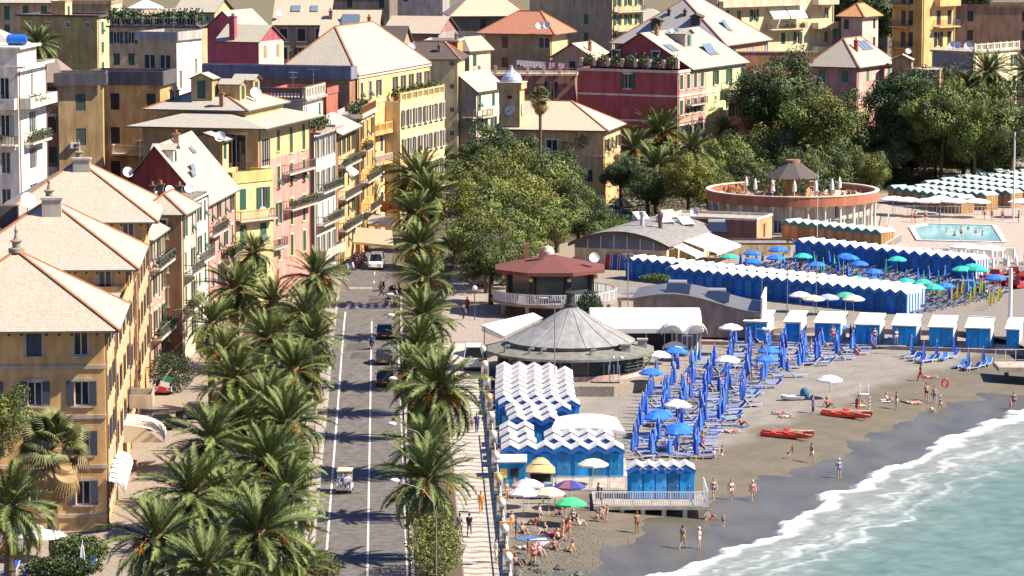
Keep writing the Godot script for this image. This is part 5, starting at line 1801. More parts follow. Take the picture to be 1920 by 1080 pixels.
func barrel_hall()->void:
	var o:=thing("beach_hall","cream hall with grey barrel roof, arched window band and awnings","building",V(19.4,0,-432),-0.35)
	var wall_m:=plaster("hall cream",Color(0.72,0.58,0.37))
	var W:=12.2
	var L:=20.0
	var f:=func(x: float)->float: return 2.9+1.75*(1.0-pow((x+W/2)/(W/2+0.7),2.0))
	var m:=MB.new()
	m.use(wall_m)
	m.quad(V(-W,-0.3,0),V(0,-0.3,0),V(0,2.5,0),V(-W,2.5,0))
	m.quad(V(0,-0.3,0),V(0,-0.3,-L),V(0,2.9,-L),V(0,2.9,0))
	m.quad(V(-W,-0.3,-L),V(-W,-0.3,0),V(-W,2.9,0),V(-W,2.9,-L))
	put("wall",m,o)
	for k in 7:
		var a:=-W+W*k/7.0
		var b:=-W+W*(k+1)/7.0
		m=MB.new()
		m.use(mat("hall glass",Color(0.12,0.15,0.19),0.1))
		m.quad(V(a,2.5,-0.06),V(b,2.5,-0.06),V(b,f.call(b),-0.06),V(a,f.call(a),-0.06))
		m.use(mat("white window frame",Color(0.62,0.6,0.56)))
		m.box(V(a,(2.5+f.call(a))/2,0),V(0.1,f.call(a)-2.5,0.1))
		put("window",m,o)
	m=MB.new()
	m.use(plaster("roof felt",Color(0.25,0.25,0.25)))
	var n:=18
	for k in n:
		var a:=-W-0.6+(W+1.2)*k/n
		var b:=-W-0.6+(W+1.2)*(k+1)/n
		m.quad(V(a,f.call(a)+0.2,0.9),V(b,f.call(b)+0.2,0.9),V(b,f.call(b)+0.2,-L-0.5),V(a,f.call(a)+0.2,-L-0.5))
	put("roof",m,o)
	m=MB.new()
	m.use(plaster("fascia brown",Color(0.16,0.1,0.07)))
	for k in n:
		var a:=-W-0.6+(W+1.2)*k/n
		var b:=-W-0.6+(W+1.2)*(k+1)/n
		m.quad(V(a,f.call(a)-0.25,0.903),V(b,f.call(b)-0.25,0.903),V(b,f.call(b)+0.2,0.903),V(a,f.call(a)+0.2,0.903))
		m.quad(V(a,f.call(a)-0.25,-0.1),V(b,f.call(b)-0.25,-0.1),V(b,f.call(b)-0.25,0.903),V(a,f.call(a)-0.25,0.903))
	put("fascia",m,o)
	for p in [[-8.6,-16.0],[-5.2,-17.5],[-4.2,-12.5],[-2.2,-15.0]]:
		m=MB.new()
		m.use(mat("skylight hood",Color(0.62,0.62,0.62),0.4))
		var y: float=f.call(p[0])+0.2
		m.quad(V(-0.9,0.15,0.9),V(0.9,0.15,0.9),V(0.9,1.0,-0.7),V(-0.9,1.0,-0.7))
		m.quad(V(0.9,-0.2,-0.7),V(-0.9,-0.2,-0.7),V(-0.9,1.0,-0.7),V(0.9,1.0,-0.7))
		m.tri(V(0.9,-0.2,0.9),V(0.9,-0.2,-0.7),V(0.9,1.0,-0.7))
		m.tri(V(-0.9,-0.2,-0.7),V(-0.9,-0.2,0.9),V(-0.9,1.0,-0.7))
		put("skylight",m,o,V(p[0],y,p[1]),Basis(Vector3.UP,0.8))
	for p in [[-5.5,-7.0,Color(0.45,0.45,0.47)],[-3.2,-7.4,Color(0.14,0.06,0.05)]]:
		m=MB.new()
		m.use(mat("flue %.2f" % p[2].r,p[2],0.4))
		m.lathe(V(p[0],f.call(p[0]),p[1]),[Vector2(0.28,0),Vector2(0.28,1.5),Vector2(0.42,1.55),Vector2(0.42,2.0),Vector2(0,2.05)],10)
		put("flue",m,o)
	var white:=cloth("pale canvas",Color(0.72,0.68,0.6))
	awning(o,V(0.5,3.0,-1.0),V(0.5,3.0,-5.0),V(3.0,-1.2,0),white)
	for k in 4:
		awning(o,V(0.5,3.2,-5.6-k*2.7),V(0.5,3.2,-8.25-k*2.7),V(4.4,-1.4,0),white)
	for k in 6:
		m=MB.new()
		m.use(mat("steel post",Color(0.4,0.4,0.4),0.4,0.4))
		m.bar(V(3.4,0,-1.2-k*3.0),V(3.4,1.9,-1.2-k*3.0),0.09)
		put("post",m,o)
	var boards:=[Color(0.45,0.03,0.04),Color(0.05,0.08,0.3),Color(0.06,0.12,0.4),Color(0.06,0.12,0.4),Color(0.7,0.7,0.68),Color(0.25,0.03,0.12)]
	for k in 6:
		var b:=thing("folded_lounger",["red folded lounger leaning on the cream hall","navy folded lounger second on the cream hall wall","blue folded lounger standing by the navy one, cream hall","blue folded lounger nearest the middle of cream hall wall","white folded lounger leaning on the cream hall","plum furled cloth on board leaning on the cream hall"][k],"lounger",o.transform*V(-7.6+k*1.0,0,0.9),-0.35,"loungers leaning on the cream hall")
		m=MB.new()
		m.use(cloth("board %d" % k,boards[k]))
		m.box(V(0,0.95,-0.25),V(0.62,1.8,0.05),Basis(Vector3.RIGHT,-0.25))
		put("cloth",m,b)
		m=MB.new()
		m.use(mat("white lounger frame",Color(0.7,0.7,0.7),0.5))
		for x in [-0.35,0.35]:
			m.box(V(x,0.97,-0.25),V(0.06,2.0,0.07),Basis(Vector3.RIGHT,-0.25))
		put("frame",m,b)
	var n2:=house("bath_house_wing","long low cream wing of white cabin doors under a brown roof edge",V(36.27,1.48,-449),9.0,5,0.0,{"category": "building","wall": wall_m,"front": ["dddddd"],"top": 0.5,"wh": 1.6,"ww": 0.8,"shutter": mat("white door",Color(0.68,0.66,0.6),0.5),"roof": {"parapet": 0.25,"over": 0.7,"pm": plaster("fascia brown",Color(0.16,0.1,0.07)),"m": plaster("roof felt",Color(0.25,0.25,0.25))}})
	tank(n2,V(-9.5,3.3,-2))
	n2=house("boiler_house","plum and orange flat roofed block beside the rotunda",V(32.79,3.21,-462),13.0,7.5,0.35,{"category": "building","wall": plaster("plum brown wall",Color(0.2,0.1,0.09)),"side": plaster("orange rose wall",Color(0.7,0.36,0.2)),"street": ["c"],"shutter": shutter_mat("brown shutters",Color(0.16,0.07,0.045)),"roof": {"parapet": 0.3,"over": 0.1,"pm": plaster("white trim",Color(0.68,0.64,0.57))}})
	dish(n2,-9.0,-1.0,0.1,0.6,0.7)
func tank(o: Node,at: Vector3)->void:
	var m:=MB.new()
	m.use(mat("tank steel",Color(0.5,0.48,0.46),0.35,0.5))
	m.tube([V(-1.1,0.9,0),V(1.1,0.9,0)],[0.36,0.36],12)
	m.use(mat("solar panel",Color(0.02,0.025,0.04),0.12))
	m.box(V(0,0.35,1.6),V(2.4,0.1,2.6),Basis(Vector3.RIGHT,0.4))
	put("solar_heater",m,o,at)
func rotunda()->void:
	var o:=thing("rotunda","round restaurant with brick red rim, white columns and dark cone hut","restaurant",V(39.4,0,-485))
	var brick:=plaster("brick red band",Color(0.44,0.16,0.1))
	var m:=MB.new()
	m.use(brick)
	m.lathe(Vector3.ZERO,[Vector2(11.6,3.95),Vector2(12.1,3.95),Vector2(12.1,5.25)],48)
	m.lathe(Vector3.ZERO,[Vector2(11.7,5.25),Vector2(11.7,4.4)].map(func(v): return v),48)
	put("rim",m,o)
	m=MB.new()
	m.use(plaster("white coping",Color(0.66,0.62,0.57)))
	m.lathe(Vector3.ZERO,[Vector2(12.18,5.252),Vector2(12.18,5.4),Vector2(11.6,5.4),Vector2(11.6,5.252)],48)
	put("coping",m,o)
	m=MB.new()
	m.use(plaster("deck",Color(0.55,0.5,0.44)))
	m.lathe(Vector3.ZERO,[Vector2(11.7,4.4),Vector2(0,4.41)],48)
	put("deck",m,o)
	m=MB.new()
	m.use(mat("rotunda glass",Color(0.1,0.12,0.13),0.08))
	ngon_panels(m,Vector3.ZERO,10.9,0.3,3.95,48,0,TAU)
	put("glass_wall",m,o)
	m=MB.new()
	m.use(plaster("pale curtain",Color(0.56,0.52,0.46)))
	ngon_panels(m,Vector3.ZERO,10.95,2.1,3.94,40,-1.0,0.8)
	ngon_panels(m,Vector3.ZERO,10.95,1.9,3.94,20,-2.9,-1.1)
	put("blind",m,o)
	m=MB.new()
	m.use(plaster("deck",Color(0.55,0.5,0.44)))
	m.lathe(Vector3.ZERO,[Vector2(12.0,-0.5),Vector2(12.0,0.3),Vector2(10.8,0.3)],48)
	put("plinth",m,o)
	var wm:=plaster("white column",Color(0.72,0.7,0.66))
	for k in 30:
		var a:=TAU*k/30.0
		m=MB.new()
		m.use(wm)
		m.lathe(V(11.6*cos(a),0,-11.6*sin(a)),[Vector2(0.19,0.3),Vector2(0.17,3.4),Vector2(0.4,3.95)],8)
		put("column",m,o)
		m=MB.new()
		m.use(wm)
		for s in 3:
			var b:=a+TAU/30.0*(0.25+0.25*s)
			m.box(V(10.95*cos(b),2.1,-10.95*sin(b)),V(0.1,3.6,0.12),Basis(Vector3.UP,b))
		m.bar(V(10.96*cos(a),2.0,-10.96*sin(a)),V(10.96*cos(a+TAU/30.0),2.0,-10.96*sin(a+TAU/30.0)),0.07)
		put("mullion",m,o)
	m=MB.new()
	m.use(slate("dark thatch",Color(0.1,0.085,0.075),0.3))
	for k in 8:
		var t0:=0.2+TAU*k/8.0
		var t1:=0.2+TAU*(k+1)/8.0
		m.quad(V(4.0*cos(t0),7.0,-4.0*sin(t0)),V(4.0*cos(t1),7.0,-4.0*sin(t1)),V(1.0*cos(t1),9.1,-1.0*sin(t1)),V(1.0*cos(t0),9.1,-1.0*sin(t0)))
		m.tri(V(4.0*cos(t1),6.99,-4.0*sin(t1)),V(4.0*cos(t0),6.99,-4.0*sin(t0)),V(0,6.99,0))
	m.use(plaster("rose chimney",Color(0.36,0.17,0.13)))
	m.lathe(Vector3.ZERO,[Vector2(1.05,9.0),Vector2(1.05,9.45),Vector2(0,9.46)],8)
	put("hut_roof",m,o)
	m=MB.new()
	m.use(plaster("orange timber",Color(0.45,0.22,0.1)))
	m.lathe(Vector3.ZERO,[Vector2(2.4,4.4),Vector2(2.4,7.0)],8)
	put("hut_wall",m,o)
	for k in 8:
		var a:=0.2+TAU*k/8.0
		m=MB.new()
		m.use(plaster("orange timber",Color(0.45,0.22,0.1)))
		m.bar(V(3.6*cos(a),4.4,-3.6*sin(a)),V(3.6*cos(a),7.0,-3.6*sin(a)),0.22)
		put("hut_post",m,o)
	for k in 12:
		var a:=TAU*k/12.0+0.15
		put("potted_plant",small_plant(k % 3),o,V(5.6*cos(a),4.4,-5.6*sin(a)),Basis().scaled(V(1.6,2.6,1.6)))
	for k in 7:
		var a:=-0.2-k*0.47
		m=MB.new()
		m.use(cloth("white canvas",Color(0.74,0.73,0.7)))
		m.lathe(V(6.6*cos(a),4.4,-6.6*sin(a)),[Vector2(0.05,0),Vector2(0.05,1.1),Vector2(0.3,1.25),Vector2(0.22,2.2),Vector2(0.02,2.8)],8)
		put("folded_parasol",m,o)
	for k in 16:
		rng.seed=300+k
		var a:=rng.randf()*TAU
		var r:=rng.randf_range(6.5,10.5)
		m=MB.new()
		m.use(plaster("orange timber",Color(0.45,0.22,0.1)))
		m.box(V(0,0.72,0),V(1.0,0.06,1.0))
		m.box(V(0,0.35,0),V(0.12,0.7,0.12))
		for s in 4:
			var d:=V(0.85,0,0).rotated(Vector3.UP,s*PI/2)
			m.box(d+V(0,0.44,0),V(0.42,0.06,0.42))
			m.box(d*1.2+V(0,0.66,0),V(0.4,0.45,0.06),Basis(Vector3.UP,s*PI/2+PI/2))
			m.box(d+V(0,0.22,0),V(0.3,0.4,0.3))
		put("table_set",m,o,V(r*cos(a),4.41,-r*sin(a)),Basis(Vector3.UP,a))
func pool()->void:
	var o:=thing("swimming_pool","turquoise swimming pool with pale stone edge on the terrace","pool")
	var pts:=[V(55.08,0.06,-466.48),V(66.33,0.06,-463.84),V(67.93,0.06,-485.86),V(58.65,0.06,-488.03),V(55.96,0.06,-483.71)]
	var m:=MB.new()
	m.use(mat("pool water",Color(0.27,0.56,0.62),0.1))
	m.poly(pts)
	put("water",m,o)
	m=MB.new()
	m.use(plaster("white coping",Color(0.66,0.62,0.57)))
	for k in pts.size():
		m.bar(pts[k],pts[(k+1) % pts.size()],0.7,0.24)
	put("coping",m,o)
	var wr:=mat("white rail",Color(0.62,0.62,0.62),0.4)
	var lines:=[[V(55.27,0,-502.06),V(74.68,0,-500.53),"white railing between the wooden cabins and the pool terrace"],[V(48.39,0,-449.71),V(63.18,0,-453.45),"white railing along the near edge of the pool terrace"],[V(51.53,0,-474.47),V(54.79,0,-500.53),"short white railing left of the pool beside the rotunda"],[V(52.46,0,-464.38),V(48.39,0,-449.71),"white railing at the near left corner of the pool"]]
	for l in lines:
		var f:=thing("fence",l[2],"railing",l[0])
		var d: Vector3=l[1]-l[0]
		var n:=maxi(1,int(d.length()/3.0))
		for k in n:
			railing(f,d*k/n,d*(k+1.0)/n,1.25,wr,0.5,0.05,"rail_panel")
	var w:=thing("low_wall","low white concrete wall with slide below the pool","wall",V(55.4,0,-447.26))
	m=MB.new()
	m.use(plaster("white wall",Color(0.74,0.71,0.64)))
	m.box(V(2.6,0.6,0),V(15,1.2,0.4))
	put("wall",m,w)
# ---------------------------------------------------------------- trees and shrubs
func frond_mesh(k: int,dead:=false)->ArrayMesh:
	var key:="frond %d %s" % [k,dead]
	if meshes.has(key):
		return meshes[key]
	var r:=RandomNumberGenerator.new()
	r.seed=900+k
	var m:=MB.new()
	m.use(leaf_mat("palm leaf"))
	var len_:=4.0
	var droop: float=[0.55,1.0,1.5,2.1][k % 4]
	var n:=26
	var p:=Vector3.ZERO
	var ang:=0.0
	var pts:=[]
	for i in n+1:
		pts.append(p)
		var t:=float(i)/n
		ang=-droop*pow(t,1.25)
		p+=V(cos(ang),sin(ang),0)*len_/n
	var twist:=r.randf_range(-0.25,0.25)
	var base:=Color(0.074,0.104,0.028) if not dead else Color(0.2,0.13,0.06)
	base=base*r.randf_range(0.85,1.15)
	for i in range(0,n):
		var a: Vector3=pts[i]
		var b: Vector3=pts[i+1]
		m.col=Color(0.2,0.18,0.07) if i<12 else base*1.5
		var w:=0.07*(1.0-float(i)/n)+0.018
		m.quad(a+V(0,0,w),b+V(0,0,w),b-V(0,0,w),a-V(0,0,w))
		if i<3:
			continue
		var t:=float(i)/n
		var ll:=0.62*sin(PI*clampf(0.12+t*0.86,0,1))+0.1
		var d: Vector3=(b-a).normalized()
		var up:=V(-d.y,d.x,0)
		for s in [-1.0,1.0]:
			for e in 2:
				var q:=a.lerp(b,0.5*e+r.randf()*0.2)
				var dir: Vector3=(d*r.randf_range(0.75,1.1)+V(0,0,s)*r.randf_range(0.6,0.85)+up*(r.randf_range(0.05,0.5)+s*twist)).normalized()
				var tip:=q+dir*ll*r.randf_range(0.8,1.1)-V(0,ll*ll*0.28,0)
				var wd:=d*0.062
				m.col=base*r.randf_range(0.7,1.5)
				if t>0.55:
					m.col=m.col*Color(1.6,1.45,1.2)
				m.tri(q-wd,q+wd,tip)
	m.col=Color(1,1,1)
	meshes[key]=m.mesh()
	return meshes[key]
func palm_trunk(h: float,r0: float,seed_: int)->ArrayMesh:
	var m:=MB.new()
	m.use(plaster("palm bark",Color(0.13,0.095,0.065)))
	var r:=RandomNumberGenerator.new()
	r.seed=seed_
	var pts:=[]
	var rad:=[]
	var n:=int(h/0.3)
	for i in n+1:
		var t:=float(i)/n
		pts.append(V(0.12*sin(t*3.0+seed_),t*h-0.3*(1.0-t),0.1*sin(t*2.3)))
		rad.append(r0*(1.0+0.35*pow(1.0-t,6.0)+(0.09 if i % 2 else -0.05)+(0.45*smoothstep(0.86,1.0,t))))
	m.tube(pts,rad,9)
	return m.mesh()
func make_palm(h: float,size: float,count: int,seed_: int,fruit: float)->Node3D:
	var o:=thing("palm_tree","palm","palm tree")
	var r:=RandomNumberGenerator.new()
	r.seed=seed_
	put("trunk",palm_trunk(h,0.36,seed_),o)
	var m:=MB.new()
	m.use(plaster("leaf bases",Color(0.17,0.11,0.06)))
	m.ball(V(0,h,0),V(0.62,0.75,0.62),10,7)
	put("crown_boss",m,o)
	for i in count:
		var t:=(i+0.5)/count
		var el:=lerpf(1.35,-0.72,pow(t,0.95))+r.randfn(0,0.09)
		var az:=i*2.39996+r.randfn(0,0.15)
		var kind:=clampi(int(t*4.0+r.randfn(0,0.4)),0,3)
		var s:=size*r.randf_range(0.86,1.08)*(0.85 if t<0.1 else 1.0)
		var dead:=t>0.93 and r.randf()<0.5
		var b:=Basis(Vector3.UP,az)*Basis(Vector3.BACK,el)*Basis(Vector3.RIGHT,r.randfn(0,0.35))
		put("frond",frond_mesh(kind+4*(i % 2),dead),o,V(0,h+0.25-0.35*t,0),b.scaled_local(Vector3.ONE*s))
	if fruit>0.0:
		for i in int(8*fruit):
			var f:=MB.new()
			f.use(plaster("fruit stalks",Color(0.5,0.2,0.03)))
			var az:=r.randf()*TAU
			var d:=V(cos(az),0,sin(az))
			var p:=V(0,h+0.1,0)
			f.tube([p,p+d*0.9+V(0,0.35,0),p+d*1.5-V(0,0.1,0)],[0.05,0.05,0.04],4,false)
			for k in 26:
				var a:=p+d*1.35+V(0,0.0,0)
				var e:=a+d*0.3+V(r.randfn(0,0.24),-0.3-absf(r.randfn(0,0.38)),r.randfn(0,0.24))
				f.tri(a,e-V(0.035,0,0.02),e+V(0.035,0,0.02))
			put("fruit_cluster",f,o)
	return o
func make_fan_palm(h: float,seed_: int)->Node3D:
	var o:=thing("fan_palm","fan","palm tree")
	var r:=RandomNumberGenerator.new()
	r.seed=seed_
	put("trunk",palm_trunk(h,0.3,seed_),o)
	for kind in 2:
		var m:=MB.new()
		m.use(leaf_mat("palm leaf"))
		for i in 22:
			var a:=lerpf(-1.5,1.5,i/21.0)
			var d:=V(cos(a),0,sin(a))
			var side:=V(-sin(a),0,cos(a))*0.05
			var l:=1.25*(0.72+0.28*cos(a))
			m.col=(Color(0.14,0.15,0.05) if kind==0 else Color(0.3,0.2,0.09))*r.randf_range(0.75,1.3)
			var mid:=V(1.15,0,0)+d*l*0.6+V(0,0.1,0)
			var tip:=V(1.15,0,0)+d*l-V(0,0.28 if kind==0 else 0.7,0)
			m.quad(V(1.15,0,0)-side*0.4,mid-side,mid+side,V(1.15,0,0)+side*0.4)
			m.tri(mid-side,tip,mid+side)
		m.col=Color(0.3,0.22,0.09)
		m.quad(V(0,0,0.035),V(1.2,0,0.03),V(1.2,0,-0.03),V(0,0,-0.035))
		m.col=Color(1,1,1)
		meshes["fan %d" % kind]=m.mesh()
	for i in 76:
		var t:=(i+0.5)/76.0
		var dry:=t>0.5
		var el:=lerpf(1.4,-0.3,t*2.0) if not dry else lerpf(-0.55,-1.35,(t-0.5)*2.0)
		var b:=Basis(Vector3.UP,i*2.39996+r.randfn(0,0.1))*Basis(Vector3.BACK,el+r.randfn(0,0.12))*Basis(Vector3.RIGHT,r.randfn(0,0.5))
		put("fan_leaf",meshes["fan %d" % (1 if dry else 0)],o,V(0,h+0.2-(maxf(0,t-0.5)*2.2),0),b.scaled_local(Vector3.ONE*r.randf_range(0.85,1.15)))
	return o
func crown_mesh(key: String,seed_: int,lobes: int,leaves: int,leaf: float,flat: float,tone: Color)->ArrayMesh:
	if meshes.has(key):
		return meshes[key]
	var r:=RandomNumberGenerator.new()
	r.seed=seed_
	var m:=MB.new()
	m.use(leaf_mat("leaf"))
	var cs:=[]
	for i in lobes:
		var d:=V(r.randfn(0,1),r.randfn(0,0.8)*flat,r.randfn(0,1))
		d=d.normalized()*r.randf_range(0.3,0.82)*V(1,flat,1)
		cs.append([d,r.randf_range(0.16,0.33),r.randf_range(0.55,1.5),r.randf_range(-0.1,0.22)])
	var each:=int(leaves/float(lobes))
	for c in cs:
		for i in each:
			var v:=V(r.randfn(0,1),r.randfn(0,1),r.randfn(0,1)).normalized()
			var rad:=r.randf_range(0.72,1.1) if i % 4 else pow(r.randf(),0.4)
			var p: Vector3=c[0]+v*c[1]*rad*V(1,0.75,1)
			var t: float=c[2]*r.randf_range(0.7,1.35)
			m.col=Color(tone.r*t*(1.0+c[3]),tone.g*t,tone.b*t)
			var a:=v.cross(V(r.randfn(0,1),r.randfn(0,1),r.randfn(0,1))).normalized()
			var b:=(v+V(r.randfn(0,0.4),r.randfn(0,0.4),r.randfn(0,0.4))).cross(a).normalized()
			var s:=leaf*r.randf_range(0.7,1.3)
			m.tri(p-a*s,p+b*s,p+a*s)
	m.col=Color(1,1,1)
	meshes[key]=m.mesh()
	return meshes[key]
func make_tree(called: String,cm: ArrayMesh,h: float,r: float,flat: float,seed_: int)->Node3D:
	var o:=thing(called,"tree","tree")
	var g:=RandomNumberGenerator.new()
	g.seed=seed_
	var m:=MB.new()
	m.use(plaster("bark",Color(0.12,0.09,0.065)))
	var top:=V(g.randfn(0,0.4),h-r*0.5*flat,g.randfn(0,0.4))
	m.tube([V(0,-0.4,0),V(top.x*0.4,top.y*0.5,top.z*0.3),top],[0.34,0.26,0.18],8)
	put("trunk",m,o)
	for k in 6:
		var b:=MB.new()
		b.use(plaster("bark",Color(0.12,0.09,0.065)))
		var a:=TAU*k/6.0+g.randf()
		var e:=top+V(cos(a)*r*0.6,r*flat*g.randf_range(0.2,0.8),sin(a)*r*0.6)
		b.tube([top-V(0,0.6,0),top.lerp(e,0.5)+V(0,0.2,0),e],[0.14,0.1,0.04],6)
		put("limb",b,o)
	var c:=put("crown",cm,o,V(0,h-r*0.1,0),Basis().scaled(V(r*1.08,r*1.16,r*1.08)))
	c.set_meta("kind","stuff")
	return o
func bush(called: String,label: String,cat: String,at: Vector3,size: Vector3,seed_: int,tone: Color,leaf:=0.1,leaves:=2600)->void:
	var o:=thing(called,label,cat,at)
	var r:=RandomNumberGenerator.new()
	r.seed=seed_
	var m:=MB.new()
	m.use(leaf_mat("leaf"))
	for i in leaves:
		var v:=V(r.randfn(0,1),r.randfn(0,1),r.randfn(0,1)).normalized()
		var p:=v*size*pow(r.randf(),0.33)*r.randf_range(0.92,1.04)
		if p.y<-size.y*0.9:
			continue
		var t:=r.randf_range(0.65,1.4)
		m.col=Color(tone.r*t,tone.g*t,tone.b*t)
		leaf_tri(m,p,leaf*r.randf_range(0.7,1.4),r)
	m.col=Color(1,1,1)
	var c:=put("foliage",m,o,V(0,size.y,0))
	c.set_meta("kind","stuff")
	var s:=MB.new()
	s.use(plaster("bark",Color(0.12,0.09,0.065)))
	s.tube([V(0,-0.2,0),V(0.05,size.y,0)],[0.12,0.06],6)
	put("stem",s,o)
func greenery()->void:
	var kinds:=[make_palm(8.6,1.0,88,11,1.0),make_palm(8.6,1.0,80,23,0.0),make_palm(8.6,1.02,92,37,1.5),make_palm(8.6,0.97,76,51,0.5)]
	var spots:=[
		[V(-29.22,7.5,-383.58),1,0.8,"palm squeezed against the yellow and pink houses, left of road","palms along the road"],
		[V(-20.69,7.6,-360.86),2,1.0,"palm with two orange fruit bunches, left row near the crossing","palms along the road"],
		[V(-28.14,7.6,-349.08),0,1.05,"broad palm left of the fruiting one, below the pink palazzo","palms along the road"],
		[V(-27.79,8.2,-318.6),1,0.92,"palm on a bare thin trunk standing over the parked cars","palms along the road"],
		[V(-20.31,7.2,-332.24),3,1.02,"left row palm second from crossing at road's edge","palms along the road"],
		[V(-22.62,6.6,-320.06),1,0.95,"palm behind the left row opposite the motor scooter rider","palms along the road"],
		[V(-18.47,7,-297.01),0,1.05,"left row palm third from crossing, opposite parked black cars","palms along the road"],
		[V(-23.32,7.6,-288.37),1,1.0,"palm with wide drooping head over dark car by oleander","palms along the road"],
		[V(-26.01,6.6,-312.98),3,0.8,"small headed palm deep between the two larger trunks","palms along the road"],
		[V(-17.51,6.6,-270.92),3,1.05,"left row palm hanging over the white roadside railing","palms along the road"],
		[V(-23.59,7,-260.94),1,1.0,"palm before the hotel entrance awning","palms along the road"],
		[V(-18.05,6.6,-251.53),0,1.1,"large palm with pale tips, left row beside golf cart","palms along the road"],
		[V(-22.63,7,-237.54),1,1.15,"great bright palm in the middle of the lower left grove","palms along the road"],
		[V(-16.41,7,-223.19),2,1.15,"fruiting palm with yellow orange bunches, lower left grove","palms along the road"],
		[V(-23.63,6.2,-225.43),3,1.05,"dark palm at the bottom beside the hotel awnings","palms along the road"],
		[V(-19.7,5.6,-218.81),1,0.95,"palm cut by the bottom edge of grove, left of fruiting one","palms along the road"],
		[V(-33.91,7.5,-230.89),1,1.05,"palm reaching in from the left edge before the hotel","palms along the road"],
		[V(-21.41,6.4,-272.14),1,0.9,"palm half hidden in the grove over the parked car roofs","palms along the road"],
		[V(-14.01,4.6,-223.63),3,0.75,"low palm at the bottom edge next to tamarisk bush","palms along the road"],
		[V(-19.86,6,-239.86),3,0.95,"shaded palm between the bright one and the fruiting one","palms along the road"],
		[V(-15.6,8,-510.59),1,1.2,"far palm of the right row where the street bends","palms along the road"],
		[V(-12.45,7.8,-465.85),0,1.4,"big round headed dark palm at the top of right row","palms along the road"],
		[V(-7.87,8.09,-537.08),3,1.05,"palm standing before the grey gabled house","palms along the road"],
		[V(-10.32,6.8,-396.84),2,1.0,"right row palm with dried orange heart above white van","palms along the road"],
		[V(-9.33,6.4,-369.4),3,1.0,"pale olive palm of the right row beside the crossing","palms along the road"],
		[V(-8.54,6.8,-333.69),0,1.05,"right row palm opposite the square, full bright head","palms along the road"],
		[V(-8.39,6.2,-317.56),1,0.95,"darker palm tucked behind the right row's fullest head","palms along the road"],
		[V(-6.12,7.2,-285.07),2,1.18,"right row palm with glowing orange fruit over the promenade","palms along the road"],
		[V(-8.97,6,-303.76),3,0.9,"palm leaning over the parked red and black cars","palms along the road"],
		[V(-6.65,5.6,-266.75),1,0.9,"shadowy low palm beneath the fruiting one, right row","palms along the road"],
		[V(-13.25,8,-471.57),1,1.3,"palm doubled behind the big round headed one","palms along the road"],
		[V(-10.87,7,-453.97),3,1.2,"palm just below the big round headed one, right row","palms along the road"],
		[V(-23.61,6.8,-345.95),1,0.95,"palm in the second line between the fruiting one and the broad one","palms along the road"],
		[V(-18.14,6,-324.38),1,0.9,"palm hanging over the kerb opposite the scooter rider","palms along the road"],
		[V(-20.36,6.2,-284.3),2,0.95,"palm in the middle of grove over the slate car","palms along the road"],
		[V(-16.14,5.6,-246.15),1,0.95,"palm in grove leaning to the near white railing","palms along the road"],
		[V(-16.78,5.4,-261.13),3,0.8,"low palm at the pavement opposite the electric cart","palms along the road"],
		[V(-16.91,7,-486.67),2,1.1,"palm at the street side of big round headed one, far right row","palms along the road"],
		[V(-10,7.5,-498.21),1,1.1,"palm between the big round headed one and the clump of pines","palms along the road"],
		[V(-12.81,6.5,-436.07),3,1.1,"shaded palm under the big round headed one, right row","palms along the road"],
		[V(-5.79,5.8,-250.45),3,1.12,"nearest right row palm with spreading single fronds","palms along the road"],
		[V(23.57,13.64,-571.41),0,1.3,"tallest palm before the deep pink house","palms of the park"],
		[V(17.55,8.93,-555.64),1,1.2,"palm left in the group before the deep pink house","palms of the park"],
		[V(23.22,8.3,-541.78),0,1.45,"broadest palm in the middle of group before pink house","palms of the park"],
		[V(30.42,9.66,-560.82),3,1.15,"palm right in the group, against the pale green house","palms of the park"],
		[V(27.66,7,-527.3),1,1.15,"low palm at right foot of the pink house group","palms of the park"],
		[V(9.69,7.5,-514.63),3,0.92,"palm with light fan beside the clock house","palms of the park"],
		[V(21.33,6.5,-502.54),1,1.2,"palm with hanging leaves over the parked cars","palms of the park"],
		[V(18.39,6.8,-529.7),3,1.2,"shaded palm between the left and broadest park palms","palms of the park"],
		[V(33.83,8.61,-548.62),1,0.75,"small palm below the green house's terrace","palms of the park"],
		[V(61.14,9.65,-549.46),1,0.95,"palm rising out of the pines below the pink villa","palms of the park"],
		[V(43.59,9.4,-543.88),3,0.7,"young palm poking from the pines right of the salmon villa","palms of the park"],
		[V(76.3,17.04,-556),0,1.3,"palm before the cream house with pillared terrace","palms of the park"],
		[V(82.54,17.04,-556),1,1.1,"palm cut by right edge before the cream house","palms of the park"],
		[V(72.91,14.9,-556),3,0.9,"small palm left of the one before the cream house","palms of the park"],
		[V(46.33,7.07,-536.46),1,0.6,"tiny bright palm between pines above the rotunda","palms of the park"],
		[V(-79.57,20.22,-585),1,1.15,"big palm before the olive yellow house","palms of the park"]]
	var first:=[true,true,true,true]
	var k:=0
	for s in spots:
		var o: Node3D=kinds[s[1]]
		var c: Vector3=s[0]
		var g:=hill(c.x,c.z)
		rng.seed=1000+k
		var size: float=s[2]
		var h: float=c.y-g
		var w: Node3D
		if first[s[1]]:
			first[s[1]]=false
			w=o
			w.set_meta("label",s[3])
		else:
			w=again(o,s[3],Vector3.ZERO)
		w.set_meta("group",s[4])
		w.position=V(c.x,g+h-8.6*size if h>8.6*size else c.y-8.6*size,c.z)
		w.rotation=V(rng.randfn(0,0.03),rng.randf()*TAU,rng.randfn(0,0.03))
		w.scale=Vector3.ONE*size
		var t: MeshInstance3D=w.get_node("trunk")
		var foot:=(g-w.position.y)/size
		t.mesh=palm_trunk(8.6-foot,0.36,60+k)
		t.position.y=foot
		k+=1
	var fan:=make_fan_palm(6.4,5)
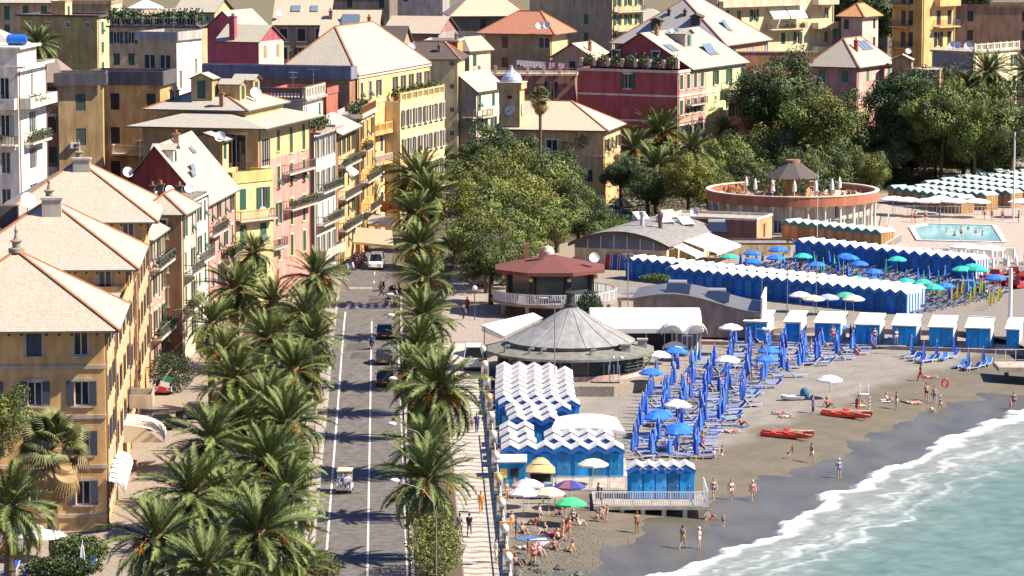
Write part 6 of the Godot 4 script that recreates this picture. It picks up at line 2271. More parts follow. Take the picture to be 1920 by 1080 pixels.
	fan.position=V(-33.66,7.96,-251)-V(0,6.4*1.3,0)
	fan.scale=Vector3.ONE*1.3
	fan.set_meta("label","fan palm with a skirt of dry leaves in front of the hotel")
	trunk_to_ground(fan,6.4,0.0)
	var f2:=again(fan,"tall thin fan palm with dry brown skirt before the clock house",V(3.97,17.81,-487)-V(0,6.4*0.72,0),1.0,0.72)
	trunk_to_ground(f2,6.4,0.0)
	var tones:=[Color(0.1,0.132,0.024),Color(0.042,0.075,0.02),Color(0.076,0.106,0.026),Color(0.155,0.172,0.024)]
	var crowns:=[]
	for i in 4:
		for v in 2:
			crowns.append(crown_mesh("pine crown %d %d" % [i,v],400+i*7+v,64,22000,0.026,0.85,tones[i]))
	var trees:=[
		[V(-2.14,9,-462.96),0,6.5,"yellow green pine left in the clump beside the big dark palm"],
		[V(3.19,9,-459.04),0,6.3,"yellow green pine in the middle of clump before the clock house"],
		[V(-3.01,8.5,-432.95),3,5.3,"brightest pine just right of the big dark palm"],
		[V(-0.98,8,-423.31),0,6.5,"broad pine of the clump above the red roofed cafe"],
		[V(5.94,7.5,-452.43),0,5.1,"small pine right in the clump before clock house"],
		[V(8.56,6,-443),2,4.2,"low olive pine by the car park hedge"],
		[V(-3.04,7,-409.35),0,4.9,"pine overhanging the square and right row palms"],
		[V(-2.47,5.5,-399.02),2,3.9,"shadowed pine at the corner of the square"],
		[V(-2.71,9.5,-502),1,5.3,"dark oak before the grey gabled house"],
		[V(10.16,9.5,-514.51),1,5.8,"dark round oak before the clock house windows"],
		[V(-4.23,8,-498.68),1,4.2,"dark oak beside the far street palms"],
		[V(25.21,6.5,-494.75),3,4.2,"light yellow pine between the palms and the rotunda"],
		[V(32.14,5.27,-541.01),0,5.3,"olive pine left of the rotunda hut"],
		[V(36.68,5.74,-540.38),0,5.8,"olive pine behind the rotunda"],
		[V(42.31,4.72,-537.67),2,5.8,"pine directly behind the dark cone hut"],
		[V(42.35,15.69,-550.37),1,7.9,"big dark umbrella pine beside the pale green house"],
		[V(48.64,12.21,-539.75),0,6.5,"pine below the brick terrace wall"],
		[V(46.37,7.76,-551.92),0,6.5,"olive pine in front of the salmon villa"],
		[V(52.56,6.66,-549.7),2,6.3,"pine below the pink villa's corner"],
		[V(57.85,6.75,-551.73),0,5.3,"pine left of the park palm"],
		[V(49.04,4.6,-529.55),2,5.6,"pine behind the rotunda's right side"],
		[V(54.35,4.6,-529.55),0,4.2,"low pine right of rotunda above the clipped bushes"],
		[V(62.59,13.64,-549.31),1,7.0,"dark oak right of the pink villa"],
		[V(67.37,12.38,-543.34),0,6.7,"broad olive pine left of middle at the right"],
		[V(72.45,10.75,-540.46),0,6.5,"olive pine in the right hand pine wood"],
		[V(78.26,11.37,-543.29),2,6.5,"pine at the right edge below the cream house"],
		[V(67.39,6.66,-549.7),0,5.8,"pine above the park lamps"],
		[V(72.55,6.04,-546.95),2,5.3,"shaded pine above the large clipped tree"],
		[V(79.02,5.71,-550.88),1,5.1,"dark oak above the wooden cabins at right edge"],
		[V(63.18,6.34,-553.68),1,5.6,"dark oak beside the park palm"],
		[V(80.67,20.84,-720),1,10.4,"dark wooded slope tree behind the mauve villa"],
		[V(71.8,23.59,-720),1,9.3,"dark tree at the top edge left of ochre block"],
		[V(35.14,4.6,-511.47),2,4.2,"low pine touching the rotunda's left rim"],
		[V(28.5,4.6,-498.69),0,3.7,"small pine between the car park and rotunda"],
		[V(-38.35,11,-250.83),0,3.4,"pine at the left edge before the hotel windows"],
		[V(19.63,5,-498.54),1,3.9,"dark oak over the car park"],
		[V(2.33,8.5,-502.8),1,4.2,"dark oak between fan palm and clock house"],
		[V(38.08,7.19,-561.43),2,5.2,"olive pine between the green house and the rotunda"],
		[V(41.72,8.3,-563.92),0,5.0,"pine hiding the foot of the salmon villa"],
		[V(56.44,7.67,-572.21),0,5.4,"pine below the villa left of its door side"],
		[V(48.23,4.78,-538.95),0,4.6,"pine above the rotunda's right rim"],
		[V(43.53,4.6,-522.17),2,4.2,"low pine behind the folded parasols of the rotunda"],
		[V(75.98,12.87,-554.38),0,6.0,"broad pine below the pillared terrace"],
		[V(72.8,13.57,-569.82),2,5.4,"pine under the low sandy house"],
		[V(65.21,10.5,-546.05),2,5.4,"shaded pine right of the park palm"],
		[V(78.97,6.4,-566.01),0,5.0,"olive pine above the right wooden cabins"],
		[V(73.61,7.51,-568.57),2,5.0,"pine in the heart of the right wood"],
		[V(58.9,5.07,-545.4),2,4.6,"low dark pine behind the park lamps"],
		[V(1.02,8,-441.53),3,5.0,"bright pine in the heart of the clump"],
		[V(4.06,6,-437.64),0,4.4,"low pine at the foot of the clump"],
		[V(-1.75,8.5,-454.5),0,4.8,"pine nearest the street palms in the clump"],
		[V(7.47,8,-483.9),1,4.0,"dark oak below the clock house windows"],
		[V(-0.32,5.5,-414.3),0,4.0,"low pine leaning over the red roofed cafe"],
		[V(28.71,4.6,-531.43),0,4.0,"olive pine right of the park palms"],
		[V(16.03,6,-506.41),1,3.4,"dark oak by the orange pillar of the clock house"]]
	var n:=0
	for t in trees:
		var c: Vector3=t[0]
		var g:=hill(c.x,c.z)
		rng.seed=2000+n
		var o:=make_tree(["pine_tree","oak_tree","pine_tree","pine_tree"][t[1]],crowns[t[1]*2+n % 2],c.y-g,t[2],0.8,2000+n)
		o.position=V(c.x,g,c.z)
		o.rotation.y=rng.randf()*TAU
		o.set_meta("label",t[3])
		o.set_meta("group","trees of the park behind the beach")
		n+=1
	var clip:=[[V(61.75,0,-545.4),1.9,"round clipped tree nearest the rotunda"],[V(72.29,0,-564.1),1.55,"round clipped tree in the middle, above the wooden cabins"],[V(77.96,0,-571.94),2.2,"large round clipped tree rightmost above the wooden cabins"],[V(56.63,0,-539.14),1.6,"pale green clipped bush behind the rotunda rim"],[V(66.85,0,-556.47),0.8,"small round bush between the park lamps"],[V(54.58,0,-543.59),1.2,"low pale green bush at the rotunda's back"]]
	for c in clip:
		bush("clipped_tree",c[2],"tree",c[0],V(c[1],c[1]*0.8,c[1]),int(c[1]*100),Color(0.07,0.11,0.022),0.12,3200)
	var sh:=[["oleander","white flowering oleander beside the hotel and a parked car",V(-32.95,0,-331.94),V(2.4,2.0,2.4),Color(0.035,0.055,0.024)],["shrub","bushy strap-leaved shrub between the road and the promenade",V(-5.56,0,-244.86),V(2.2,2.3,3.6),Color(0.13,0.15,0.03)],["shrub","grey green tamarisk bush at the road's near left edge",V(-13.92,0,-241.53),V(1.9,1.3,2.0),Color(0.12,0.125,0.05)],["shrub","light green shrub in the hotel garden by the loungers",V(-31.48,0,-248.28),V(2.2,1.2,1.6),Color(0.07,0.11,0.03)],["hedge","bright hedge along the back of the cream hall",V(14.68,0,-474.47),V(6.0,1.0,1.4),Color(0.08,0.14,0.018)],["hedge","dark hedge between the car park and the cream hall",V(12.75,0,-485),V(5.0,1.0,3.0),Color(0.05,0.08,0.02)],["conifer","small dark conifer beside the red roofed cafe",V(8.54,0,-379.64),V(1.6,2.0,1.6),Color(0.025,0.055,0.022)],["shrub","leafy vine over the trellis roof between cafe and cabins",V(16.95,1.55,-408),V(1.9,0.45,1.2),Color(0.08,0.12,0.03)],["shrub","pale bush at the corner of the square under the pines",V(-3.62,0,-425.16),V(1.2,0.9,1.2),Color(0.14,0.17,0.03)],["shrub","low green planting under the fan palm",V(-32.28,0,-243.92),V(3.0,0.8,1.2),Color(0.05,0.075,0.02)]]
	var i:=0
	for s in sh:
		bush(s[0],s[1],s[0] if s[0] != "conifer" else "tree",s[2],s[3],70+i,s[4],0.13,3600)
		i+=1
	var r:=RandomNumberGenerator.new()
	r.seed=88
	var um:=MB.new()
	um.use(leaf_mat("leaf"))
	for s in [V(-9.64,0.2,-479.55),V(-6.31,0.2,-452.93),V(-4.33,0.2,-465.86),V(-0.73,0.2,-472.61),V(2.97,0.2,-479.55),V(6.72,0.2,-483.09),V(9.93,0.2,-494.05),V(12.5,0.2,-505.51),V(15.2,0.2,-517.5),V(17.73,0.2,-521.62),V(21.46,0.2,-534.4),V(25.17,0.2,-543.26),V(28.76,0.2,-547.8),V(32.42,0.2,-552.42),V(38.83,0.2,-571.68),V(44,0.2,-581.82),V(48.92,0.2,-587.03),V(53.88,0.2,-581.82),V(56.48,0.2,-571.68),V(61.96,0.2,-581.82),V(67.64,0.2,-592.32),V(73.25,0.2,-601),V(78.17,0.2,-603.21),V(84.36,0.2,-614.49),V(90.78,0.2,-626.2),V(29.59,0.2,-517.5),V(25.99,0.2,-509.44),V(21.43,0.2,-513.44),V(17.06,0.2,-501.63),V(-5.39,0.2,-434.8),V(-7.53,0.2,-486.69),V(0,0.2,-501.63),V(6.4,0.2,-517.5)]:
		for q in 340:
			um.col=Color(0.04,0.06,0.02)*r.randf_range(0.6,1.5)
			leaf_tri(um,s+V(r.randfn(0,2.4),absf(r.randfn(0,0.8)),r.randfn(0,2.4)),0.22,r)
	var u:=put("undergrowth",um,self)
	u.set_meta("kind","stuff")
	tag(u,"dark undergrowth beneath the trees of the park","undergrowth")
func trunk_to_ground(o: Node3D,h: float,ground: float)->void:
	var foot:=(ground-o.position.y)/o.scale.x
	var t: MeshInstance3D=o.get_node("trunk")
	t.mesh=palm_trunk(h-foot,0.3,9)
	t.position.y=foot
# ---------------------------------------------------------------- bathing cabins
const ORD:=["first","second","third","fourth","fifth","sixth","seventh","eighth","ninth","tenth","eleventh","twelfth","thirteenth","fourteenth","fifteenth","sixteenth","seventeenth","eighteenth","nineteenth","twentieth","twenty-first","twenty-second","twenty-third","twenty-fourth","twenty-fifth","twenty-sixth","twenty-seventh","twenty-eighth","twenty-ninth","thirtieth"]
var cabin_kinds:={}
func cabin(kind: String,w: float,d: float,h: float,wall_m: Material,stripe: Material,roof_m: Material,door_m: Material,label: String,at: Vector3,turn: float,group: String,seed_:=0)->void:
	if cabin_kinds.has(kind):
		var c:=again(cabin_kinds[kind],label,at,turn,1.0,group)
		var v:=absi(hash(label)) % 7
		if v<3:
			c.get_node("door").set_surface_override_material(0,plaster("%s door %d" % [kind,v],(Color(0.05,0.3,0.68) if kind=="azure" else (Color(0.04,0.2,0.58) if kind=="royal" else Color(0.46,0.3,0.16)))*[1.0,0.7,1.25][v]))
		return
	var o:=thing("beach_cabin",label,"beach cabin",at,turn,group)
	cabin_kinds[kind]=o
	var m:=MB.new()
	m.use(wall_m)
	m.box(V(0,h/2,-d/2),V(w-0.02,h,d))
	m.tri(V(-w/2,h,0),V(w/2,h,0),V(0,h+0.36,0))
	m.tri(V(w/2,h,-d),V(-w/2,h,-d),V(0,h+0.36,-d))
	put("wall",m,o)
	m=MB.new()
	m.use(stripe)
	for k in 5:
		m.box(V(w/2,h/2,-d*(k+0.5)/5.0),V(0.03,h-0.02,d/10.0))
	put("side_boards",m,o)
	m=MB.new()
	m.use(roof_m)
	var a:=w/2+0.05
	for s in [-1.0,1.0]:
		var e:=V(s*a,h-0.02,0.22)
		var r:=V(0,h+0.42,0.22)
		var z:=V(0,0,-d-0.36)
		var t:=V(0,0.09,0)
		if s>0:
			m.quad(e+t,e+t+z,r+t+z,r+t)
			m.quad(e,e+t,r+t,r)
		else:
			m.quad(e+t+z,e+t,r+t,r+t+z)
			m.quad(e+t,e,r,r+t)
		m.quad(e+z,e,r,r+z) if s>0 else m.quad(e,e+z,r+z,r)
		m.quad(e,e+z,e+z+t,e+t) if s>0 else m.quad(e+z,e,e+t,e+z+t)
	put("roof",m,o)
	m=MB.new()
	m.use(mat("blue board",Color(0.015,0.14,0.5),0.7) if door_m != stripe else mat("teal board",Color(0.03,0.2,0.22),0.7))
	for s in [-1.0,1.0]:
		m.bar(V(s*a,h-0.22,0.17),V(0,h+0.22,0.17),0.05,0.42)
	put("barge_board",m,o)
	m=MB.new()
	m.use(door_m)
	m.box(V(0,h*0.44,0.03),V(w*0.62,h*0.86,0.05))
	m.use(mat("cabin handle",Color(0.6,0.6,0.6),0.4))
	m.box(V(w*0.22,h*0.44,0.07),V(0.05,0.14,0.05))
	put("door",m,o)
	m=MB.new()
	m.use(mat("dark vent",Color(0.02,0.02,0.03)))
	m.box(V(0,h+0.14,0.012),V(0.26,0.12,0.03))
	put("vent",m,o)
func cabins()->void:
	var roof_m:=plaster("cabin white roof",Color(0.78,0.78,0.78))
	var azure:=plaster("cabin azure",Color(0.02,0.29,0.75))
	var azure2:=plaster("cabin azure door",Color(0.025,0.34,0.82))
	var pale:=plaster("cabin pale boards",Color(0.62,0.7,0.78))
	var royal:=plaster("cabin royal blue",Color(0.02,0.17,0.58))
	var royal2:=plaster("cabin royal door",Color(0.025,0.2,0.65))
	var wood:=plaster("cabin wood",Color(0.42,0.24,0.1))
	var wood2:=plaster("cabin wood boards",Color(0.5,0.31,0.14))
	var teal:=plaster("cabin teal roof",Color(0.46,0.6,0.6))
	for r in [[-0.9,289.87,7,"front row of the promenade block"],[-0.91,293.2,2,"left stub just behind the front row"],[-1.07,296.61,2,"middle left stub of the block"],[-1.08,300.09,2,"rear left stub of the block"],[2.85,293.2,4,"second row right of the stub"],[2.81,296.61,4,"third row below the white canopy"],[-0.28,305.02,3,"short row behind the canopy"],[-0.44,308.06,3,"row stepping out behind the short row"],[-0.59,311.25,4,"second stepped row behind the canopy"],[-1.21,314.41,5,"third stepped row behind the canopy"],[-1.53,317.64,5,"widest row of the rear group"],[-1.54,320.84,5,"row behind the widest one"],[-1.56,324.09,5,"third row from widest, rear group"],[-1.57,327.31,5,"fourth row from widest, rear group"],[-1.54,330.39,5,"fifth row from widest, rear group"],[-1.52,333.41,5,"sixth row from widest, rear group"],[-1.53,336.48,4,"seventh row from widest, rear group"],[0.13,339.39,3,"rearmost short row of the block"]]:
		for i in int(r[2]):
			cabin("azure",1.46,2.05,2.42,azure,pale,roof_m,azure2,"azure cabin, %s from left in %s" % [ORD[i],r[3]],V(r[0]+0.74+i*1.48,-0.9,-r[1]),0.0,"azure cabins by the promenade")
	var lines:=[[V(18.6,0,-413.85),V(44.74,0,-389.63),24,"royal","long diagonal royal blue row before the loungers"],[V(13.93,0,-424.06),V(45.59,0,-392.92),28,"royal","hidden row backing the long royal blue row"],[V(36.39,0,-444.22),V(57.02,0,-422.96),17,"royal","royal blue row before the pool"],[V(36.78,0,-469.71),V(48.84,0,-455.98),11,"wood","single wooden row at rotunda's foot"]]
	var starts:=[V(56.64,2.2,-520.15),V(60.35,2.2,-521.01),V(62.64,2.2,-527.47),V(65.64,2.2,-532.01),V(68.77,2.2,-537.92),V(71.7,2.2,-542.55),V(74.94,2.2,-547.27),V(77.84,2.2,-551.1)]
	var ends:=[V(65.48,2.2,-502.69),V(69.71,2.2,-507.56),V(73.79,2.2,-510.86),V(76.66,2.2,-515.88),V(77.78,2.2,-521.87),V(78.83,2.2,-530.67),V(79.9,2.2,-537.92),V(80.99,2.2,-545.37)]
	for k in 8:
		lines.append([starts[k],ends[k],[9,9,11,11,9,7,5,3][k],"wood","%s wooden row from the pool" % ORD[k]])
	for l in lines:
		var a: Vector3=l[0]
		var b: Vector3=l[1]
		a.y=0.0
		b.y=0.0
		var d:=(b-a)/float(l[2])
		var n:=V(-d.z,0,d.x)
		if n.z<0:
			n=-n
		for i in l[2]:
			var p: Vector3=a+d*(i+0.5)
			var tn:=atan2(n.x,n.z)
			if l[3]=="royal":
				cabin("royal",d.length()-0.04 if l[2] != 17 else 1.44,2.7,2.35,royal,pale,roof_m,royal2,"%s cabin of the %s" % [ORD[i],l[4]],p,tn,"royal blue cabins")
			else:
				cabin("wood short" if l[4].begins_with("single") else "wood",2.02 if not l[4].begins_with("single") else 1.66,2.3 if not l[4].begins_with("single") else 2.6,2.2,wood,wood2,teal,wood2,"%s cabin, %s" % [ORD[i],l[4]],p,tn,"wooden cabins with pale teal roofs")
	var fronts:=[[1438,43],[1500,30],[1575,49],[1648,45],[1717,45],[1786,45],[1856,46],[1910,24]]
	var at:=[V(27.61,-0.6,-371.96),V(31.16,-0.6,-371.54),V(35.41,-0.6,-370.7),V(39.48,-0.6,-369.46),V(43.34,-0.6,-368.63),V(47.14,-0.6,-367.39),V(51.02,-0.6,-366.57),V(53.98,-0.6,-365.76)]
	for k in 8:
		var c: Vector3=at[k]
		var w: float=fronts[k][1]/17.8
		var o:=thing("beach_cabin","big white roofed blue cabin, %s from left above the open beach" % ORD[k],"beach cabin",c,-0.22,"large cabins above the open beach")
		var m:=MB.new()
		m.use(azure if k>1 else pale)
		m.box(V(-w/2,1.05,-2.5),V(w,2.1,5.0))
		put("wall",m,o)
		for s in 9:
			m=MB.new()
			m.use(roof_m if s % 2 else pale)
			m.box(V(0.02,1.04,-0.28-s*0.55),V(0.06,2.06,0.5 if s % 2 else 0.3))
			put("side_board",m,o)
		m=MB.new()
		m.use(roof_m)
		m.box(V(-w/2,2.42,-2.45),V(w+0.3,0.12,5.6),Basis(Vector3.RIGHT,0.1))
		m.box(V(-w/2,2.12,0.02),V(w,0.16,0.1))
		put("roof",m,o)
		for s in (2 if w>1.8 else 1):
			m=MB.new()
			m.use(azure2 if k>1 else azure)
			var ww: float=w/(2.0 if w>1.8 else 1.0)
			m.box(V(-ww*(s+0.5),0.98,0.03),V(ww-0.16,1.9,0.06))
			m.use(mat("cabin handle",Color(0.6,0.6,0.6),0.4))
			m.box(V(-ww*(s+0.5)+0.3,0.95,0.08),V(0.06,0.16,0.05))
			put("door",m,o)
	for i in 5:
		cabin("azure",1.46,2.85,2.42,azure,pale,roof_m,azure2,"azure cabin, %s from left on the railed deck over the beach" % ORD[i],V(10.2+i*0.98*1.02,-0.75,-279.4),0.0,"azure cabins on the deck")
	deck()
func deck()->void:
	var white:=mat("white rail",Color(0.62,0.62,0.62),0.4)
	var o:=thing("boardwalk","railed wooden deck on white posts before the azure cabins","deck",V(0,0,0))
	var conc:=plaster("deck concrete",Color(0.45,0.4,0.34))
	var m:=MB.new()
	m.use(conc)
	m.slab([V(6.6,-0.8,-276.0),V(15.9,-0.8,-276.0),V(15.9,-0.8,-283),V(6.6,-0.8,-283)],0.25)
	m.slab([V(-1.4,-0.86,-284.0),V(9.9,-0.86,-284.0),V(9.9,-0.86,-300),V(-1.4,-0.86,-300)],0.3)
	put("deck_slab",m,o)
	for k in 6:
		m=MB.new()
		m.use(plaster("white post",Color(0.66,0.64,0.6)))
		m.box(V(7.2+k*1.7,-1.6,-276.3),V(0.35,1.5,0.35))
		put("post",m,o)
	for k in 6:
		railing(o,V(6.7+k*1.53,-0.8,-276.1),V(8.23+k*1.53,-0.8,-276.1),1.2,white,0.19,0.07,"rail_panel")
	for k in 3:
		railing(o,V(15.85,-0.8,-276.2-k*2.2),V(15.85,-0.8,-278.4-k*2.2),1.2,white,0.3,0.07,"rail_panel")
	for k in 4:
		railing(o,V(3.6+k*1.5,-0.86,-284.2),V(5.0+k*1.5,-0.86,-284.2),1.1,mat("blue white rail",Color(0.4,0.55,0.7),0.4),1.4,0.06,"rail_panel")
	o=thing("ticket_hut","pale blue ticket hut with sand coloured pyramid roof at the beach entrance","hut",V(2.35,-0.86,-281.4))
	m=MB.new()
	m.use(plaster("hut blue",Color(0.2,0.36,0.55)))
	m.box(V(0,0.55,0),V(2.0,1.1,2.0))
	put("counter",m,o)
	for s in [[-0.95,-0.95],[0.95,-0.95],[0.95,0.95],[-0.95,0.95]]:
		m=MB.new()
		m.use(plaster("white post",Color(0.66,0.64,0.6)))
		m.box(V(s[0],1.6,s[1]),V(0.14,1.0,0.14))
		put("post",m,o)
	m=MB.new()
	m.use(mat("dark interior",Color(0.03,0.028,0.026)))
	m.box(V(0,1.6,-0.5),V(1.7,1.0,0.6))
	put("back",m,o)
	m=MB.new()
	m.use(plaster("straw roof",Color(0.62,0.46,0.24)))
	m.lathe(V(0,2.05,0),[Vector2(1.7,0),Vector2(1.7,0.1),Vector2(1.0,0.62),Vector2(1.0,0.72),Vector2(0.35,1.1),Vector2(0,1.12)],4,PI/4,TAU+PI/4)
	put("roof",m,o)
	o=thing("till_cabin","azure till cabin with yellow sign left of the ticket hut","hut",V(-0.1,-0.86,-284.6))
	m=MB.new()
	m.use(plaster("cabin azure",Color(0.02,0.29,0.75)))
	m.box(V(0,1.15,-1.0),V(2.3,2.3,2.0))
	put("wall",m,o)
	m=MB.new()
	m.use(plaster("cabin white roof",Color(0.78,0.78,0.78)))
	m.box(V(0,2.36,-1.0),V(2.7,0.12,2.5),Basis(Vector3.RIGHT,0.08))
	put("roof",m,o)
	m=MB.new()
	m.use(mat("yellow sign",Color(0.7,0.6,0.08),0.5))
	m.box(V(-0.6,1.3,0.03),V(0.6,0.8,0.04))
	put("sign",m,o)
	m=MB.new()
	m.use(mat("dark interior",Color(0.03,0.028,0.026)))
	m.box(V(0.3,1.35,0.02),V(0.7,0.7,0.04))
	put("window",m,o)
	o=thing("canopy","wide white canopy between the two groups of azure cabins","canopy",V(6.6,-0.9,-301.5))
	m=MB.new()
	m.use(cloth("white canvas",Color(0.74,0.73,0.7)))
	for i in 10:
		var x0:=-3.3+0.66*i
		var x1:=x0+0.66
		m.quad(V(x0,2.75-0.03*x0*x0,2.2),V(x1,2.75-0.03*x1*x1,2.2),V(x1*0.8,3.3-0.03*x1*x1,-2.2),V(x0*0.8,3.3-0.03*x0*x0,-2.2))
		m.quad(V(x0,2.5-0.03*x0*x0,2.2),V(x1,2.5-0.03*x1*x1,2.2),V(x1,2.75-0.03*x1*x1,2.2),V(x0,2.75-0.03*x0*x0,2.2))
	put("canvas",m,o)
	for p in [[-3.2,2.1],[3.2,2.1],[-2.6,-2.1],[2.6,-2.1]]:
		m=MB.new()
		m.use(mat("steel post",Color(0.4,0.4,0.4),0.4,0.4))
		m.bar(V(p[0],0,p[1]),V(p[0],2.5,p[1]),0.08)
		put("post",m,o)
# ---------------------------------------------------------------- parasols,loungers,showers,boats
func closed_parasol(called: String,c: Color,key: String)->Node3D:
	var o:=thing(called,"x","parasol")
	var m:=MB.new()
	m.use(mat("parasol pole",Color(0.6,0.6,0.6),0.4))
	m.tube([V(0,-0.3,0),V(0,2.3,0)],[0.03,0.03],5)
	put("pole",m,o)
	m=MB.new()
	m.use(cloth(key,c))
	var pr:=[Vector2(0.05,0.55),Vector2(0.19,0.68),Vector2(0.17,1.2),Vector2(0.11,1.7),Vector2(0.035,2.0),Vector2(0,2.1)]
	for i in pr.size()-1:
		for k in 8:
			var q:=[]
			for w in [[i,k],[i,k+1],[i+1,k+1],[i+1,k]]:
				var a: float=TAU*w[1]/8.0
				var r: float=pr[w[0]].x*(1.25 if w[1] % 2 else 0.75)
				q.append(V(r*cos(a),pr[w[0]].y,-r*sin(a)))
			m.quad(q[0],q[1],q[2],q[3])
	put("canopy",m,o)
	return o
func open_parasol(called: String,cols: Array,key: String,r:=1.25)->Node3D:
	var o:=thing(called,"x","parasol")
	var m:=MB.new()
	m.use(mat("parasol pole",Color(0.6,0.6,0.6),0.4))
	m.tube([V(0,-0.3,0),V(0,2.35,0)],[0.03,0.03],5)
	put("pole",m,o)
	m=MB.new()
	for k in 8:
		m.use(cloth(key+str(k % cols.size()),cols[k % cols.size()]))
		var a:=TAU*k/8.0
		var b:=TAU*(k+1)/8.0
		var t:=V(0,2.4,0)
		var rim:=[]
		for g in [a,b]:
			var d:=V(cos(g),0,-sin(g))
			rim.append([d*r+V(0,1.92,0),d*r*0.55+V(0,2.24,0)])
		m.tri(rim[0][1],rim[1][1],t)
		m.quad(rim[0][0],rim[1][0],rim[1][1],rim[0][1])
		m.quad(rim[0][0]-V(0,0.14,0),rim[1][0]-V(0,0.14,0),rim[1][0],rim[0][0])
	put("canopy",m,o)
	return o
func lounger(c: Color,key: String,up:=0.75)->Node3D:
	var o:=thing("sun_lounger","x","lounger")
	var k:=lounger_shapes(c,key,up)
	put("frame",k[0],o)
	put("cloth",k[1],o)
	return o
func lounger_shapes(c: Color,key: String,up: float)->Array:
	var m:=MB.new()
	m.use(mat("lounger frame",Color(0.6,0.62,0.66),0.4))
	for s in [-0.3,0.3]:
		m.bar(V(-1.0,0.32,s),V(0.35,0.32,s),0.05)
		m.bar(V(0.35,0.32,s),V(0.35+0.7*cos(up),0.32+0.7*sin(up),s),0.05)
		for x in [-0.85,0.3]:
			m.bar(V(x,-0.05,s),V(x,0.32,s),0.05)
	var q:=MB.new()
	q.use(cloth(key,c))
	q.box(V(-0.33,0.335,0),V(1.32,0.03,0.56))
	q.box(V(0.35+0.35*cos(up),0.34+0.35*sin(up),0),V(0.7,0.03,0.56),Basis(Vector3.BACK,up))
	return [m,q]
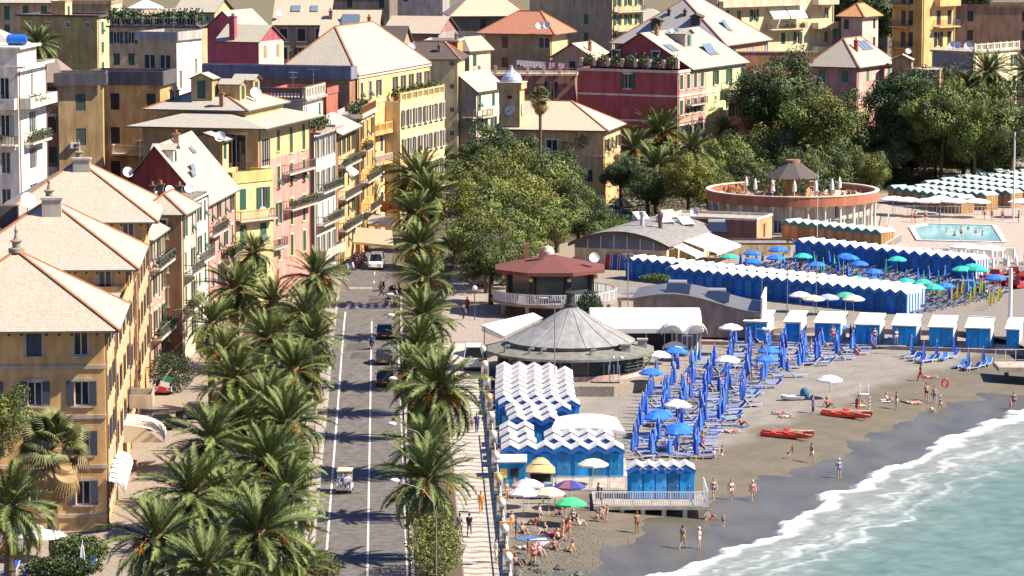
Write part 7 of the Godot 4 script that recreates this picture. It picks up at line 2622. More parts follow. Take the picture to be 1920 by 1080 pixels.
func beach_gear()->void:
	var blue:=Color(0.02,0.1,0.5)
	var navy:=Color(0.03,0.06,0.22)
	var green:=Color(0.02,0.32,0.26)
	var kit:={"closed": closed_parasol("closed_parasol",Color(0.03,0.13,0.58),"royal canvas"),"blue": open_parasol("open_parasol",[Color(0.03,0.2,0.72),Color(0.02,0.16,0.64)],"open blue"),"green": open_parasol("open_parasol",[Color(0.03,0.45,0.36)],"open green"),"white": open_parasol("open_parasol",[Color(0.75,0.74,0.72)],"open white"),"shaded": closed_parasol("closed_parasol",green,"green canvas"),"yellow": closed_parasol("closed_parasol",Color(0.5,0.42,0.04),"yellow canvas"),"pale": closed_parasol("closed_parasol",Color(0.74,0.72,0.68),"white canvas"),"navy": lounger(navy,"navy cloth"),"bright": lounger(blue,"blue cloth",0.5),"teal": lounger(Color(0.02,0.2,0.19),"teal cloth"),"cream": lounger(Color(0.7,0.68,0.62),"cream cloth",0.4)}
	var used:={}
	var set_down:=func(kind: String,label: String,at: Vector3,turn: float,group: String)->void:
		if used.has(kind):
			var q:=again(kit[kind],label,at,turn,rng.randf_range(0.93,1.07),group)
			q.rotation.x=rng.randfn(0,0.03)
			if rng.randf()<0.45 and kind in ["closed","navy","bright"]:
				var v:=rng.randi() % 3
				q.get_node("canopy" if kind=="closed" else "cloth").set_surface_override_material(0,cloth("sun bleached blue %d" % v,[Color(0.05,0.2,0.66),Color(0.02,0.07,0.36),Color(0.1,0.24,0.6)][v]))
			return
		used[kind]=true
		var o: Node3D=kit[kind]
		o.position=at
		o.rotation.y=turn
		o.set_meta("label",label)
		o.set_meta("group",group)
	var field:=PackedVector2Array()
	for p in [V(9.61,-1,-300.51),V(15.71,-1,-296.17),V(19.03,-1,-317.3),V(24.48,-1,-338.44),V(29.93,-1,-353.26),V(39.93,-1,-369.83),V(37.76,-1,-380),V(29.69,-1,-374.84),V(19.47,-1,-368.59),V(15.17,-1,-354.78)]:
		field.append(Vector2(p.x,p.z))
	rng.seed=17
	var dir:=V(0.085,0,-1.0).normalized()
	for row in 16:
		var n:=0
		for i in 40:
			var p:=V(10.2+row*1.85,0,-297.0)+dir*i*2.0
			p+=V(rng.randfn(0,0.2),0,rng.randfn(0,0.35))
			if n>=30 or not Geometry2D.is_point_in_polygon(Vector2(p.x,p.z),field):
				continue
			p.y=beach_height(p.x,p.z)
			var words:="%s along the %s row from the cabins on the near beach" % [ORD[n],ORD[row]]
			var u:=rng.randf()
			var kind:="closed" if u<0.93 else ("blue" if u<0.975 else "white")
			set_down.call(kind,{"closed": "furled royal blue parasol, ","blue": "open blue parasol, ","white": "open white parasol, "}[kind]+words,p,rng.randf()*3.0,"parasols of the near beach")
			if rng.randf()<0.8:
				set_down.call("navy" if rng.randf()<0.6 else "bright","blue lounger below parasol, "+words,p+V(0.95,0,0.55),0.25+rng.randfn(0,0.2)+PI*float(rng.randf()<0.4),"loungers of the near beach")
			n+=1
	field.clear()
	for p in [V(25.76,0,-431.9),V(30.23,0,-443.62),V(36.31,0,-442.42),V(50.07,0,-425.16),V(56.72,0,-419.7),V(58.25,0,-406.13),V(45.46,0,-389.63),V(45.38,0,-395.3),V(34.68,0,-414.37)]:
		field.append(Vector2(p.x,p.z))
	var rest:=[]
	for row in 18:
		var n:=0
		for i in 22:
			var p:=V(22.5+i*1.9+row*0.3,0.0,-441.0+row*2.9+i*0.62)
			if not Geometry2D.is_point_in_polygon(Vector2(p.x,p.z),field):
				continue
			p.y=0.015
			var words:="%s in the %s row from the pool, upper beach" % [ORD[n],ORD[row]]
			var u:=rng.randf()
			var kind:="closed" if u<0.2 else ("shaded" if u<0.32 else ("blue" if u<0.39 else ("green" if u<0.46 else "")))
			if kind != "":
				set_down.call(kind,{"closed": "furled blue parasol, ","shaded": "furled green parasol, ","blue": "open blue parasol, ","green": "open sea green parasol, "}[kind]+words,p,rng.randf()*3.0,"parasols of the upper beach")
			if row % 3==2:
				set_down.call("navy" if (row+i/3) % 3 else "teal","dark lounger, "+words,p+V(0.9,0,0.4),-0.6,"loungers of the upper beach")
			else:
				rest.append(Transform3D(Basis(Vector3.UP,-0.6+rng.randfn(0,0.1)),p+V(0.9,0,0.4)))
			rest.append(Transform3D(Basis(Vector3.UP,-0.6+rng.randfn(0,0.1)),p+V(0.3,0,1.55)))
			n+=1
	var both:=MB.new()
	for part in lounger_shapes(navy,"navy cloth",0.75):
		both.s.merge(part.s)
	var mm:=MultiMesh.new()
	mm.transform_format=MultiMesh.TRANSFORM_3D
	mm.mesh=both.mesh()
	mm.instance_count=rest.size()
	for k in rest.size():
		mm.set_instance_transform(k,rest[k])
	var mi:=MultiMeshInstance3D.new()
	mi.name="lounger_field"
	mi.multimesh=mm
	add_child(mi,true)
	mi.set_meta("kind","stuff")
	tag(mi,"close set dark blue loungers filling the upper beach between royal blue cabins","loungers")
	for k in 40:
		var p: Vector3=V(49.88,0,-441.23).lerp(V(65.08,0,-440.04),(k % 20)/19.0)+V(rng.randfn(0,0.4),0,(k/20)*9.0+rng.randfn(0,0.8))
		set_down.call("pale","furled white parasol, %s of the %s row below the pool" % [ORD[k % 20],["far","near"][k/20]],p,rng.randf(),"furled white parasols by the pool")
		if k % 2:
			set_down.call("cream","pale lounger, %s of the %s row below the pool" % [ORD[k % 20],["far","near"][k/20]],p+V(0.8,0,0.6),-0.6,"pale loungers by the pool")
	var yl:=[V(49.32,0,-404.12),V(50.2,0,-403.12),V(50.89,0,-397.71),V(51.82,0,-400.15),V(52.89,0,-404.12),V(53.27,0,-406.13),V(52.99,0,-397.23),V(53.87,0,-400.15),V(55.02,0,-404.12),V(55.54,0,-406.13),V(54.62,0,-393.39),V(55.31,0,-395.3),V(56.19,0,-397.23),V(56.78,0,-400.15)]
	for k in yl.size():
		set_down.call("yellow","furled yellow parasol on bare sand, %s from the left" % ORD[k],yl[k],0.0,"furled yellow parasols")
	var sl:=[V(41.88,-1,-361.75),V(42.32,-1,-360.18),V(42.81,-1,-358.62),V(43.47,-1,-358.62),V(44.24,-1,-359.4),V(45.34,-1,-360.18),V(46.38,-1,-361.75),V(46.44,-1.13,-355.66),V(46.97,-1.2,-354.64),V(47.78,-1.24,-354.92),V(48.75,-1.24,-356.41),V(49.62,-1.23,-357.87)]
	for k in sl.size():
		set_down.call("navy","blue lounger drawn up below the large cabins, %s from left" % ORD[k],sl[k],0.6+0.3*(k % 3),"loungers below the large cabins")
		if k % 2==0:
			set_down.call("closed","furled blue parasol below the large cabins, %s from left" % ORD[k],sl[k]+V(0.3,0,-0.8),0.0,"parasols below the large cabins")
	var ob:=[[V(0.94,-1.01,-273.05),[Color(0.66,0.66,0.74)],"lavender white parasol nearest the promenade wall"],[V(2.95,-1.06,-273.32),[Color(0.72,0.62,0.42)],"cream parasol in the middle of public beach"],[V(4.66,-1.05,-276.28),[Color(0.03,0.04,0.2),Color(0.05,0.07,0.3),Color(0.3,0.1,0.12)],"dark navy patterned parasol by the deck"],[V(4.64,-1.28,-269.98),[Color(0.06,0.55,0.2)],"bright green parasol among the sunbathers"],[V(6.79,-1,-286.36),[Color(0.74,0.68,0.52)],"cream parasol on the deck corner by railings"],[V(1.3,-1,-276.7),[Color(0.72,0.45,0.5),Color(0.75,0.7,0.68)],"pink and white parasol behind the lavender one"],[V(30.95,-1.04,-334.24),[Color(0.75,0.75,0.75)],"white parasol alone on the open sand by red boats"],[V(23.2,0,-364.34),[Color(0.74,0.72,0.7)],"white parasol before the striped cabins"],[V(32.84,0,-391.97),[Color(0.7,0.7,0.72)],"white parasol behind the large cabins"],[V(35.79,0,-389.63),[Color(0.35,0.42,0.6)],"grey blue parasol behind the large cabins"],[V(37.96,0,-391.5),[Color(0.05,0.4,0.24)],"green parasol behind the large cabins"],[V(38.6,0,-388.7),[Color(0.66,0.66,0.5)],"pale green parasol behind the large cabins"],[V(34.08,0,-388.7),[Color(0.7,0.62,0.46)],"beige parasol behind the large cabins"]]
	for k in ob.size():
		var o:=open_parasol("open_parasol",ob[k][1],"lone %d " % k,1.3)
		o.position=ob[k][0]
		o.set_meta("label",ob[k][2])
		o.set_meta("group","parasols standing apart")
	var spots:=[V(55.42,0,-501.3),V(57.33,0,-499.77),V(59.94,0,-498.25),V(62.25,0,-502.06),V(63.94,0,-498.25),V(67.08,0,-497.5),V(73.46,0,-497.5),V(57.64,0,-438.86),V(60.51,0,-436.51)]
	for k in spots.size():
		var o:=open_parasol("open_parasol",[Color(0.76,0.74,0.7)],"market ",2.0)
		o.position=spots[k]+V(0,0.4,0)
		o.set_meta("label","large white parasol by the pool terrace, %s from left" % ORD[k])
		o.set_meta("group","large white parasols of the pool bar")
	var tw:=[[V(1.86,-1.29,-264.82),Color(0.4,0.45,0.6)],[V(2.71,-1.29,-266.32),Color(0.05,0.05,0.1)],[V(1.04,-1.23,-264.92),Color(0.05,0.15,0.5)],[V(3.35,-1.29,-267.41),Color(0.5,0.04,0.04)],[V(2.27,-1.38,-263.58),Color(0.6,0.4,0.45)],[V(36.49,-1.36,-334.92),Color(0.6,0.6,0.62)],[V(39.25,-1.58,-335.34),Color(0.5,0.35,0.2)],[V(33.56,-1.27,-331.69),Color(0.55,0.45,0.25)],[V(21.01,-1,-317.3),Color(0.06,0.08,0.25)],[V(19.59,-1,-314.27),Color(0.5,0.4,0.36)]]
	var tn:=["grey blue","black","royal blue","red","pink","white","brown","straw coloured","navy","beige"]
	for k in tw.size():
		var m:=MB.new()
		m.use(cloth("towel %d" % k,tw[k][1]))
		m.box(V(0,0.05,0),V(1.7,0.03,0.85))
		tag(put("towel",m,self,tw[k][0],Basis(Vector3.UP,0.3*k)),tn[k]+" towel spread on the sand","towel")
	boats()
	showers()
func hull(o: Node,key: String,c: Color,l: float,w: float,h: float,z:=0.0)->void:
	var m:=MB.new()
	m.use(mat(key,c,0.35))
	var n:=12
	var ring:=func(i: int)->Array:
		var t:=float(i)/n
		var b: float=w/2*pow(sin(PI*clampf(t*0.92+0.06,0,1)),0.55)
		var k: float=0.16*pow(absf(t-0.5)*2.0,3.0)
		var x:=(t-0.5)*l
		return [V(x,h+k,z-b),V(x,h*0.3+k,z-b*0.8),V(x,k,z),V(x,h*0.3+k,z+b*0.8),V(x,h+k,z+b)]
	for i in n:
		var a: Array=ring.call(i)
		var b: Array=ring.call(i+1)
		for k in 4:
			m.quad(a[k],b[k],b[k+1],a[k+1])
		m.quad(a[4],b[4],b[0]-V(0,0.06,0),a[0]-V(0,0.06,0))
	put("hull",m,o)
func rescue_boat(label: String,at: Vector3,turn: float)->void:
	var o:=thing("rescue_boat",label,"rescue boat",at,turn)
	for z in [-0.55,0.55]:
		hull(o,"rescue red",Color(0.62,0.07,0.03),4.8,0.62,0.42,z)
	for x in [-1.2,0.0,1.2]:
		var m:=MB.new()
		m.use(mat("rescue red",Color(0.62,0.07,0.03),0.35))
		m.box(V(x,0.5,0),V(0.4,0.08,1.6))
		put("thwart",m,o)
	for s in [-1.0,1.0]:
		var m:=MB.new()
		m.use(mat("oar wood",Color(0.7,0.62,0.5),0.5))
		m.tube([V(0.2,0.62,s*0.4),V(1.9,0.5,s*1.1)],[0.03,0.03],5)
		m.box(V(2.1,0.48,s*1.18),V(0.6,0.03,0.16),Basis(Vector3.UP,-s*0.4))
		put("oar",m,o)
	var m:=MB.new()
	m.use(mat("buoy red",Color(0.65,0.05,0.04),0.4))
	m.tube([V(0.28,0.75,0.0),V(0,0.75,0.28),V(-0.28,0.75,0),V(0,0.75,-0.28),V(0.28,0.75,0.0)],[0.08,0.08,0.08,0.08,0.08],6)
	put("lifebuoy",m,o)
func boats()->void:
	rescue_boat("red rescue raft with oars nearest the near beach loungers",V(25.16,-1.27,-312.94),-0.18)
	rescue_boat("orange red rescue raft beside the lifeguard chair on the sand",V(31.75,-1.37,-325.17),-0.22)
	var o:=thing("rowing_boat","blue and dark red boat with awning on the sand beyond cabins","boat",V(54.23,0,-407.65),-0.05)
	hull(o,"boat red",Color(0.22,0.03,0.05),4.2,1.5,0.75)
	var m:=MB.new()
	m.use(mat("boat blue",Color(0.06,0.25,0.6),0.4))
	m.box(V(0,0.8,0),V(2.6,0.12,1.2))
	m.box(V(-0.4,1.7,0),V(1.6,0.08,1.3))
	for x in [-1.1,0.3]:
		m.bar(V(x,0.8,0.5),V(x,1.7,0.5),0.06)
		m.bar(V(x,0.8,-0.5),V(x,1.7,-0.5),0.06)
	put("awning",m,o)
	for k in 7:
		var q: Vector3=[V(58.78,0,-422.41),V(59.56,0,-418.62),V(60.36,0,-416.49),V(61.02,0,-414.37),V(59.82,0,-425.16),V(62.32,0,-427.94),V(62.51,0,-422.41)][k]
		var b:=thing("pedal_boat","dark red pedal boat drawn up on upper sand, %s from the left" % ORD[k],"boat",q,0.3*k,"pedal boats on the upper sand")
		for z in [-0.5,0.5]:
			hull(b,"pedal red",Color(0.4,0.04,0.05),2.8,0.6,0.45,z)
		m=MB.new()
		m.use(mat("pedal red",Color(0.4,0.04,0.05),0.35))
		m.box(V(-0.3,0.6,0),V(1.0,0.2,1.3))
		m.box(V(-0.8,0.85,0),V(0.12,0.5,1.2))
		put("seat",m,b)
	o=thing("surf_board_boat","white inflatable with dark blue hood and bather on the sand","boat",V(27.6,-1,-333.32),0.2)
	hull(o,"inflatable white",Color(0.7,0.7,0.7),2.8,1.3,0.4)
	m=MB.new()
	m.use(cloth("boat hood",Color(0.02,0.12,0.2)))
	m.ball(V(0.9,0.6,0),V(0.5,0.6,0.6),10,6)
	put("hood",m,o)
	o=thing("lifeguard_chair","white lifeguard chair with hoop top beside the rescue raft","lifeguard chair",V(33.61,-1.46,-327.05),-0.2)
	m=MB.new()
	m.use(mat("chair steel",Color(0.5,0.5,0.5),0.4))
	for x in [-0.5,0.5]:
		for z in [-0.5,0.5]:
			m.bar(V(x*1.2,-0.1,z*1.2),V(x*0.8,2.0,z*0.8),0.07)
		m.tube([V(x*0.8,2.0,0.4),V(x*0.8,2.7,0.3),V(x*0.8,3.0,-0.1),V(x*0.8,2.7,-0.4),V(x*0.8,2.0,-0.4)],[0.035,0.035,0.035,0.035,0.035],5)
	for k in 5:
		m.bar(V(0.55,0.3+k*0.35,0.55),V(0.55,0.3+k*0.35,-0.55),0.05)
	put("frame",m,o)
	m=MB.new()
	m.use(mat("white plastic",Color(0.72,0.72,0.7),0.4))
	m.box(V(0,2.0,0),V(0.85,0.07,0.85))
	put("seat",m,o)
	m=MB.new()
	m.use(mat("buoy red",Color(0.65,0.05,0.04),0.4))
	for k in 10:
		var a:=TAU*k/10.0
		var b:=TAU*(k+1)/10.0
		m.tube([V(-0.7,1.1+0.4*sin(a),0.4*cos(a)),V(-0.7,1.1+0.4*sin(b),0.4*cos(b))],[0.13,0.13],6,false)
	put("lifebuoy",m,o)
	o=thing("marker_flag","small red lifebuoy on a pole in the damp sand","marker",V(42.99,-1.65,-340.25))
	m=MB.new()
	m.use(mat("parasol pole",Color(0.6,0.6,0.6),0.4))
	m.bar(V(0,-0.2,0),V(0,1.5,0),0.05)
	put("pole",m,o)
	m=MB.new()
	m.use(mat("buoy red",Color(0.65,0.05,0.04),0.4))
	for k in 8:
		var a:=TAU*k/8.0
		var b:=TAU*(k+1)/8.0
		m.tube([V(0.33*cos(a),1.3+0.4*sin(a),0.05),V(0.33*cos(b),1.3+0.4*sin(b),0.05)],[0.1,0.1],6,false)
	put("lifebuoy",m,o)
func showers()->void:
	var at:=[V(7.54,0,-341.37),V(8.44,0,-343.54),V(9.26,0,-342.09),V(10.04,0,-339.94)]
	for k in 4:
		var o:=thing("shower_stall","glass shower stall with hooked pipes, %s from left by round restaurant" % ORD[k],"shower",at[k]+V(0,0,2.0 if k % 2 else 0.0),0.0,"glass showers")
		var m:=MB.new()
		m.use(mat("shower glass",Color(0.4,0.55,0.6),0.1))
		for s in [-0.55,0.0,0.55]:
			m.box(V(s,0.85,0),V(0.04,1.7,0.9))
		put("panel",m,o)
		m=MB.new()
		m.use(mat("chrome pipe",Color(0.7,0.7,0.72),0.2,0.8))
		for s in [-0.4,0.4]:
			m.tube([V(s,0,0),V(s,2.3,0),V(s+0.15,2.55,0),V(s+0.4,2.55,0),V(s+0.5,2.3,0)],[0.035,0.035,0.035,0.035,0.035],6)
		put("pipe",m,o)
# ---------------------------------------------------------------- vehicles and street furniture
func wheel(o: Node,at: Vector3,r: float,w: float)->void:
	var key:="wheel %.2f %.2f" % [r,w]
	if not meshes.has(key):
		var m:=MB.new()
		m.use(mat("tyre",Color(0.02,0.02,0.02),0.8))
		m.tube([V(0,0,-w/2),V(0,0,-w*0.35),V(0,0,w*0.35),V(0,0,w/2)],[r*0.9,r,r,r*0.9],14)
		var h:=MB.new()
		h.use(mat("wheel rim",Color(0.4,0.4,0.42),0.3,0.7))
		h.tube([V(0,0,-w/2-0.012),V(0,0,w/2+0.012)],[r*0.58,r*0.58],10)
		meshes[key]=m.mesh()
		meshes[key+"r"]=h.mesh()
	var t:=put("wheel",meshes[key],o,at)
	put("rim",meshes[key+"r"],t)
func car(called: String,label: String,cat: String,at: Vector3,turn: float,paint: Color,key: String,l:=4.3,w:=1.75,h:=1.45,van:=false)->Node3D:
	var o:=thing(called,label,cat,at,turn)
	var body:=mat(key,paint,0.25)
	body.clearcoat_enabled=true
	body.clearcoat=0.7
	var m:=MB.new()
	m.use(body)
	var a:=l/2
	var low:=[[-a,0.45,0.86],[-a+0.12,0.28,0.98],[a-0.15,0.25,0.98],[a,0.42,0.84]]
	var belt:=h*0.58
	var prof:=[V(-a+0.02,belt*0.95,0.9),V(-a*0.55,belt+0.04,0.98),V(a*0.42,belt+0.03,0.98),V(a-0.1,belt*0.82,0.9)]
	for i in 3:
		for s in [-1.0,1.0]:
			var p:=V(low[i][0],low[i][1],s*w/2*low[i][2])
			var q:=V(low[i+1][0],low[i+1][1],s*w/2*low[i+1][2])
			var u:=V(prof[i+1].x,prof[i+1].y,s*w/2*prof[i+1].z)
			var v:=V(prof[i].x,prof[i].y,s*w/2*prof[i].z)
			if s>0:
				m.quad(p,q,u,v)
			else:
				m.quad(q,p,v,u)
		m.quad(V(prof[i].x,prof[i].y,w/2*prof[i].z),V(prof[i+1].x,prof[i+1].y,w/2*prof[i+1].z),V(prof[i+1].x,prof[i+1].y,-w/2*prof[i+1].z),V(prof[i].x,prof[i].y,-w/2*prof[i].z))
	for e in [0,3]:
		var p:=V(low[e][0],low[e][1],w/2*low[e][2])
		var q:=V(prof[e].x,prof[e].y,w/2*prof[e].z)
		var z:=V(1,1,-1)
		if e==3:
			m.quad(p,p*z,q*z,q)
		else:
			m.quad(p*z,p,q,q*z)
	put("body",m,o)
	var c:=[V(-a*(0.9 if van else 0.78),belt,w*0.46),V(a*(0.62 if van else 0.4),belt,w*0.46),V(a*(0.42 if van else 0.08),h,w*0.38),V(-a*(0.86 if van else 0.5),h,w*0.38)]
	var f:=V(1,1,-1)
	m=MB.new()
	m.use(mat("car glass",Color(0.02,0.025,0.03),0.06))
	m.quad(c[0],c[1],c[2],c[3])
	m.quad(c[1]*f,c[0]*f,c[3]*f,c[2]*f)
	m.quad(c[1],c[1]*f,c[2]*f,c[2])
	m.quad(c[0]*f,c[0],c[3],c[3]*f)
	put("windows",m,o)
	m=MB.new()
	m.use(body)
	var t:=V(0,0.05,0)
	m.quad(c[3]+t,c[2]+t,c[2]*f+t,c[3]*f+t)
	for k in [[3,2]]:
		m.quad(c[3],c[2],c[2]+t,c[3]+t)
		m.quad(c[2],c[2]*f,c[2]*f+t,c[2]+t)
		m.quad(c[3]*f,c[3],c[3]+t,c[3]*f+t)
	for s in [1.0,-1.0]:
		var z:=V(1,1,s)
		for x in [[0,3],[1,2]]:
			m.bar(c[x[0]]*z,c[x[1]]*z,0.08)
		m.bar((c[0]*0.45+c[1]*0.55)*z,(c[3]*0.45+c[2]*0.55)*z,0.08)
	put("roof",m,o)
	for s in [-1.0,1.0]:
		for x in [-a*0.62,a*0.64]:
			wheel(o,V(x,0.32,s*(w/2-0.1)),0.32,0.2)
		m=MB.new()
		m.use(mat("tail lamp",Color(0.35,0.01,0.01),0.2))
		m.box(V(-a+0.03,belt*0.8,s*w*0.36),V(0.08,0.18,0.3))
		put("tail_light",m,o)
		m=MB.new()
		m.use(mat("head lamp",Color(0.7,0.7,0.68),0.1))
		m.box(V(a-0.04,belt*0.68,s*w*0.34),V(0.1,0.16,0.34))
		put("headlight",m,o)
		m=MB.new()
		m.use(body)
		m.box(V(a*0.36,belt+0.1,s*(w/2+0.08)),V(0.12,0.12,0.16))
		put("mirror",m,o)
	m=MB.new()
	m.use(mat("number plate",Color(0.66,0.66,0.62),0.5))
	m.box(V(-a+0.0,belt*0.55,0),V(0.05,0.12,0.5))
	m.box(V(a-0.01,0.42,0),V(0.05,0.12,0.5))
	m.use(mat("bumper",Color(0.04,0.04,0.04),0.6))
	m.box(V(a-0.0,0.3,0),V(0.1,0.14,w*0.8))
	m.box(V(-a-0.0,0.36,0),V(0.1,0.14,w*0.8))
	put("bumper",m,o)
	return o
func scooter(label: String,at: Vector3,turn: float,c: Color,key: String,group:="")->Node3D:
	var o:=thing("scooter",label,"scooter",at,turn,group)
	var paint:=mat(key,c,0.3)
	for x in [-0.55,0.6]:
		wheel(o,V(x,0.25,0),0.25,0.11)
	var m:=MB.new()
	m.use(paint)
	m.ball(V(-0.45,0.55,0),V(0.5,0.22,0.2),10,6)
	m.box(V(0.05,0.33,0),V(0.5,0.08,0.32))
	m.box(V(0.42,0.65,0),V(0.08,0.75,0.36),Basis(Vector3.BACK,0.3))
	put("body",m,o)
	m=MB.new()
	m.use(mat("seat black",Color(0.02,0.02,0.02),0.6))
	m.ball(V(-0.35,0.8,0),V(0.42,0.1,0.16),10,5)
	put("seat",m,o)
	m=MB.new()
	m.use(mat("seat black",Color(0.02,0.02,0.02),0.6))
	m.tube([V(0.58,0.3,0),V(0.33,1.02,0)],[0.04,0.04],6)
	m.bar(V(0.3,1.05,-0.34),V(0.3,1.05,0.34),0.05)
	for s in [-0.3,0.3]:
		m.bar(V(0.3,1.05,s),V(0.3,1.25,s*1.1),0.025)
		m.ball(V(0.3,1.27,s*1.15),V(0.03,0.06,0.08),6,4)
	put("handlebar",m,o)
	m=MB.new()
	m.use(mat("tail lamp",Color(0.35,0.01,0.01),0.2))
	m.ball(V(-0.94,0.6,0),V(0.05,0.07,0.1),8,5)
	put("tail_light",m,o)
	return o
func vehicles()->void:
	car("silver_car","silver saloon parked by white oleander beside the hotel","car",V(-33.67,0,-331.94),PI/2+0.05,Color(0.42,0.42,0.43),"silver paint",4.5,1.75,1.42)
	var park:=[[V(-28.77,0,-315.75),Color(0.02,0.025,0.05),"dark blue car parked under the palms before the hotel",0.0],[V(-31.36,0,-309.71),Color(0.015,0.015,0.018),"black car nosing out beside the hotel awning",0.2],[V(-24.26,0,-317.92),Color(0.12,0.14,0.2),"slate car beneath the palms, bonnet in sun",0.1],[V(-22.88,0,-311.2),Color(0.2,0.22,0.26),"grey car beneath the palms nearest the road",0.1],[V(-12.48,0,-337.11),Color(0.16,0.01,0.012),"dark red car parked at the right kerb under palms",PI/2+0.03],[V(-13.12,0,-351.72),Color(0.01,0.01,0.012),"black car parked behind the dark red one",PI/2+0.03],[V(-13.77,0,-370.99),Color(0.012,0.012,0.014),"black car farthest along the right kerb",PI/2+0.03],[V(16.21,0,-511.45),Color(0.02,0.02,0.025),"dark car in the car park under the park palms",0.4],[V(14.75,0,-502.06),Color(0.5,0.5,0.5),"pale car in the car park behind the hedge",0.4],[V(19.52,0,-515.46),Color(0.4,0.4,0.42),"silver car in the car park next to the orange wall",0.2]]
	var k:=0
	for p in park:
		car("parked_car",p[2],"car",p[0],p[3],p[1],"car paint %d" % k)
		k+=1
	var v:=car("white_van","white pickup van driving up where the street narrows","van",V(-17.11,0,-434.77),-PI/2-0.03,Color(0.7,0.7,0.7),"van white",4.6,1.85,1.9,true)
	v=car("camper_van","white and blue van parked by the promenade square","van",V(-3.89,0,-347.96),PI/2,Color(0.7,0.7,0.7),"van white",5.0,2.0,2.4,true)
	var st:=MB.new()
	st.use(mat("van blue",Color(0.02,0.05,0.3),0.4))
	st.box(V(0,1.5,0),V(3.4,0.35,1.9))
	put("stripe",st,v)
	v=car("service_van","grey van parked at the square behind the red roofed cafe","van",V(-2.71,0,-417.02),0.3,Color(0.3,0.33,0.33),"van grey",4.8,1.9,2.3,true)
	var o:=thing("golf_cart","white open electric cart with cream roof driving down the road","cart",V(-13.61,0,-278.43),-PI/2-0.04)
	for x in [-0.8,0.8]:
		for s in [-0.5,0.5]:
			wheel(o,V(x,0.24,s),0.24,0.18)
	var m:=MB.new()
	var white:=mat("van white",Color(0.7,0.7,0.7),0.3)
	m.use(white)
	m.box(V(0,0.42,0),V(2.3,0.22,1.2))
	m.box(V(0.98,0.68,0),V(0.32,0.4,1.15),Basis(Vector3.BACK,0.25))
	m.box(V(-0.55,0.62,0),V(0.9,0.3,1.15))
	put("body",m,o)
	m=MB.new()
	m.use(mat("cart seat",Color(0.5,0.42,0.3),0.7))
	m.box(V(-0.35,0.82,0),V(0.5,0.12,1.05))
	m.box(V(-0.62,1.1,0),V(0.1,0.5,1.05),Basis(Vector3.BACK,0.15))
	put("seat",m,o)
	m=MB.new()
	m.use(plaster("cart roof cream",Color(0.68,0.58,0.44)))
	m.box(V(0.0,1.83,0),V(1.8,0.07,1.22))
	put("roof",m,o)
	m=MB.new()
	m.use(mat("steel post",Color(0.4,0.4,0.4),0.4,0.4))
	for s in [-0.54,0.54]:
		m.bar(V(0.95,0.8,s),V(0.78,1.8,s),0.05)
		m.bar(V(-0.72,0.7,s),V(-0.78,1.8,s),0.05)
	put("roof_posts",m,o)
	m=MB.new()
	var wg:=mat("windscreen",Color(0.5,0.55,0.58),0.05)
	wg.transparency=BaseMaterial3D.TRANSPARENCY_ALPHA
	wg.albedo_color.a=0.3
	m.use(wg)
	m.box(V(0.87,1.3,0),V(0.02,0.95,1.04),Basis(Vector3.BACK,0.17))
	put("windscreen",m,o)
	for s in [-0.4,0.4]:
		m=MB.new()
		m.use(mat("head lamp",Color(0.7,0.7,0.68),0.1))
		m.ball(V(1.13,0.62,s),V(0.05,0.09,0.12),8,5)
		put("headlight",m,o)
		m=MB.new()
		m.use(mat("seat black",Color(0.02,0.02,0.02),0.6))
		m.box(V(0.95,1.05,s*1.75),V(0.06,0.12,0.16))
		put("mirror",m,o)
	scooter("dark motor scooter with red tail lamp ridden along the centre line",V(-14.79,0,-361.91),PI/2+0.03,Color(0.03,0.03,0.05),"scooter navy")
	scooter("dark scooter crossing at the zebra under right row palms",V(-15.58,0,-411.76),1.2,Color(0.02,0.02,0.02),"scooter black")
	var tone:=[Color(0.5,0.5,0.5),Color(0.02,0.02,0.025),Color(0.3,0.02,0.03),Color(0.05,0.08,0.3),Color(0.6,0.6,0.58)]
	var word:=["silver","black","red","blue","white"]
	for i in 15:
		var p: Vector3=V(-21.14,0,-426.27).lerp(V(-19.42,0,-444.82),i/14.0)+V((i % 2)*0.5-0.3,0,0)
		scooter("%s scooter parked in the rank at the street corner, %s from near end" % [word[i % 5],ORD[i]],p,-0.5,tone[i % 5],"scooter tone %d" % (i % 5),"scooters ranked at the street corner")
	for i in 3:
		var p: Vector3=[V(-13.91,0,-404.12),V(-14.02,0,-398.2),V(-13.86,0,-410.21)][i]
		scooter("%s scooter parked by the crossing, right kerb" % ["white","silver","black"][i],p,0.4,tone[[4,0,1][i]],"scooter tone %d" % [4,0,1][i],"scooters parked by the crossing")
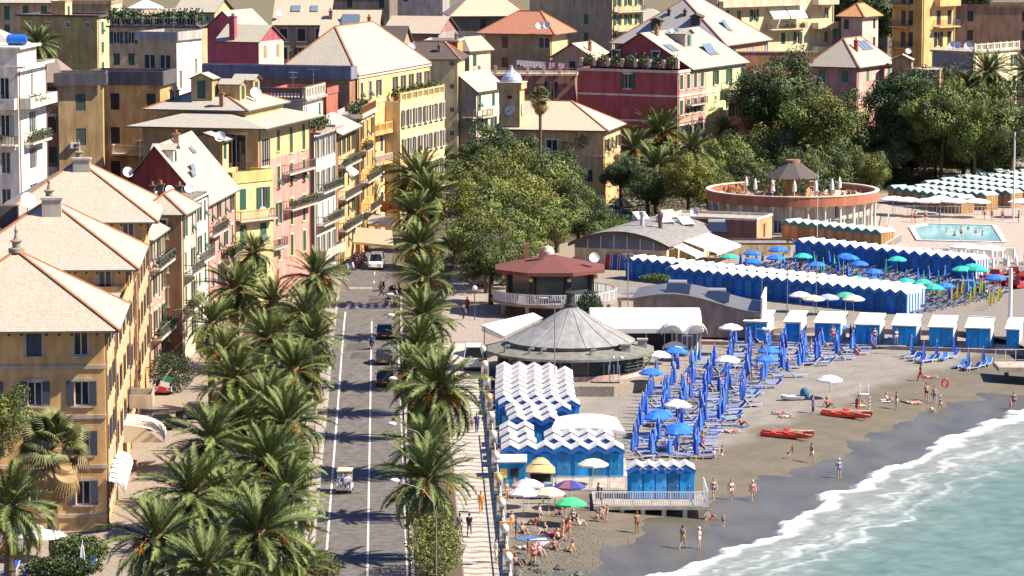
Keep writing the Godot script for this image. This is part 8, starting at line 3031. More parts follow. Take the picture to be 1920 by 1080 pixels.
func street_furniture()->void:
	var galv:=mat("lamp steel",Color(0.2,0.21,0.2),0.5,0.3)
	var globe:=mat("white globe",Color(0.75,0.74,0.72),0.25)
	var feet:=[V(-5.33,0,-239.36),V(-6.36,0,-264.02),V(-7.09,0,-287.63),V(-8.69,0,-328.57)]
	var words:=["nearest","second nearest","third nearest","farthest"]
	for k in 4:
		var o:=thing("street_lamp","curved arm street lamp over the right kerb, %s" % words[k],"street lamp",feet[k],0.0,"curved arm street lamps")
		var m:=MB.new()
		m.use(galv)
		m.tube([V(0,0,0),V(0,5.2,0),V(-0.2,6.4,0),V(-0.9,7.3,0),V(-2.6,7.9,0)],[0.07,0.05,0.045,0.04,0.035],8)
		put("post",m,o)
		m=MB.new()
		m.use(globe)
		m.ball(V(-2.9,7.95,0),V(0.36,0.18,0.22),12,7)
		put("lamp_head",m,o)
	var o:=thing("promenade_wall","low white wall and rail between promenade and beach","wall")
	var m:=MB.new()
	m.use(plaster("white wall",Color(0.74,0.71,0.64)))
	var d:=216.0
	while d<345.0:
		var a:=V(lerpf(0.62,-2.85,(d-215)/132.0),0,-d)
		var b:=V(lerpf(0.62,-2.85,(d-205)/132.0),0,-d-10)
		m.bar(a+V(0,0.3,0),b+V(0,0.3,0),0.24,0.6)
		if d<300:
			railing(o,a+V(0,0.6,0),b+V(0,0.6,0),0.6,mat("white rail",Color(0.62,0.62,0.62),0.4),0.6,0.05)
		d+=10.0
	put("wall",m,o)
	for k in 11:
		d=238.0+k*10.4
		var x:=lerpf(0.42,-2.9,(d-215)/132.0)
		o=thing("globe_lamp","white globe lamp on the promenade edge, %s from near end" % ORD[k],"lamp",V(x-0.1,0,-d),0.0,"globe lamps of the promenade")
		m=MB.new()
		m.use(mat("dark pole",Color(0.08,0.08,0.08),0.5))
		m.tube([V(0,0,0),V(0,2.5,0)],[0.05,0.05],6)
		put("post",m,o)
		m=MB.new()
		m.use(globe if k % 4 != 3 else mat("amber globe",Color(0.7,0.5,0.2),0.3))
		m.ball(V(0,2.8,0),V(0.3,0.36,0.3),12,8)
		put("globe",m,o)
		d+=5.2
		x=lerpf(0.42,-2.9,(d-215)/132.0)
		o=thing("poster_stand","orange topped poster stand on the promenade edge, %s from near end" % ORD[k],"poster stand",V(x,0,-d),0.0,"poster stands of the promenade")
		m=MB.new()
		m.use(plaster("poster white",Color(0.72,0.7,0.66)))
		m.box(V(0,1.45,0),V(0.75,1.7,0.08))
		put("panel",m,o)
		m=MB.new()
		m.use(mat("dark pole",Color(0.08,0.08,0.08),0.5))
		for s in [-0.3,0.3]:
			m.bar(V(s,0,0),V(s,0.62,0),0.06)
		put("legs",m,o)
		m=MB.new()
		m.use(mat("poster orange",Color(0.62,0.3,0.06),0.6))
		m.box(V(0,2.06,0.045),V(0.72,0.44,0.012))
		m.use(mat("poster brown",Color(0.25,0.13,0.08),0.6))
		m.box(V(0.04,1.35,0.045),V(0.34,0.36,0.012))
		m.box(V(-0.05,1.12,0.045),V(0.52,0.1,0.012))
		m.use(mat("poster green",Color(0.1,0.25,0.1),0.6))
		m.box(V(0,0.74,0.045),V(0.7,0.14,0.012))
		put("print",m,o)
	for k in 6:
		d=236.0+k*14.0
		o=thing("road_railing","white tubular railing along left pavement, %s section from near end" % ORD[k],"railing",V(road_centre(d)-4.9,0.1,-d),0.0,"white railings of the left pavement")
		for i in 4:
			var a:=V(road_centre(d+i*2.5)-road_centre(d),0,-i*2.5)
			var b:=V(road_centre(d+i*2.5+2.4)-road_centre(d),0,-i*2.5-2.4)
			railing(o,a,b,1.0,mat("white rail",Color(0.62,0.62,0.62),0.4),1.2,0.07,"rail_panel")
	var masts:=[[V(4.13,0,-331.94),8.8,"floodlight mast before the round grey restaurant"],[V(12.39,0,-367.64),9.2,"floodlight mast before the white marquee"],[V(71.88,0,-494.5),12.6,"tall white floodlight mast beside the wooden cabins"],[V(40.26,0,-454.71),10.5,"flagpole mast before the rotunda's columns"],[V(27.96,0,-385.03),6.0,"slim pole between cabins and wave roof house"],[V(31.19,0,-389.63),6.5,"slim pole behind the large cabins"],[V(34.66,0,-391.97),6.5,"slim pole left of the royal blue row end"],[V(53.75,0,-370.99),7.5,"white round column rising at right by the cabins"]]
	for k in masts.size():
		o=thing("mast",masts[k][2],"mast",masts[k][0])
		m=MB.new()
		m.use(mat("mast white",Color(0.6,0.6,0.6),0.4) if k in [2,3,7] else galv)
		var h: float=masts[k][1]
		var r:=0.26 if k==7 else (0.13 if k==2 else 0.055)
		m.tube([V(0,-0.5,0),V(0,h,0)],[r,r*0.8],8)
		put("pole",m,o)
		if k<3:
			m=MB.new()
			m.use(mat("floodlight",Color(0.1,0.1,0.11) if k<2 else Color(0.5,0.5,0.5),0.4))
			for s in [-0.5,0.5]:
				m.box(V(s*(2.2 if k==2 else 0.7),h+0.1,0.1),V(0.5,0.3,0.35),Basis(Vector3.RIGHT,0.5))
			m.bar(V(-1.4 if k==2 else -0.4,h,0),V(1.4 if k==2 else 0.4,h,0),0.09)
			put("floodlight",m,o)
	for k in 6:
		var p: Vector3=[V(65.63,0,-559.31),V(66.84,0,-549.96),V(85.76,0,-598.98),V(10.8,0,-481.44),V(-4.18,0,-385.03),V(5.63,0,-454.71)][k]
		o=thing("park_lamp",["twin globe park lamp above the wooden cabins","single globe park lamp by the small round bush","park lamp cluster by the kiosk at right edge","park lamp beside the hedge of the car park","black lamp at the corner of the square","lamp in the shade of pines behind the cafe"][k],"lamp",p)
		m=MB.new()
		m.use(mat("dark pole",Color(0.08,0.08,0.08),0.5))
		m.tube([V(0,0,0),V(0,3.4,0)],[0.06,0.05],6)
		m.bar(V(-0.7,3.3,0),V(0.7,3.3,0),0.06)
		put("post",m,o)
		for s in ([0.0] if k in [1,4] else [-0.75,0.75]):
			m=MB.new()
			m.use(globe)
			m.ball(V(s,3.6,0),V(0.3,0.3,0.3),10,7)
			put("globe",m,o)
	var aw:=[[V(-21.39,3.85,-449),V(-15.45,3.83,-444),V(0.3,-1.6,3.4),Color(0.7,0.6,0.42),"cream shop awning spanning the narrow end of the street"],[V(-19.3,4.37,-459),V(-15.48,4.5,-455),V(0.2,-1.0,2.6),Color(0.66,0.62,0.56),"striped shop awning above the cream one"],[V(-18.01,5.15,-470),V(-15.41,5.26,-466),V(0.2,-1.0,2.4),Color(0.72,0.2,0.05),"orange shop awning at the head of the street"]]
	for k in 3:
		o=thing("shop_awning",aw[k][4],"awning")
		awning(o,aw[k][0],aw[k][1],aw[k][2],cloth("shop canvas %d" % k,aw[k][3]),"canvas")
		for e in 2:
			m=MB.new()
			m.use(galv)
			var p: Vector3=aw[k][e]+aw[k][2]
			m.bar(p,V(p.x,0,p.z),0.08)
			put("post",m,o)
	var hg:=[V(-36.36,0,-252.59),V(-34.71,0,-250.61),V(-36.98,0,-248.66),V(-32.26,0,-248.28),V(-31.1,0,-246.75)]
	for k in 5:
		o=open_parasol("garden_parasol",[Color(0.74,0.73,0.7)],"garden ",1.9) if k<2 else closed_parasol("garden_parasol",Color(0.74,0.73,0.7),"garden furled")
		o.position=hg[k]
		o.set_meta("label",["large white parasol of the hotel garden, left","large white parasol of the hotel garden, right","furled white parasol at the left edge of hotel garden","furled white parasol by the hotel garden shrub","furled white parasol rightmost in the hotel garden"][k])
	var gl:=[V(-36.18,0,-245.8),V(-34.76,0,-245.23),V(-32.07,0,-245.23),V(-30.67,0,-246.37)]
	for k in 4:
		o=lounger(Color(0.02,0.14,0.55),"garden cloth")
		o.position=gl[k]
		o.rotation.y=1.2
		o.set_meta("label","blue lounger of the hotel garden, %s from left" % ORD[k])
	o=thing("jetty","concrete jetty with benches and railing at the right edge","jetty",V(51,0,-350.96))
	m=MB.new()
	m.use(plaster("deck concrete",Color(0.45,0.4,0.34)))
	m.box(V(2.0,-0.3,0),V(7,0.5,4.5))
	put("slab",m,o)
	for k in 3:
		m=MB.new()
		m.use(plaster("dark chimney",Color(0.1,0.09,0.085)))
		m.box(V(-0.5+k*2.2,-1.3,0.6),V(0.4,1.8,0.4))
		put("pile",m,o)
	railing(o,V(-1.3,0,-2.0),V(5,0,-2.0),1.2,mat("white rail",Color(0.62,0.62,0.62),0.4),1.0,0.06)
	o=thing("red_crate","small red crate alone on the open sand","crate",V(36.74,-1,-364.94))
	m=MB.new()
	m.use(mat("crate red",Color(0.5,0.02,0.03),0.5))
	for q in [[0,0.03,0,0.6,0.06,0.45],[0,0.22,0.21,0.6,0.4,0.03],[0,0.22,-0.21,0.6,0.4,0.03],[0.285,0.22,0,0.03,0.4,0.39],[-0.285,0.22,0,0.03,0.4,0.39]]:
		m.box(V(q[0],q[1],q[2]),V(q[3],q[4],q[5]))
	put("panels",m,o)
	o=thing("park_kiosk","dark red kiosk with grey pointed roof at the right edge","kiosk",V(81.11,0,-549.96))
	m=MB.new()
	m.use(plaster("kiosk red",Color(0.16,0.06,0.05)))
	m.box(V(0,1.5,0),V(3.6,3.0,3.6))
	put("wall",m,o)
	m=MB.new()
	m.use(slate("grey slate",Color(0.4,0.375,0.34)))
	m.lathe(V(0,3,0),[Vector2(3.0,-0.1),Vector2(3.0,0),Vector2(0,1.9)],4,PI/4,TAU+PI/4)
	put("roof",m,o)
# ---------------------------------------------------------------- people
func skin_net(bones: Array,grow: float,cell: float,blend: float)->MB:
	var m:=MB.new()
	var lo:=Vector3.ONE*1e9
	var hi:=-lo
	for b in bones:
		for e in 2:
			var r: float=b[2+e]+grow+blend+cell
			lo=lo.min(b[e]-Vector3.ONE*r)
			hi=hi.max(b[e]+Vector3.ONE*r)
	var n:=Vector3i(((hi-lo)/cell).ceil())+Vector3i.ONE
	var f:=PackedFloat32Array()
	f.resize(n.x*n.y*n.z)
	f.fill(1.0)
	var k:=blend
	for b in bones:
		var A: Vector3=b[0]
		var d: Vector3=b[1]-A
		var ll:=maxf(d.length_squared(),1e-6)
		var rm: float=maxf(b[2],b[3])+grow+blend*1.5+cell
		var l0:=Vector3i((((A.min(b[1])-Vector3.ONE*rm)-lo)/cell).floor()).clamp(Vector3i.ZERO,n-Vector3i.ONE)
		var l1:=Vector3i((((A.max(b[1])+Vector3.ONE*rm)-lo)/cell).ceil()).clamp(Vector3i.ZERO,n-Vector3i.ONE)
		for z in range(l0.z,l1.z+1):
			for y in range(l0.y,l1.y+1):
				for x in range(l0.x,l1.x+1):
					var p:=lo+V(x,y,z)*cell-A
					var t:=clampf(p.dot(d)/ll,0,1)
					var v: float=(p-d*t).length()-lerpf(b[2],b[3],t)-grow
					var i:=x+n.x*(y+n.y*z)
					var o:=f[i]
					var h:=maxf(k-absf(o-v),0.0)/k
					f[i]=minf(o,v)-h*h*k*0.25
	var at:={}
	var ps:=PackedVector3Array()
	var sx:=1
	var sy:=n.x
	var sz:=n.x*n.y
	for z in n.z-1:
		for y in n.y-1:
			for x in n.x-1:
				var i:=x+n.x*(y+n.y*z)
				var c:=0
				var s:=Vector3.ZERO
				var q:=0
				var v:=[f[i],f[i+sx],f[i+sy],f[i+sx+sy],f[i+sz],f[i+sx+sz],f[i+sy+sz],f[i+sx+sy+sz]]
				for e in 8:
					if v[e]<0.0:
						c+=1
				if c==0 or c==8:
					continue
				for e in [[0,1],[2,3],[4,5],[6,7],[0,2],[1,3],[4,6],[5,7],[0,4],[1,5],[2,6],[3,7]]:
					var a: float=v[e[0]]
					var b: float=v[e[1]]
					if (a<0.0) != (b<0.0):
						var t:=a/(a-b)
						var pa:=V(e[0] & 1,(e[0] >> 1) & 1,e[0] >> 2)
						s+=pa.lerp(V(e[1] & 1,(e[1] >> 1) & 1,e[1] >> 2),t)
						q+=1
				at[i]=ps.size()
				ps.append(lo+(V(x,y,z)+s/q)*cell)
	m.use(mat("skin 0",Color(0.42,0.22,0.14),0.6))
	var nr:=PackedVector3Array()
	nr.resize(ps.size())
	var quads:=[]
	for i in at:
		for ax in [[sx,sy,sz],[sy,sz,sx],[sz,sx,sy]]:
			var j: int=i+ax[0]
			if j>=f.size() or (f[i]<0.0)==(f[j]<0.0):
				continue
			if not (at.has(i-ax[1]) and at.has(i-ax[2]) and at.has(i-ax[1]-ax[2])):
				continue
			var q:=[at[i],at[i-ax[1]],at[i-ax[1]-ax[2]],at[i-ax[2]]]
			if f[i]>=0.0:
				q.reverse()
			var u:=(ps[q[2]]-ps[q[0]]).cross(ps[q[3]]-ps[q[1]])
			for w in q:
				nr[w]+=u
			quads.append(q)
	for q in quads:
		m.stri(ps[q[0]],ps[q[1]],ps[q[2]],nr[q[0]].normalized(),nr[q[1]].normalized(),nr[q[2]].normalized())
		m.stri(ps[q[0]],ps[q[2]],ps[q[3]],nr[q[0]].normalized(),nr[q[2]].normalized(),nr[q[3]].normalized())
	return m
func pose(kind: String)->Dictionary:
	var j:={"pelvis": V(0,0.95,0),"chest": V(0,1.3,0),"neck": V(0,1.48,0),"head": V(0,1.63,0.02)}
	match kind:
		"stand":
			j.merge({"kl": V(-0.11,0.5,0.02),"fl": V(-0.12,0.07,-0.02),"kr": V(0.11,0.5,0.03),"fr": V(0.13,0.07,0.02),"el": V(-0.27,1.14,-0.02),"hl": V(-0.27,0.88,0.08),"er": V(0.27,1.14,-0.03),"hr": V(0.2,0.96,0.14)})
		"walk":
			j.merge({"kl": V(-0.1,0.52,0.17),"fl": V(-0.1,0.09,0.3),"kr": V(0.1,0.5,-0.06),"fr": V(0.1,0.1,-0.36),"el": V(-0.25,1.15,-0.14),"hl": V(-0.24,0.92,-0.12),"er": V(0.25,1.16,0.1),"hr": V(0.23,0.98,0.3)})
		"sit":
			j.merge({"pelvis": V(0,0.13,0),"chest": V(0,0.47,-0.12),"neck": V(0,0.65,-0.13),"head": V(0,0.8,-0.09),"kl": V(-0.14,0.4,0.36),"fl": V(-0.13,0.07,0.6),"kr": V(0.14,0.36,0.38),"fr": V(0.15,0.07,0.66),"el": V(-0.28,0.34,-0.22),"hl": V(-0.3,0.08,-0.32),"er": V(0.26,0.36,0.0),"hr": V(0.18,0.4,0.25)},true)
		"lie":
			j.merge({"pelvis": V(0,0.13,0),"chest": V(0,0.16,-0.36),"neck": V(0,0.17,-0.55),"head": V(0,0.21,-0.7),"kl": V(-0.12,0.17,0.45),"fl": V(-0.13,0.08,0.88),"kr": V(0.12,0.3,0.38),"fr": V(0.13,0.07,0.7),"el": V(-0.3,0.08,-0.28),"hl": V(-0.27,0.08,-0.02),"er": V(0.34,0.09,-0.5),"hr": V(0.2,0.14,-0.72)},true)
		"bend":
			j.merge({"pelvis": V(0,0.9,-0.12),"chest": V(0,1.12,0.16),"neck": V(0,1.2,0.34),"head": V(0,1.25,0.48),"kl": V(-0.12,0.48,0.03),"fl": V(-0.13,0.07,-0.04),"kr": V(0.12,0.48,0.03),"fr": V(0.14,0.07,-0.02),"el": V(-0.22,0.86,0.26),"hl": V(-0.15,0.66,0.34),"er": V(0.22,0.86,0.28),"hr": V(0.14,0.66,0.38)},true)
		"ride":
			j.merge({"pelvis": V(0,0.95,0),"kl": V(-0.2,0.82,0.42),"fl": V(-0.2,0.42,0.4),"kr": V(0.2,0.82,0.42),"fr": V(0.2,0.42,0.4),"el": V(-0.33,1.14,0.2),"hl": V(-0.3,1.08,0.5),"er": V(0.33,1.14,0.2),"hr": V(0.3,1.08,0.5)})
	return j
func body_bones(j: Dictionary)->Dictionary:
	var up: Vector3=(j.chest-j.pelvis).normalized()
	var sd:=Vector3.RIGHT
	var fw:=sd.cross(up)
	var sl: Vector3=j.chest+up*0.1-sd*0.17
	var sr: Vector3=j.chest+up*0.1+sd*0.17
	var hl: Vector3=j.pelvis-sd*0.09
	var hr: Vector3=j.pelvis+sd*0.09
	var b:={"body": [],"hips": [],"chest": [],"hair": []}
	for t in [[hl,j.kl,0.088,0.055],[hr,j.kr,0.088,0.055],[j.kl,j.fl,0.056,0.036],[j.kr,j.fr,0.056,0.036],[j.fl,j.fl+fw*0.0+V(-0.02,-0.03,0.15) if absf(up.y)>0.6 else j.fl+V(0,0.1,0.06),0.038,0.028],[j.fr,j.fr+V(0.02,-0.03,0.15) if absf(up.y)>0.6 else j.fr+V(0,0.1,0.06),0.038,0.028],[hl,hr,0.1,0.1],[j.pelvis,j.chest,0.115,0.125],[j.pelvis-sd*0.03,j.chest-sd*0.07,0.1,0.11],[j.pelvis+sd*0.03,j.chest+sd*0.07,0.1,0.11],[sl,sr,0.06,0.06],[j.chest,j.neck,0.09,0.055],[j.neck,j.head,0.052,0.06],[sl,j.el,0.05,0.036],[sr,j.er,0.05,0.036],[j.el,j.hl,0.037,0.026],[j.er,j.hr,0.037,0.026],[j.head-up*0.03+fw*0.015,j.head+up*0.06,0.078,0.088],[j.head+fw*0.075+up*0.03,j.head+fw*0.108-up*0.01,0.012,0.016],[j.head-sd*0.084,j.head-sd*0.088+up*0.03,0.018,0.018],[j.head+sd*0.084,j.head+sd*0.088+up*0.03,0.018,0.018]]:
		b.body.append(t)
	b.hips=[[hl,hl.lerp(j.kl,0.3),0.1,0.085],[hr,hr.lerp(j.kr,0.3),0.1,0.085],[hl,hr,0.105,0.105],[j.pelvis,j.pelvis+up*0.06,0.12,0.112]]
	b.chest=[[j.chest-sd*0.08+fw*0.04,j.chest-sd*0.07-up*0.03+fw*0.05,0.1,0.1],[j.chest+sd*0.08+fw*0.04,j.chest+sd*0.07-up*0.03+fw*0.05,0.1,0.1],[j.chest-sd*0.07-fw*0.03,j.chest+sd*0.07-fw*0.03,0.108,0.108]]
	b.shirt=[[sl,sr,0.075,0.075],[j.pelvis,j.chest,0.135,0.14],[j.pelvis-sd*0.04,j.chest-sd*0.08,0.112,0.122],[j.pelvis+sd*0.04,j.chest+sd*0.08,0.112,0.122],[sl,sl.lerp(j.el,0.55),0.066,0.06],[sr,sr.lerp(j.er,0.55),0.066,0.06]]
	b.legs=[[hl,j.kl,0.1,0.075],[hr,j.kr,0.1,0.075],[j.kl,j.fl.lerp(j.kl,0.2),0.075,0.06],[j.kr,j.fr.lerp(j.kr,0.2),0.075,0.06],[hl,hr,0.112,0.112]]
	b.hair=[[j.head+up*0.05-fw*0.03,j.head+up*0.085-fw*0.005,0.088,0.085],[j.head+up*0.0-fw*0.055,j.head+up*0.05-fw*0.05,0.07,0.08]]
	return b
func fingers(m: MB,wrist: Vector3,elbow: Vector3)->void:
	var d:=(wrist-elbow).normalized()
	var s:=d.cross(Vector3.UP if absf(d.y)<0.9 else Vector3.BACK).normalized()
	var c:=s.cross(d)*-1.0
	m.ball(wrist+d*0.045,V(0.034,0.044,0.034),8,5)
	for k in 4:
		var a:=wrist+d*0.075+s*(k-1.5)*0.021
		var l: float=[0.062,0.074,0.07,0.054][k]
		m.tube([a,a+d*l*0.5+c*0.006,a+d*l+c*0.022],[0.01,0.009,0.007],4)
	m.tube([wrist+d*0.03+s*0.03,wrist+d*0.06+s*0.055,wrist+d*0.085+s*0.058],[0.012,0.01,0.008],4)
func people()->void:
	var protos:={}
	for kind in ["stand","walk","sit","lie","bend","ride"]:
		var j:=pose(kind)
		var b:=body_bones(j)
		var m:=skin_net(b.body,0.0,0.03,0.035)
		fingers(m,j.hl,j.el)
		fingers(m,j.hr,j.er)
		var up: Vector3=(j.head-j.neck).normalized()
		var fw:=Vector3.RIGHT.cross(up)
		var eye:=MB.new()
		eye.use(mat("eye",Color(0.02,0.015,0.012),0.3))
		for s in [-0.032,0.032]:
			eye.ball(j.head+fw*0.088+up*0.035+V(s,0,0),V(0.012,0.009,0.009),6,4)
		eye.use(mat("lips",Color(0.3,0.08,0.07),0.5))
		eye.ball(j.head+fw*0.082-up*0.035,V(0.024,0.007,0.012),6,4)
		protos[kind]={"body": m.mesh(),"face": eye.mesh(),"hips": skin_net(b.hips,0.006,0.034,0.03).mesh(),"chest": skin_net(b.chest,0.004,0.034,0.03).mesh(),"shirt": skin_net(b.shirt,0.004,0.038,0.03).mesh(),"legs": skin_net(b.legs,0.0,0.038,0.03).mesh(),"hair": skin_net(b.hair,0.006,0.03,0.03).mesh()}
	var hues:={"red": Color(0.5,0.03,0.03),"white": Color(0.72,0.72,0.72),"black": Color(0.02,0.02,0.025),"navy": Color(0.03,0.05,0.18),"blue": Color(0.03,0.15,0.5),"orange": Color(0.68,0.26,0.04),"yellow": Color(0.66,0.5,0.08),"green": Color(0.05,0.3,0.1),"pink": Color(0.65,0.2,0.3),"purple": Color(0.15,0.05,0.2),"grey": Color(0.25,0.25,0.26),"brown": Color(0.16,0.07,0.04),"cream": Color(0.66,0.56,0.4)}
	var tones:=[Color(0.38,0.22,0.15),Color(0.48,0.3,0.22),Color(0.27,0.14,0.09),Color(0.54,0.37,0.29)]
	var hair:=[Color(0.03,0.018,0.01),Color(0.08,0.04,0.02),Color(0.25,0.16,0.07),Color(0.02,0.02,0.02)]
	var i:=0
	for p in [[V(13.3,-2.21,-265.64),"walk",2.6,"t","yellow","",1.08,"bather in yellow trunks wading, taller of the near pair","bathers along the water"],
[V(14.6,-2.27,-265.93),"stand",-2,"bh","white","",1,"bather in white hat and swimsuit beside the wading one","bathers along the water"],
[V(9.87,-1.75,-269.73),"stand",0.6,"t","brown","",1.02,"lone bather standing on damp sand near the stones","bathers along the water"],
[V(16.79,-1.72,-284.38),"walk",0.3,"b","purple","",1,"bather in dark swimsuit walking past the deck corner","bathers along the water"],
[V(18.27,-1.86,-284.64),"walk",0.2,"b","white","",1.02,"bather in white bikini walking in the shallow sheen","bathers along the water"],
[V(20.08,-2.02,-285),"walk",0.1,"bh","pink","",1.02,"bather in white hat and pink swimsuit by the foam","bathers along the water"],
[V(15.98,-1.94,-276.35),"sit",1.4,"t","orange","",1.05,"person sitting on wet sand leaning back by the deck","bathers along the water"],
[V(16.98,-2.1,-274.23),"stand",-0.5,"t","brown","",0.62,"small child standing in the sheen near the sitting one","bathers along the water"],
[V(26.55,-1.89,-302.9),"walk",-0.7,"t","white","",1.02,"bather walking towards the sea below the red raft","bathers along the water"],
[V(28.4,-2.25,-296.9),"stand",0.4,"bh","blue","",1.02,"bather in blue swimsuit and white cap at foam edge","bathers along the water"],
[V(25.08,-1.61,-305.73),"stand",0,"t","red","",0.5,"toddler in red beside the nearest rescue raft","bathers along the water"],
[V(24.54,-1.66,-303.78),"bend",0.5,"t","navy","",0.55,"small child bending beside the toddler in red","bathers along the water"],
[V(49.16,-2.31,-335.61),"stand",0.3,"b","navy","",1.02,"woman in dark swimsuit at far water edge, right","bathers along the water"],
[V(48.71,-2.31,-334.65),"stand",-0.4,"t","orange","",0.6,"child at the far water edge beside woman in dark","bathers along the water"],
[V(41.31,-1.18,-346.73),"walk",-1.2,"bl","red","red",1,"person in red wrap walking above the open sand","people on the open sand"],
[V(42.66,-1.19,-348.61),"lie",1.2,"t","red","",1,"person lying on red lounger at the upper sand","people on the open sand"],
[V(40.72,-1.64,-336.75),"stand",0.3,"t","black","",1.04,"dark haired bather standing by the red marker pole","people on the open sand"],
[V(41.39,-1.75,-335.78),"stand",-0.3,"t","blue","",1,"bather in blue trunks right of the dark haired one","people on the open sand"],
[V(41.58,-1.93,-332.59),"walk",-0.6,"bh","white","",0.85,"person in white hat bending at children by wet edge","people on the open sand"],
[V(40.7,-1.9,-331.72),"sit",0.7,"t","white","",0.7,"child in white sitting by the person in white hat","people on the open sand"],
[V(37.17,-1.6,-331.18),"stand",-1.4,"t","white","",1.04,"bather in white trunks right of lifeguard chair","people on the open sand"],
[V(36.68,-1.38,-334.74),"sit",1.2,"t","navy","",1,"person sitting on white towel right of the lifeguard chair","people on the open sand"],
[V(38.83,-1.56,-334.9),"lie",1.4,"b","green","",1,"sunbather in green lying right of white towel","people on the open sand"],
[V(39.32,-1.62,-334.61),"lie",1.6,"b","pink","",1,"sunbather in pink lying farthest right on the towels","people on the open sand"],
[V(33.72,-1.26,-332.28),"sit",1.5,"t","yellow","",0.95,"person sitting on yellow towel behind lifeguard chair","people on the open sand"],
[V(28.61,-1.11,-325.82),"stand",1,"sl","purple","navy",1,"person in plum shirt standing left of orange red raft","people on the open sand"],
[V(30.36,-1.12,-329.46),"sit",1,"b","red","",1.1,"woman in red seated under the white parasol on sand","people on the open sand"],
[V(27.39,-1,-334),"lie",1.5,"t","orange","",1,"person reclining in the white inflatable","people on the open sand"],
[V(25.34,-1.01,-324.22),"lie",1.2,"b","pink","",1,"sunbather in pink on lounger above nearest red raft","people on the open sand"],
[V(25.87,-1.05,-322.55),"lie",1.3,"t","white","",1,"pale sunbather lying right of the pink one","people on the open sand"],
[V(21.29,-1,-317.91),"sit",1.2,"t","brown","",1.05,"tanned man sitting on a navy towel by the loungers","people on the open sand"],
[V(20.29,-1.01,-313.72),"lie",1.4,"t","red","",1,"sunbather on the sand edge below the loungers","people on the open sand"],
[V(18.49,-1.2,-302.46),"sit",-0.9,"t","white","",1,"person with pale towel sitting on damp sand","people on the open sand"],
[V(17.87,-1.18,-301.57),"sit",0.9,"b","cream","",0.9,"smaller person in cream sitting beside the pale towel","people on the open sand"],
[V(16.94,-1.05,-304.43),"stand",0.2,"t","pink","",1,"person standing by the last row of blue parasols","people on the open sand"],
[V(0.22,-1,-280.73),"stand",-1.06,"t","red","",1,"bather standing in red near the lavender parasol","crowd on the public beach"],
[V(-0.44,-1,-279.53),"stand",0.88,"b","orange","",1,"bather standing in orange near the lavender parasol","crowd on the public beach"],
[V(-0.53,-1,-284.87),"stand",-1.38,"t","yellow","",1,"bather standing in yellow before the ticket hut","crowd on the public beach"],
[V(1.81,-1.1,-269.74),"sit",-1.92,"b","red","",1,"bather sitting in red near the lavender parasol","crowd on the public beach"],
[V(2.19,-1.12,-269.83),"stand",1.2,"t","black","",1,"bather standing in black near the cream parasol","crowd on the public beach"],
[V(3.85,-1.08,-274.1),"sit",-1.11,"b","navy","",1,"bather sitting in navy near the navy parasol","crowd on the public beach"],
[V(4.27,-1.12,-273.21),"stand",-0.89,"t","blue","",1,"bather standing in blue near the navy parasol","crowd on the public beach"],
[V(4.31,-1.36,-267.73),"bend",1.31,"b","black","",1,"bather stooping in black near the green parasol","crowd on the public beach"],
[V(3.95,-1.41,-265.87),"stand",-1.14,"t","orange","",1,"bather standing in orange near the green parasol","crowd on the public beach"],
[V(4.49,-1.45,-266.06),"stand",1.32,"b","red","",1,"bather standing in red near the green parasol","crowd on the public beach"],
[V(3.65,-1.41,-265.43),"sit",1.2,"t","brown","",1,"bather sitting in brown near the green parasol","crowd on the public beach"],
[V(1.22,-1.56,-260.3),"stand",-1.34,"b","red","",0.7,"child standing in red on the shingle","crowd on the public beach"],
[V(2.12,-1.6,-260.53),"sit",0.51,"b","pink","",1,"bather sitting in pink on the shingle","crowd on the public beach"],
[V(0.61,-1.41,-261.65),"lie",-1.65,"b","white","",1,"bather lying in white by the promenade wall","crowd on the public beach"],
[V(0,-1.11,-266.46),"stand",0.69,"t","orange","",1,"bather standing in orange by the promenade wall","crowd on the public beach"],
[V(0.33,-1.19,-264.74),"stand",-1.29,"b","blue","",1,"bather standing in blue by the promenade wall","crowd on the public beach"],
[V(2.51,-1.24,-267.15),"sit",-0.88,"b","black","",1,"bather sitting in black near the cream parasol","crowd on the public beach"],
[V(3.13,-1.32,-266.46),"lie",-1.97,"b","red","",1,"bather lying in red near the cream parasol","crowd on the public beach"],
[V(4.9,-1.19,-272.43),"sit",0.29,"b","navy","",1,"bather sitting in navy near the navy parasol, another one","crowd on the public beach"],
[V(7.27,-1.16,-276.87),"stand",1.39,"t","brown","",1,"bather standing in brown below the deck","crowd on the public beach"],
[V(7.46,-1.21,-275.97),"sit",-0.34,"b","red","",0.7,"child sitting in red below the deck","crowd on the public beach"],
[V(7.06,-1.29,-273.63),"sit",-0.28,"t","pink","",1,"bather sitting in pink below the deck","crowd on the public beach"],
[V(7.6,-1.35,-273.27),"stand",-1.07,"b","cream","",0.7,"child standing in cream below the deck","crowd on the public beach"],
[V(6.9,-1.33,-272.5),"sit",1.25,"t","white","",1,"bather sitting in white below the deck","crowd on the public beach"],
[V(4.51,-1.67,-261.88),"sit",-1.68,"b","orange","",1,"bather sitting in orange near the green parasol","crowd on the public beach"],
[V(3.28,-1.55,-262.31),"sit",0.51,"b","brown","",1,"bather sitting in brown on the shingle","crowd on the public beach"],
[V(1.61,-1.83,-257.18),"stand",0.08,"b","red","",1,"bather standing in red on the shingle","crowd on the public beach"],
[V(0.32,-1.74,-257.13),"sit",0.8,"t","blue","",1,"bather sitting in blue on the shingle","crowd on the public beach"],
[V(5.29,-1.3,-270.73),"sit",1.99,"t","white","",1,"bather sitting in white near the green parasol","crowd on the public beach"],
[V(2.52,-1,-278.35),"stand",-1.73,"t","brown","",1,"bather standing in brown near the cream parasol","crowd on the public beach"],
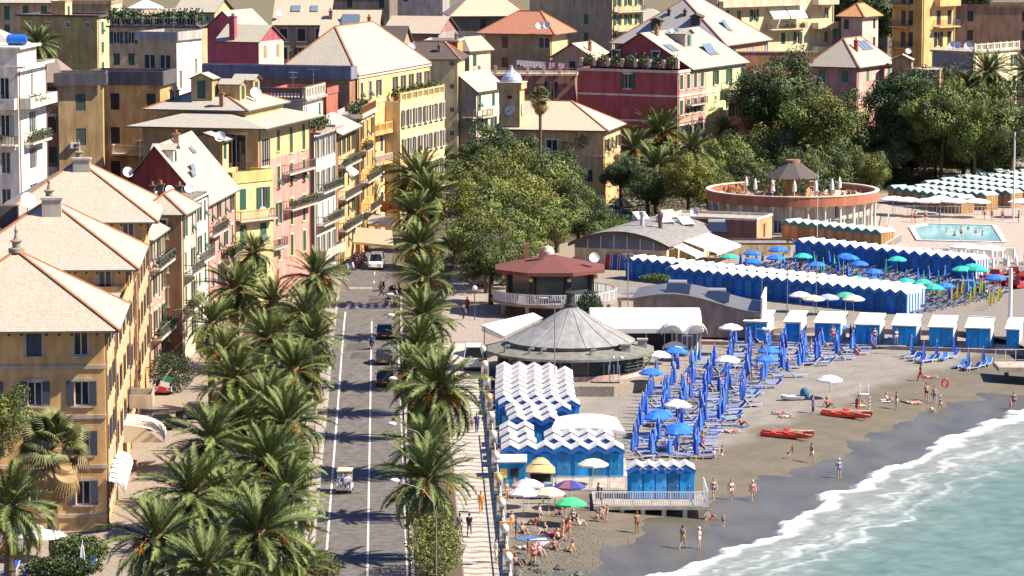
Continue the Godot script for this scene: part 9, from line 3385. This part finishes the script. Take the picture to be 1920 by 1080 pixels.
[V(3.57,-1,-278.35),"walk",0.54,"b","cream","",1,"bather walking in cream near the navy parasol","crowd on the public beach"],
[V(7.06,-1.09,-278.81),"walk",-0.89,"b","blue","",1,"bather walking in blue below the deck","crowd on the public beach"],
[V(1.85,-1.42,-262.71),"lie",-0.26,"b","pink","",1,"bather lying in pink on the shingle","crowd on the public beach"],
[V(0.83,-1.15,-266.67),"sit",0.54,"t","purple","",1,"bather sitting in purple by the promenade wall","crowd on the public beach"],
[V(-2.44,0,-269.11),"walk",0.1,"sl","orange","orange",1,"person in orange walking on the promenade","people strolling on the promenade"],
[V(-3.98,0,-259.75),"walk",3,"sl","grey","cream",1,"person in grey top walking on promenade, left of a pair","people strolling on the promenade"],
[V(-3.25,0,-259.75),"walk",3,"sl","black","grey",1,"person in dark dress with bag, right of the pair","people strolling on the promenade"],
[V(-3.16,0,-307.64),"walk",0.1,"sl","navy","navy",1.05,"dark suited person with red item far along promenade","people strolling on the promenade"],
[V(-1.17,0,-249.63),"stand",1.2,"sl","grey","cream",1,"person in grey leaning at the near promenade rail","people strolling on the promenade"],
[V(-3.62,0,-309.71),"walk",0.1,"t","red","",0.6,"child walking beside the dark suited person","people strolling on the promenade"],
[V(-5.44,0,-385.03),"walk",0.3,"sl","black","black",1,"dark clothed person in the square, left","people strolling on the promenade"],
[V(-5.11,0,-391.97),"stand",0.3,"sl","red","black",1,"person in red top in the square under the pine","people strolling on the promenade"],
[V(-18.79,0,-454.71),"stand",0.2,"sl","blue","white",1,"person in blue shirt where the street narrows","people strolling on the promenade"],
[V(-15.43,0,-406.13),"walk",1.4,"sl","black","black",1,"dark clothed person at the zebra crossing","people strolling on the promenade"],
[V(-14.76,0.02,-361.16),"ride",3.17,"sl","navy","navy",0.98,"rider in navy on the motor scooter",""],
[V(-13.34,0.12,-277.41),"ride",0.04,"sl","white","navy",0.9,"driver in white on the electric cart, right seat",""],
[V(-13.73,0.12,-277.41),"ride",0.04,"sl","blue","grey",0.9,"passenger in blue on the electric cart",""],
[V(13.35,-1,-317.3),"lie",2.43,"b","red","",1,"lying sunbather in red among near parasols, second from left","sunbathers among the near loungers"],
[V(15.51,-1,-329.99),"sit",-2.39,"t","orange","",1,"sitting sunbather in orange among near parasols, fourth from left","sunbathers among the near loungers"],
[V(17.21,-1,-325.12),"lie",-2.63,"t","yellow","",1,"lying sunbather in yellow among near parasols, seventh from left","sunbathers among the near loungers"],
[V(17.38,-1,-338.44),"stand",-1.63,"b","red","",1,"standing sunbather in red among near parasols, sixth from left","sunbathers among the near loungers"],
[V(17.96,-1,-320.38),"sit",1.59,"t","black","",1,"sitting sunbather in black among near parasols, tenth from left","sunbathers among the near loungers"],
[V(19.58,-1,-326.73),"lie",0.69,"t","navy","",1,"lying sunbather in navy among near parasols, thirteenth from left","sunbathers among the near loungers"],
[V(21.11,-1,-335.01),"sit",-1.58,"b","blue","",1,"sitting sunbather in blue among near parasols, fifteenth from left","sunbathers among the near loungers"],
[V(22.64,-1,-338.44),"lie",-1.01,"t","black","",1,"lying sunbather in black among near parasols, seventeenth from left","sunbathers among the near loungers"],
[V(24.18,-1,-345.52),"stand",-1.93,"t","orange","",1,"standing sunbather in orange among near parasols, nineteenth from left","sunbathers among the near loungers"],
[V(21.23,-1,-345.52),"sit",-0.25,"b","red","",1,"sitting sunbather in red among near parasols, fourteenth from left","sunbathers among the near loungers"],
[V(19.58,-1,-340.19),"lie",-2.74,"t","brown","",1,"lying sunbather in brown among near parasols, eleventh from left","sunbathers among the near loungers"],
[V(18.56,-1,-351.02),"sit",1.18,"t","red","",1,"sitting sunbather in red among near parasols, eighth from left","sunbathers among the near loungers"],
[V(23.16,-1,-354.78),"lie",2.38,"b","pink","",1,"lying sunbather in pink among near parasols, sixteenth from left","sunbathers among the near loungers"],
[V(25.1,-1,-351.02),"stand",2.73,"t","white","",1,"standing sunbather in white among near parasols, twentieth from left","sunbathers among the near loungers"],
[V(27.02,-1,-354.78),"sit",1.41,"t","orange","",1,"sitting sunbather in orange among near parasols, twenty-second from left","sunbathers among the near loungers"],
[V(16.92,-1,-351.02),"lie",2.76,"b","blue","",1,"lying sunbather in blue among near parasols, fifth from left","sunbathers among the near loungers"],
[V(21.18,-1,-358.62),"sit",-2.89,"t","black","",1,"sitting sunbather in black among near parasols, twelfth from left","sunbathers among the near loungers"],
[V(24.92,-1,-364.54),"lie",-1.27,"t","red","",1,"lying sunbather in red among near parasols, eighteenth from left","sunbathers among the near loungers"],
[V(26.34,-1,-360.57),"stand",2.8,"b","navy","",1,"standing sunbather in navy among near parasols, twenty-first from left","sunbathers among the near loungers"],
[V(28.98,-1,-358.62),"sit",1.65,"t","brown","",1,"sitting sunbather in brown among near parasols, twenty-fourth from left","sunbathers among the near loungers"],
[V(14.97,-1,-343.72),"lie",-0.54,"t","red","",1,"lying sunbather in red among near parasols, third from left","sunbathers among the near loungers"],
[V(13.03,-1,-328.35),"sit",2.66,"b","pink","",1,"sitting sunbather in pink among near parasols, first from left","sunbathers among the near loungers"],
[V(29.04,-1,-366.56),"lie",0.72,"t","cream","",1,"lying sunbather in cream among near parasols, twenty-third from left","sunbathers among the near loungers"],
[V(31.72,-1,-364.54),"stand",1.91,"t","white","",1,"standing sunbather in white among near parasols, twenty-fifth from left","sunbathers among the near loungers"],
[V(18.16,-1,-333.32),"sit",-1.24,"b","orange","",1,"sitting sunbather in orange among near parasols, ninth from left","sunbathers among the near loungers"],
[V(25,0,-448.48),"stand",-1.85,"b","red","",1,"standing bather in red on upper beach, first from left","people on the upper beach"],
[V(26.11,0,-449.71),"stand",-0.34,"t","black","",1,"standing bather in black on upper beach, second from left","people on the upper beach"],
[V(27.01,0,-447.26),"sit",-2.18,"t","orange","",1,"sitting bather in orange on upper beach, third from left","people on the upper beach"],
[V(28.28,0,-450.95),"walk",-0.71,"b","pink","",1,"walking bather in pink on upper beach, fourth from left","people on the upper beach"],
[V(29.55,0,-433.62),"stand",2.77,"t","white","",1,"standing bather in white on upper beach, fifth from left","people on the upper beach"],
[V(31.78,0,-436.51),"stand",-1.01,"t","navy","",1,"standing bather in navy on upper beach, sixth from left","people on the upper beach"],
[V(33.6,0,-425.16),"sit",-2.94,"b","pink","",1,"sitting bather in pink on upper beach, eighth from left","people on the upper beach"],
[V(36.04,0,-430.76),"walk",-2.73,"t","brown","",1,"walking bather in brown on upper beach, ninth from left","people on the upper beach"],
[V(37.49,0,-417.02),"stand",-1.98,"t","red","",1,"standing bather in red on upper beach, eleventh from left","people on the upper beach"],
[V(40.33,0,-419.7),"stand",1.7,"b","red","",1,"standing bather in red on upper beach, twelfth from left","people on the upper beach"],
[V(42.13,0,-411.76),"sit",-0.82,"t","brown","",1,"sitting bather in brown on upper beach, thirteenth from left","people on the upper beach"],
[V(44.32,0,-414.37),"walk",-1.26,"t","red","",1,"walking bather in red on upper beach, fourteenth from left","people on the upper beach"],
[V(45.75,0,-404.12),"stand",-2.42,"b","orange","",1,"standing bather in orange on upper beach, fifteenth from left","people on the upper beach"],
[V(48.21,0,-409.18),"stand",2.89,"t","orange","",1,"standing bather in orange on upper beach, sixteenth from left","people on the upper beach"],
[V(50.56,0,-411.76),"sit",-0.46,"t","orange","",1,"sitting bather in orange on upper beach, seventeenth from left","people on the upper beach"],
[V(51.13,0,-408.16),"walk",-1.75,"b","blue","",1,"walking bather in blue on upper beach, eighteenth from left","people on the upper beach"],
[V(34.47,0,-411.76),"stand",-2.64,"t","cream","",1,"standing bather in cream on upper beach, tenth from left","people on the upper beach"],
[V(31.22,0,-419.7),"stand",-2.67,"t","brown","",1,"standing bather in brown on upper beach, seventh from left","people on the upper beach"],
[V(52.01,0,-404.12),"sit",-1.99,"b","blue","",1,"sitting bather in blue on upper beach, nineteenth from left","people on the upper beach"],
[V(55.77,0,-404.12),"walk",1.06,"t","white","",1,"walking bather in white on upper beach, twentieth from left","people on the upper beach"],
[V(57.01,0,-491.54),"stand",-2.1,"b","red","",1,"bather in red on the pool terrace, first from left","people round the pool"],
[V(57.3,0,-490.07),"walk",-2.75,"t","navy","",1,"bather in navy on the pool terrace, second from left","people round the pool"],
[V(58.91,0,-491.54),"stand",-0.06,"t","brown","",1,"bather in brown on the pool terrace, third from left","people round the pool"],
[V(61.14,0,-493.01),"stand",-1.51,"b","blue","",1,"bather in blue on the pool terrace, fourth from left","people round the pool"],
[V(61.11,0,-469.04),"walk",2.99,"t","red","",1,"bather in red on the pool terrace, seventh from left","people round the pool"],
[V(60.17,-1.1,-477.23),"stand",-2.27,"t","brown","",1,"swimmer in brown in the pool, fifth from left","people round the pool"],
[V(64.14,-1.1,-476.54),"stand",0.18,"b","red","",1,"swimmer in red in the pool, ninth from left","people round the pool"],
[V(64.56,-1.1,-473.1),"walk",1.64,"t","navy","",1,"swimmer in navy in the pool, tenth from left","people round the pool"],
[V(63.75,-1.1,-481.44),"stand",-0.54,"t","brown","",1,"swimmer in brown in the pool, eighth from left","people round the pool"],
[V(60.67,-1.1,-472.42),"stand",2.93,"b","blue","",1,"swimmer in blue in the pool, sixth from left","people round the pool"],
[V(70.04,0,-492.27),"walk",-0.13,"t","red","",1,"bather in red on the pool terrace, thirteenth from left","people round the pool"],
[V(72,0,-490.07),"stand",-1.55,"t","brown","",1,"bather in brown on the pool terrace, fourteenth from left","people round the pool"],
[V(68.61,0,-493.01),"stand",-0.54,"b","red","",1,"bather in red on the pool terrace, twelfth from left","people round the pool"],
[V(67.75,0,-494.5),"walk",-2.78,"t","navy","",1,"bather in navy on the pool terrace, eleventh from left","people round the pool"],
[V(34.24,0,-366.81),"stand",0.3,"b","red","",1,"person in red standing before the striped cabins","people by the large cabins"],
[V(40.84,0,-365.16),"stand",0.3,"b","white","",1,"person in white before the large blue cabins","people by the large cabins"],
[V(38.61,0,-365.57),"stand",0.3,"b","navy","",1,"person in navy before the third large cabin","people by the large cabins"]]:
		var o:=thing("person",p[7],"person",p[0],p[2],p[8])
		o.scale=Vector3.ONE*p[6]
		var q: Dictionary=protos[p[1]]
		var t:=i % 4
		var add:=func(part: String,called: String,key: String,c: Color)->void:
			var n:=put(called,q[part],o)
			n.set_surface_override_material(0,mat(key,c,0.75))
		add.call("body","body","skin %d" % (t+1),tones[t])
		put("face",q.face,o)
		if p[3].contains("h"):
			add.call("hair","hat","cloth white",hues.white)
		else:
			add.call("hair","hair","hair %d" % ((i/2) % 4),hair[(i/2) % 4])
		if p[3].contains("t") or p[3].contains("b"):
			add.call("hips","swimwear","cloth "+p[4],hues[p[4]])
		if p[3].contains("b"):
			add.call("chest","bikini_top","cloth "+p[4],hues[p[4]])
		if p[3].contains("s"):
			add.call("shirt","shirt","cloth "+p[4],hues[p[4]])
		if p[3].contains("l"):
			add.call("legs","trousers","cloth "+p[5],hues[p[5]])
		i+=1
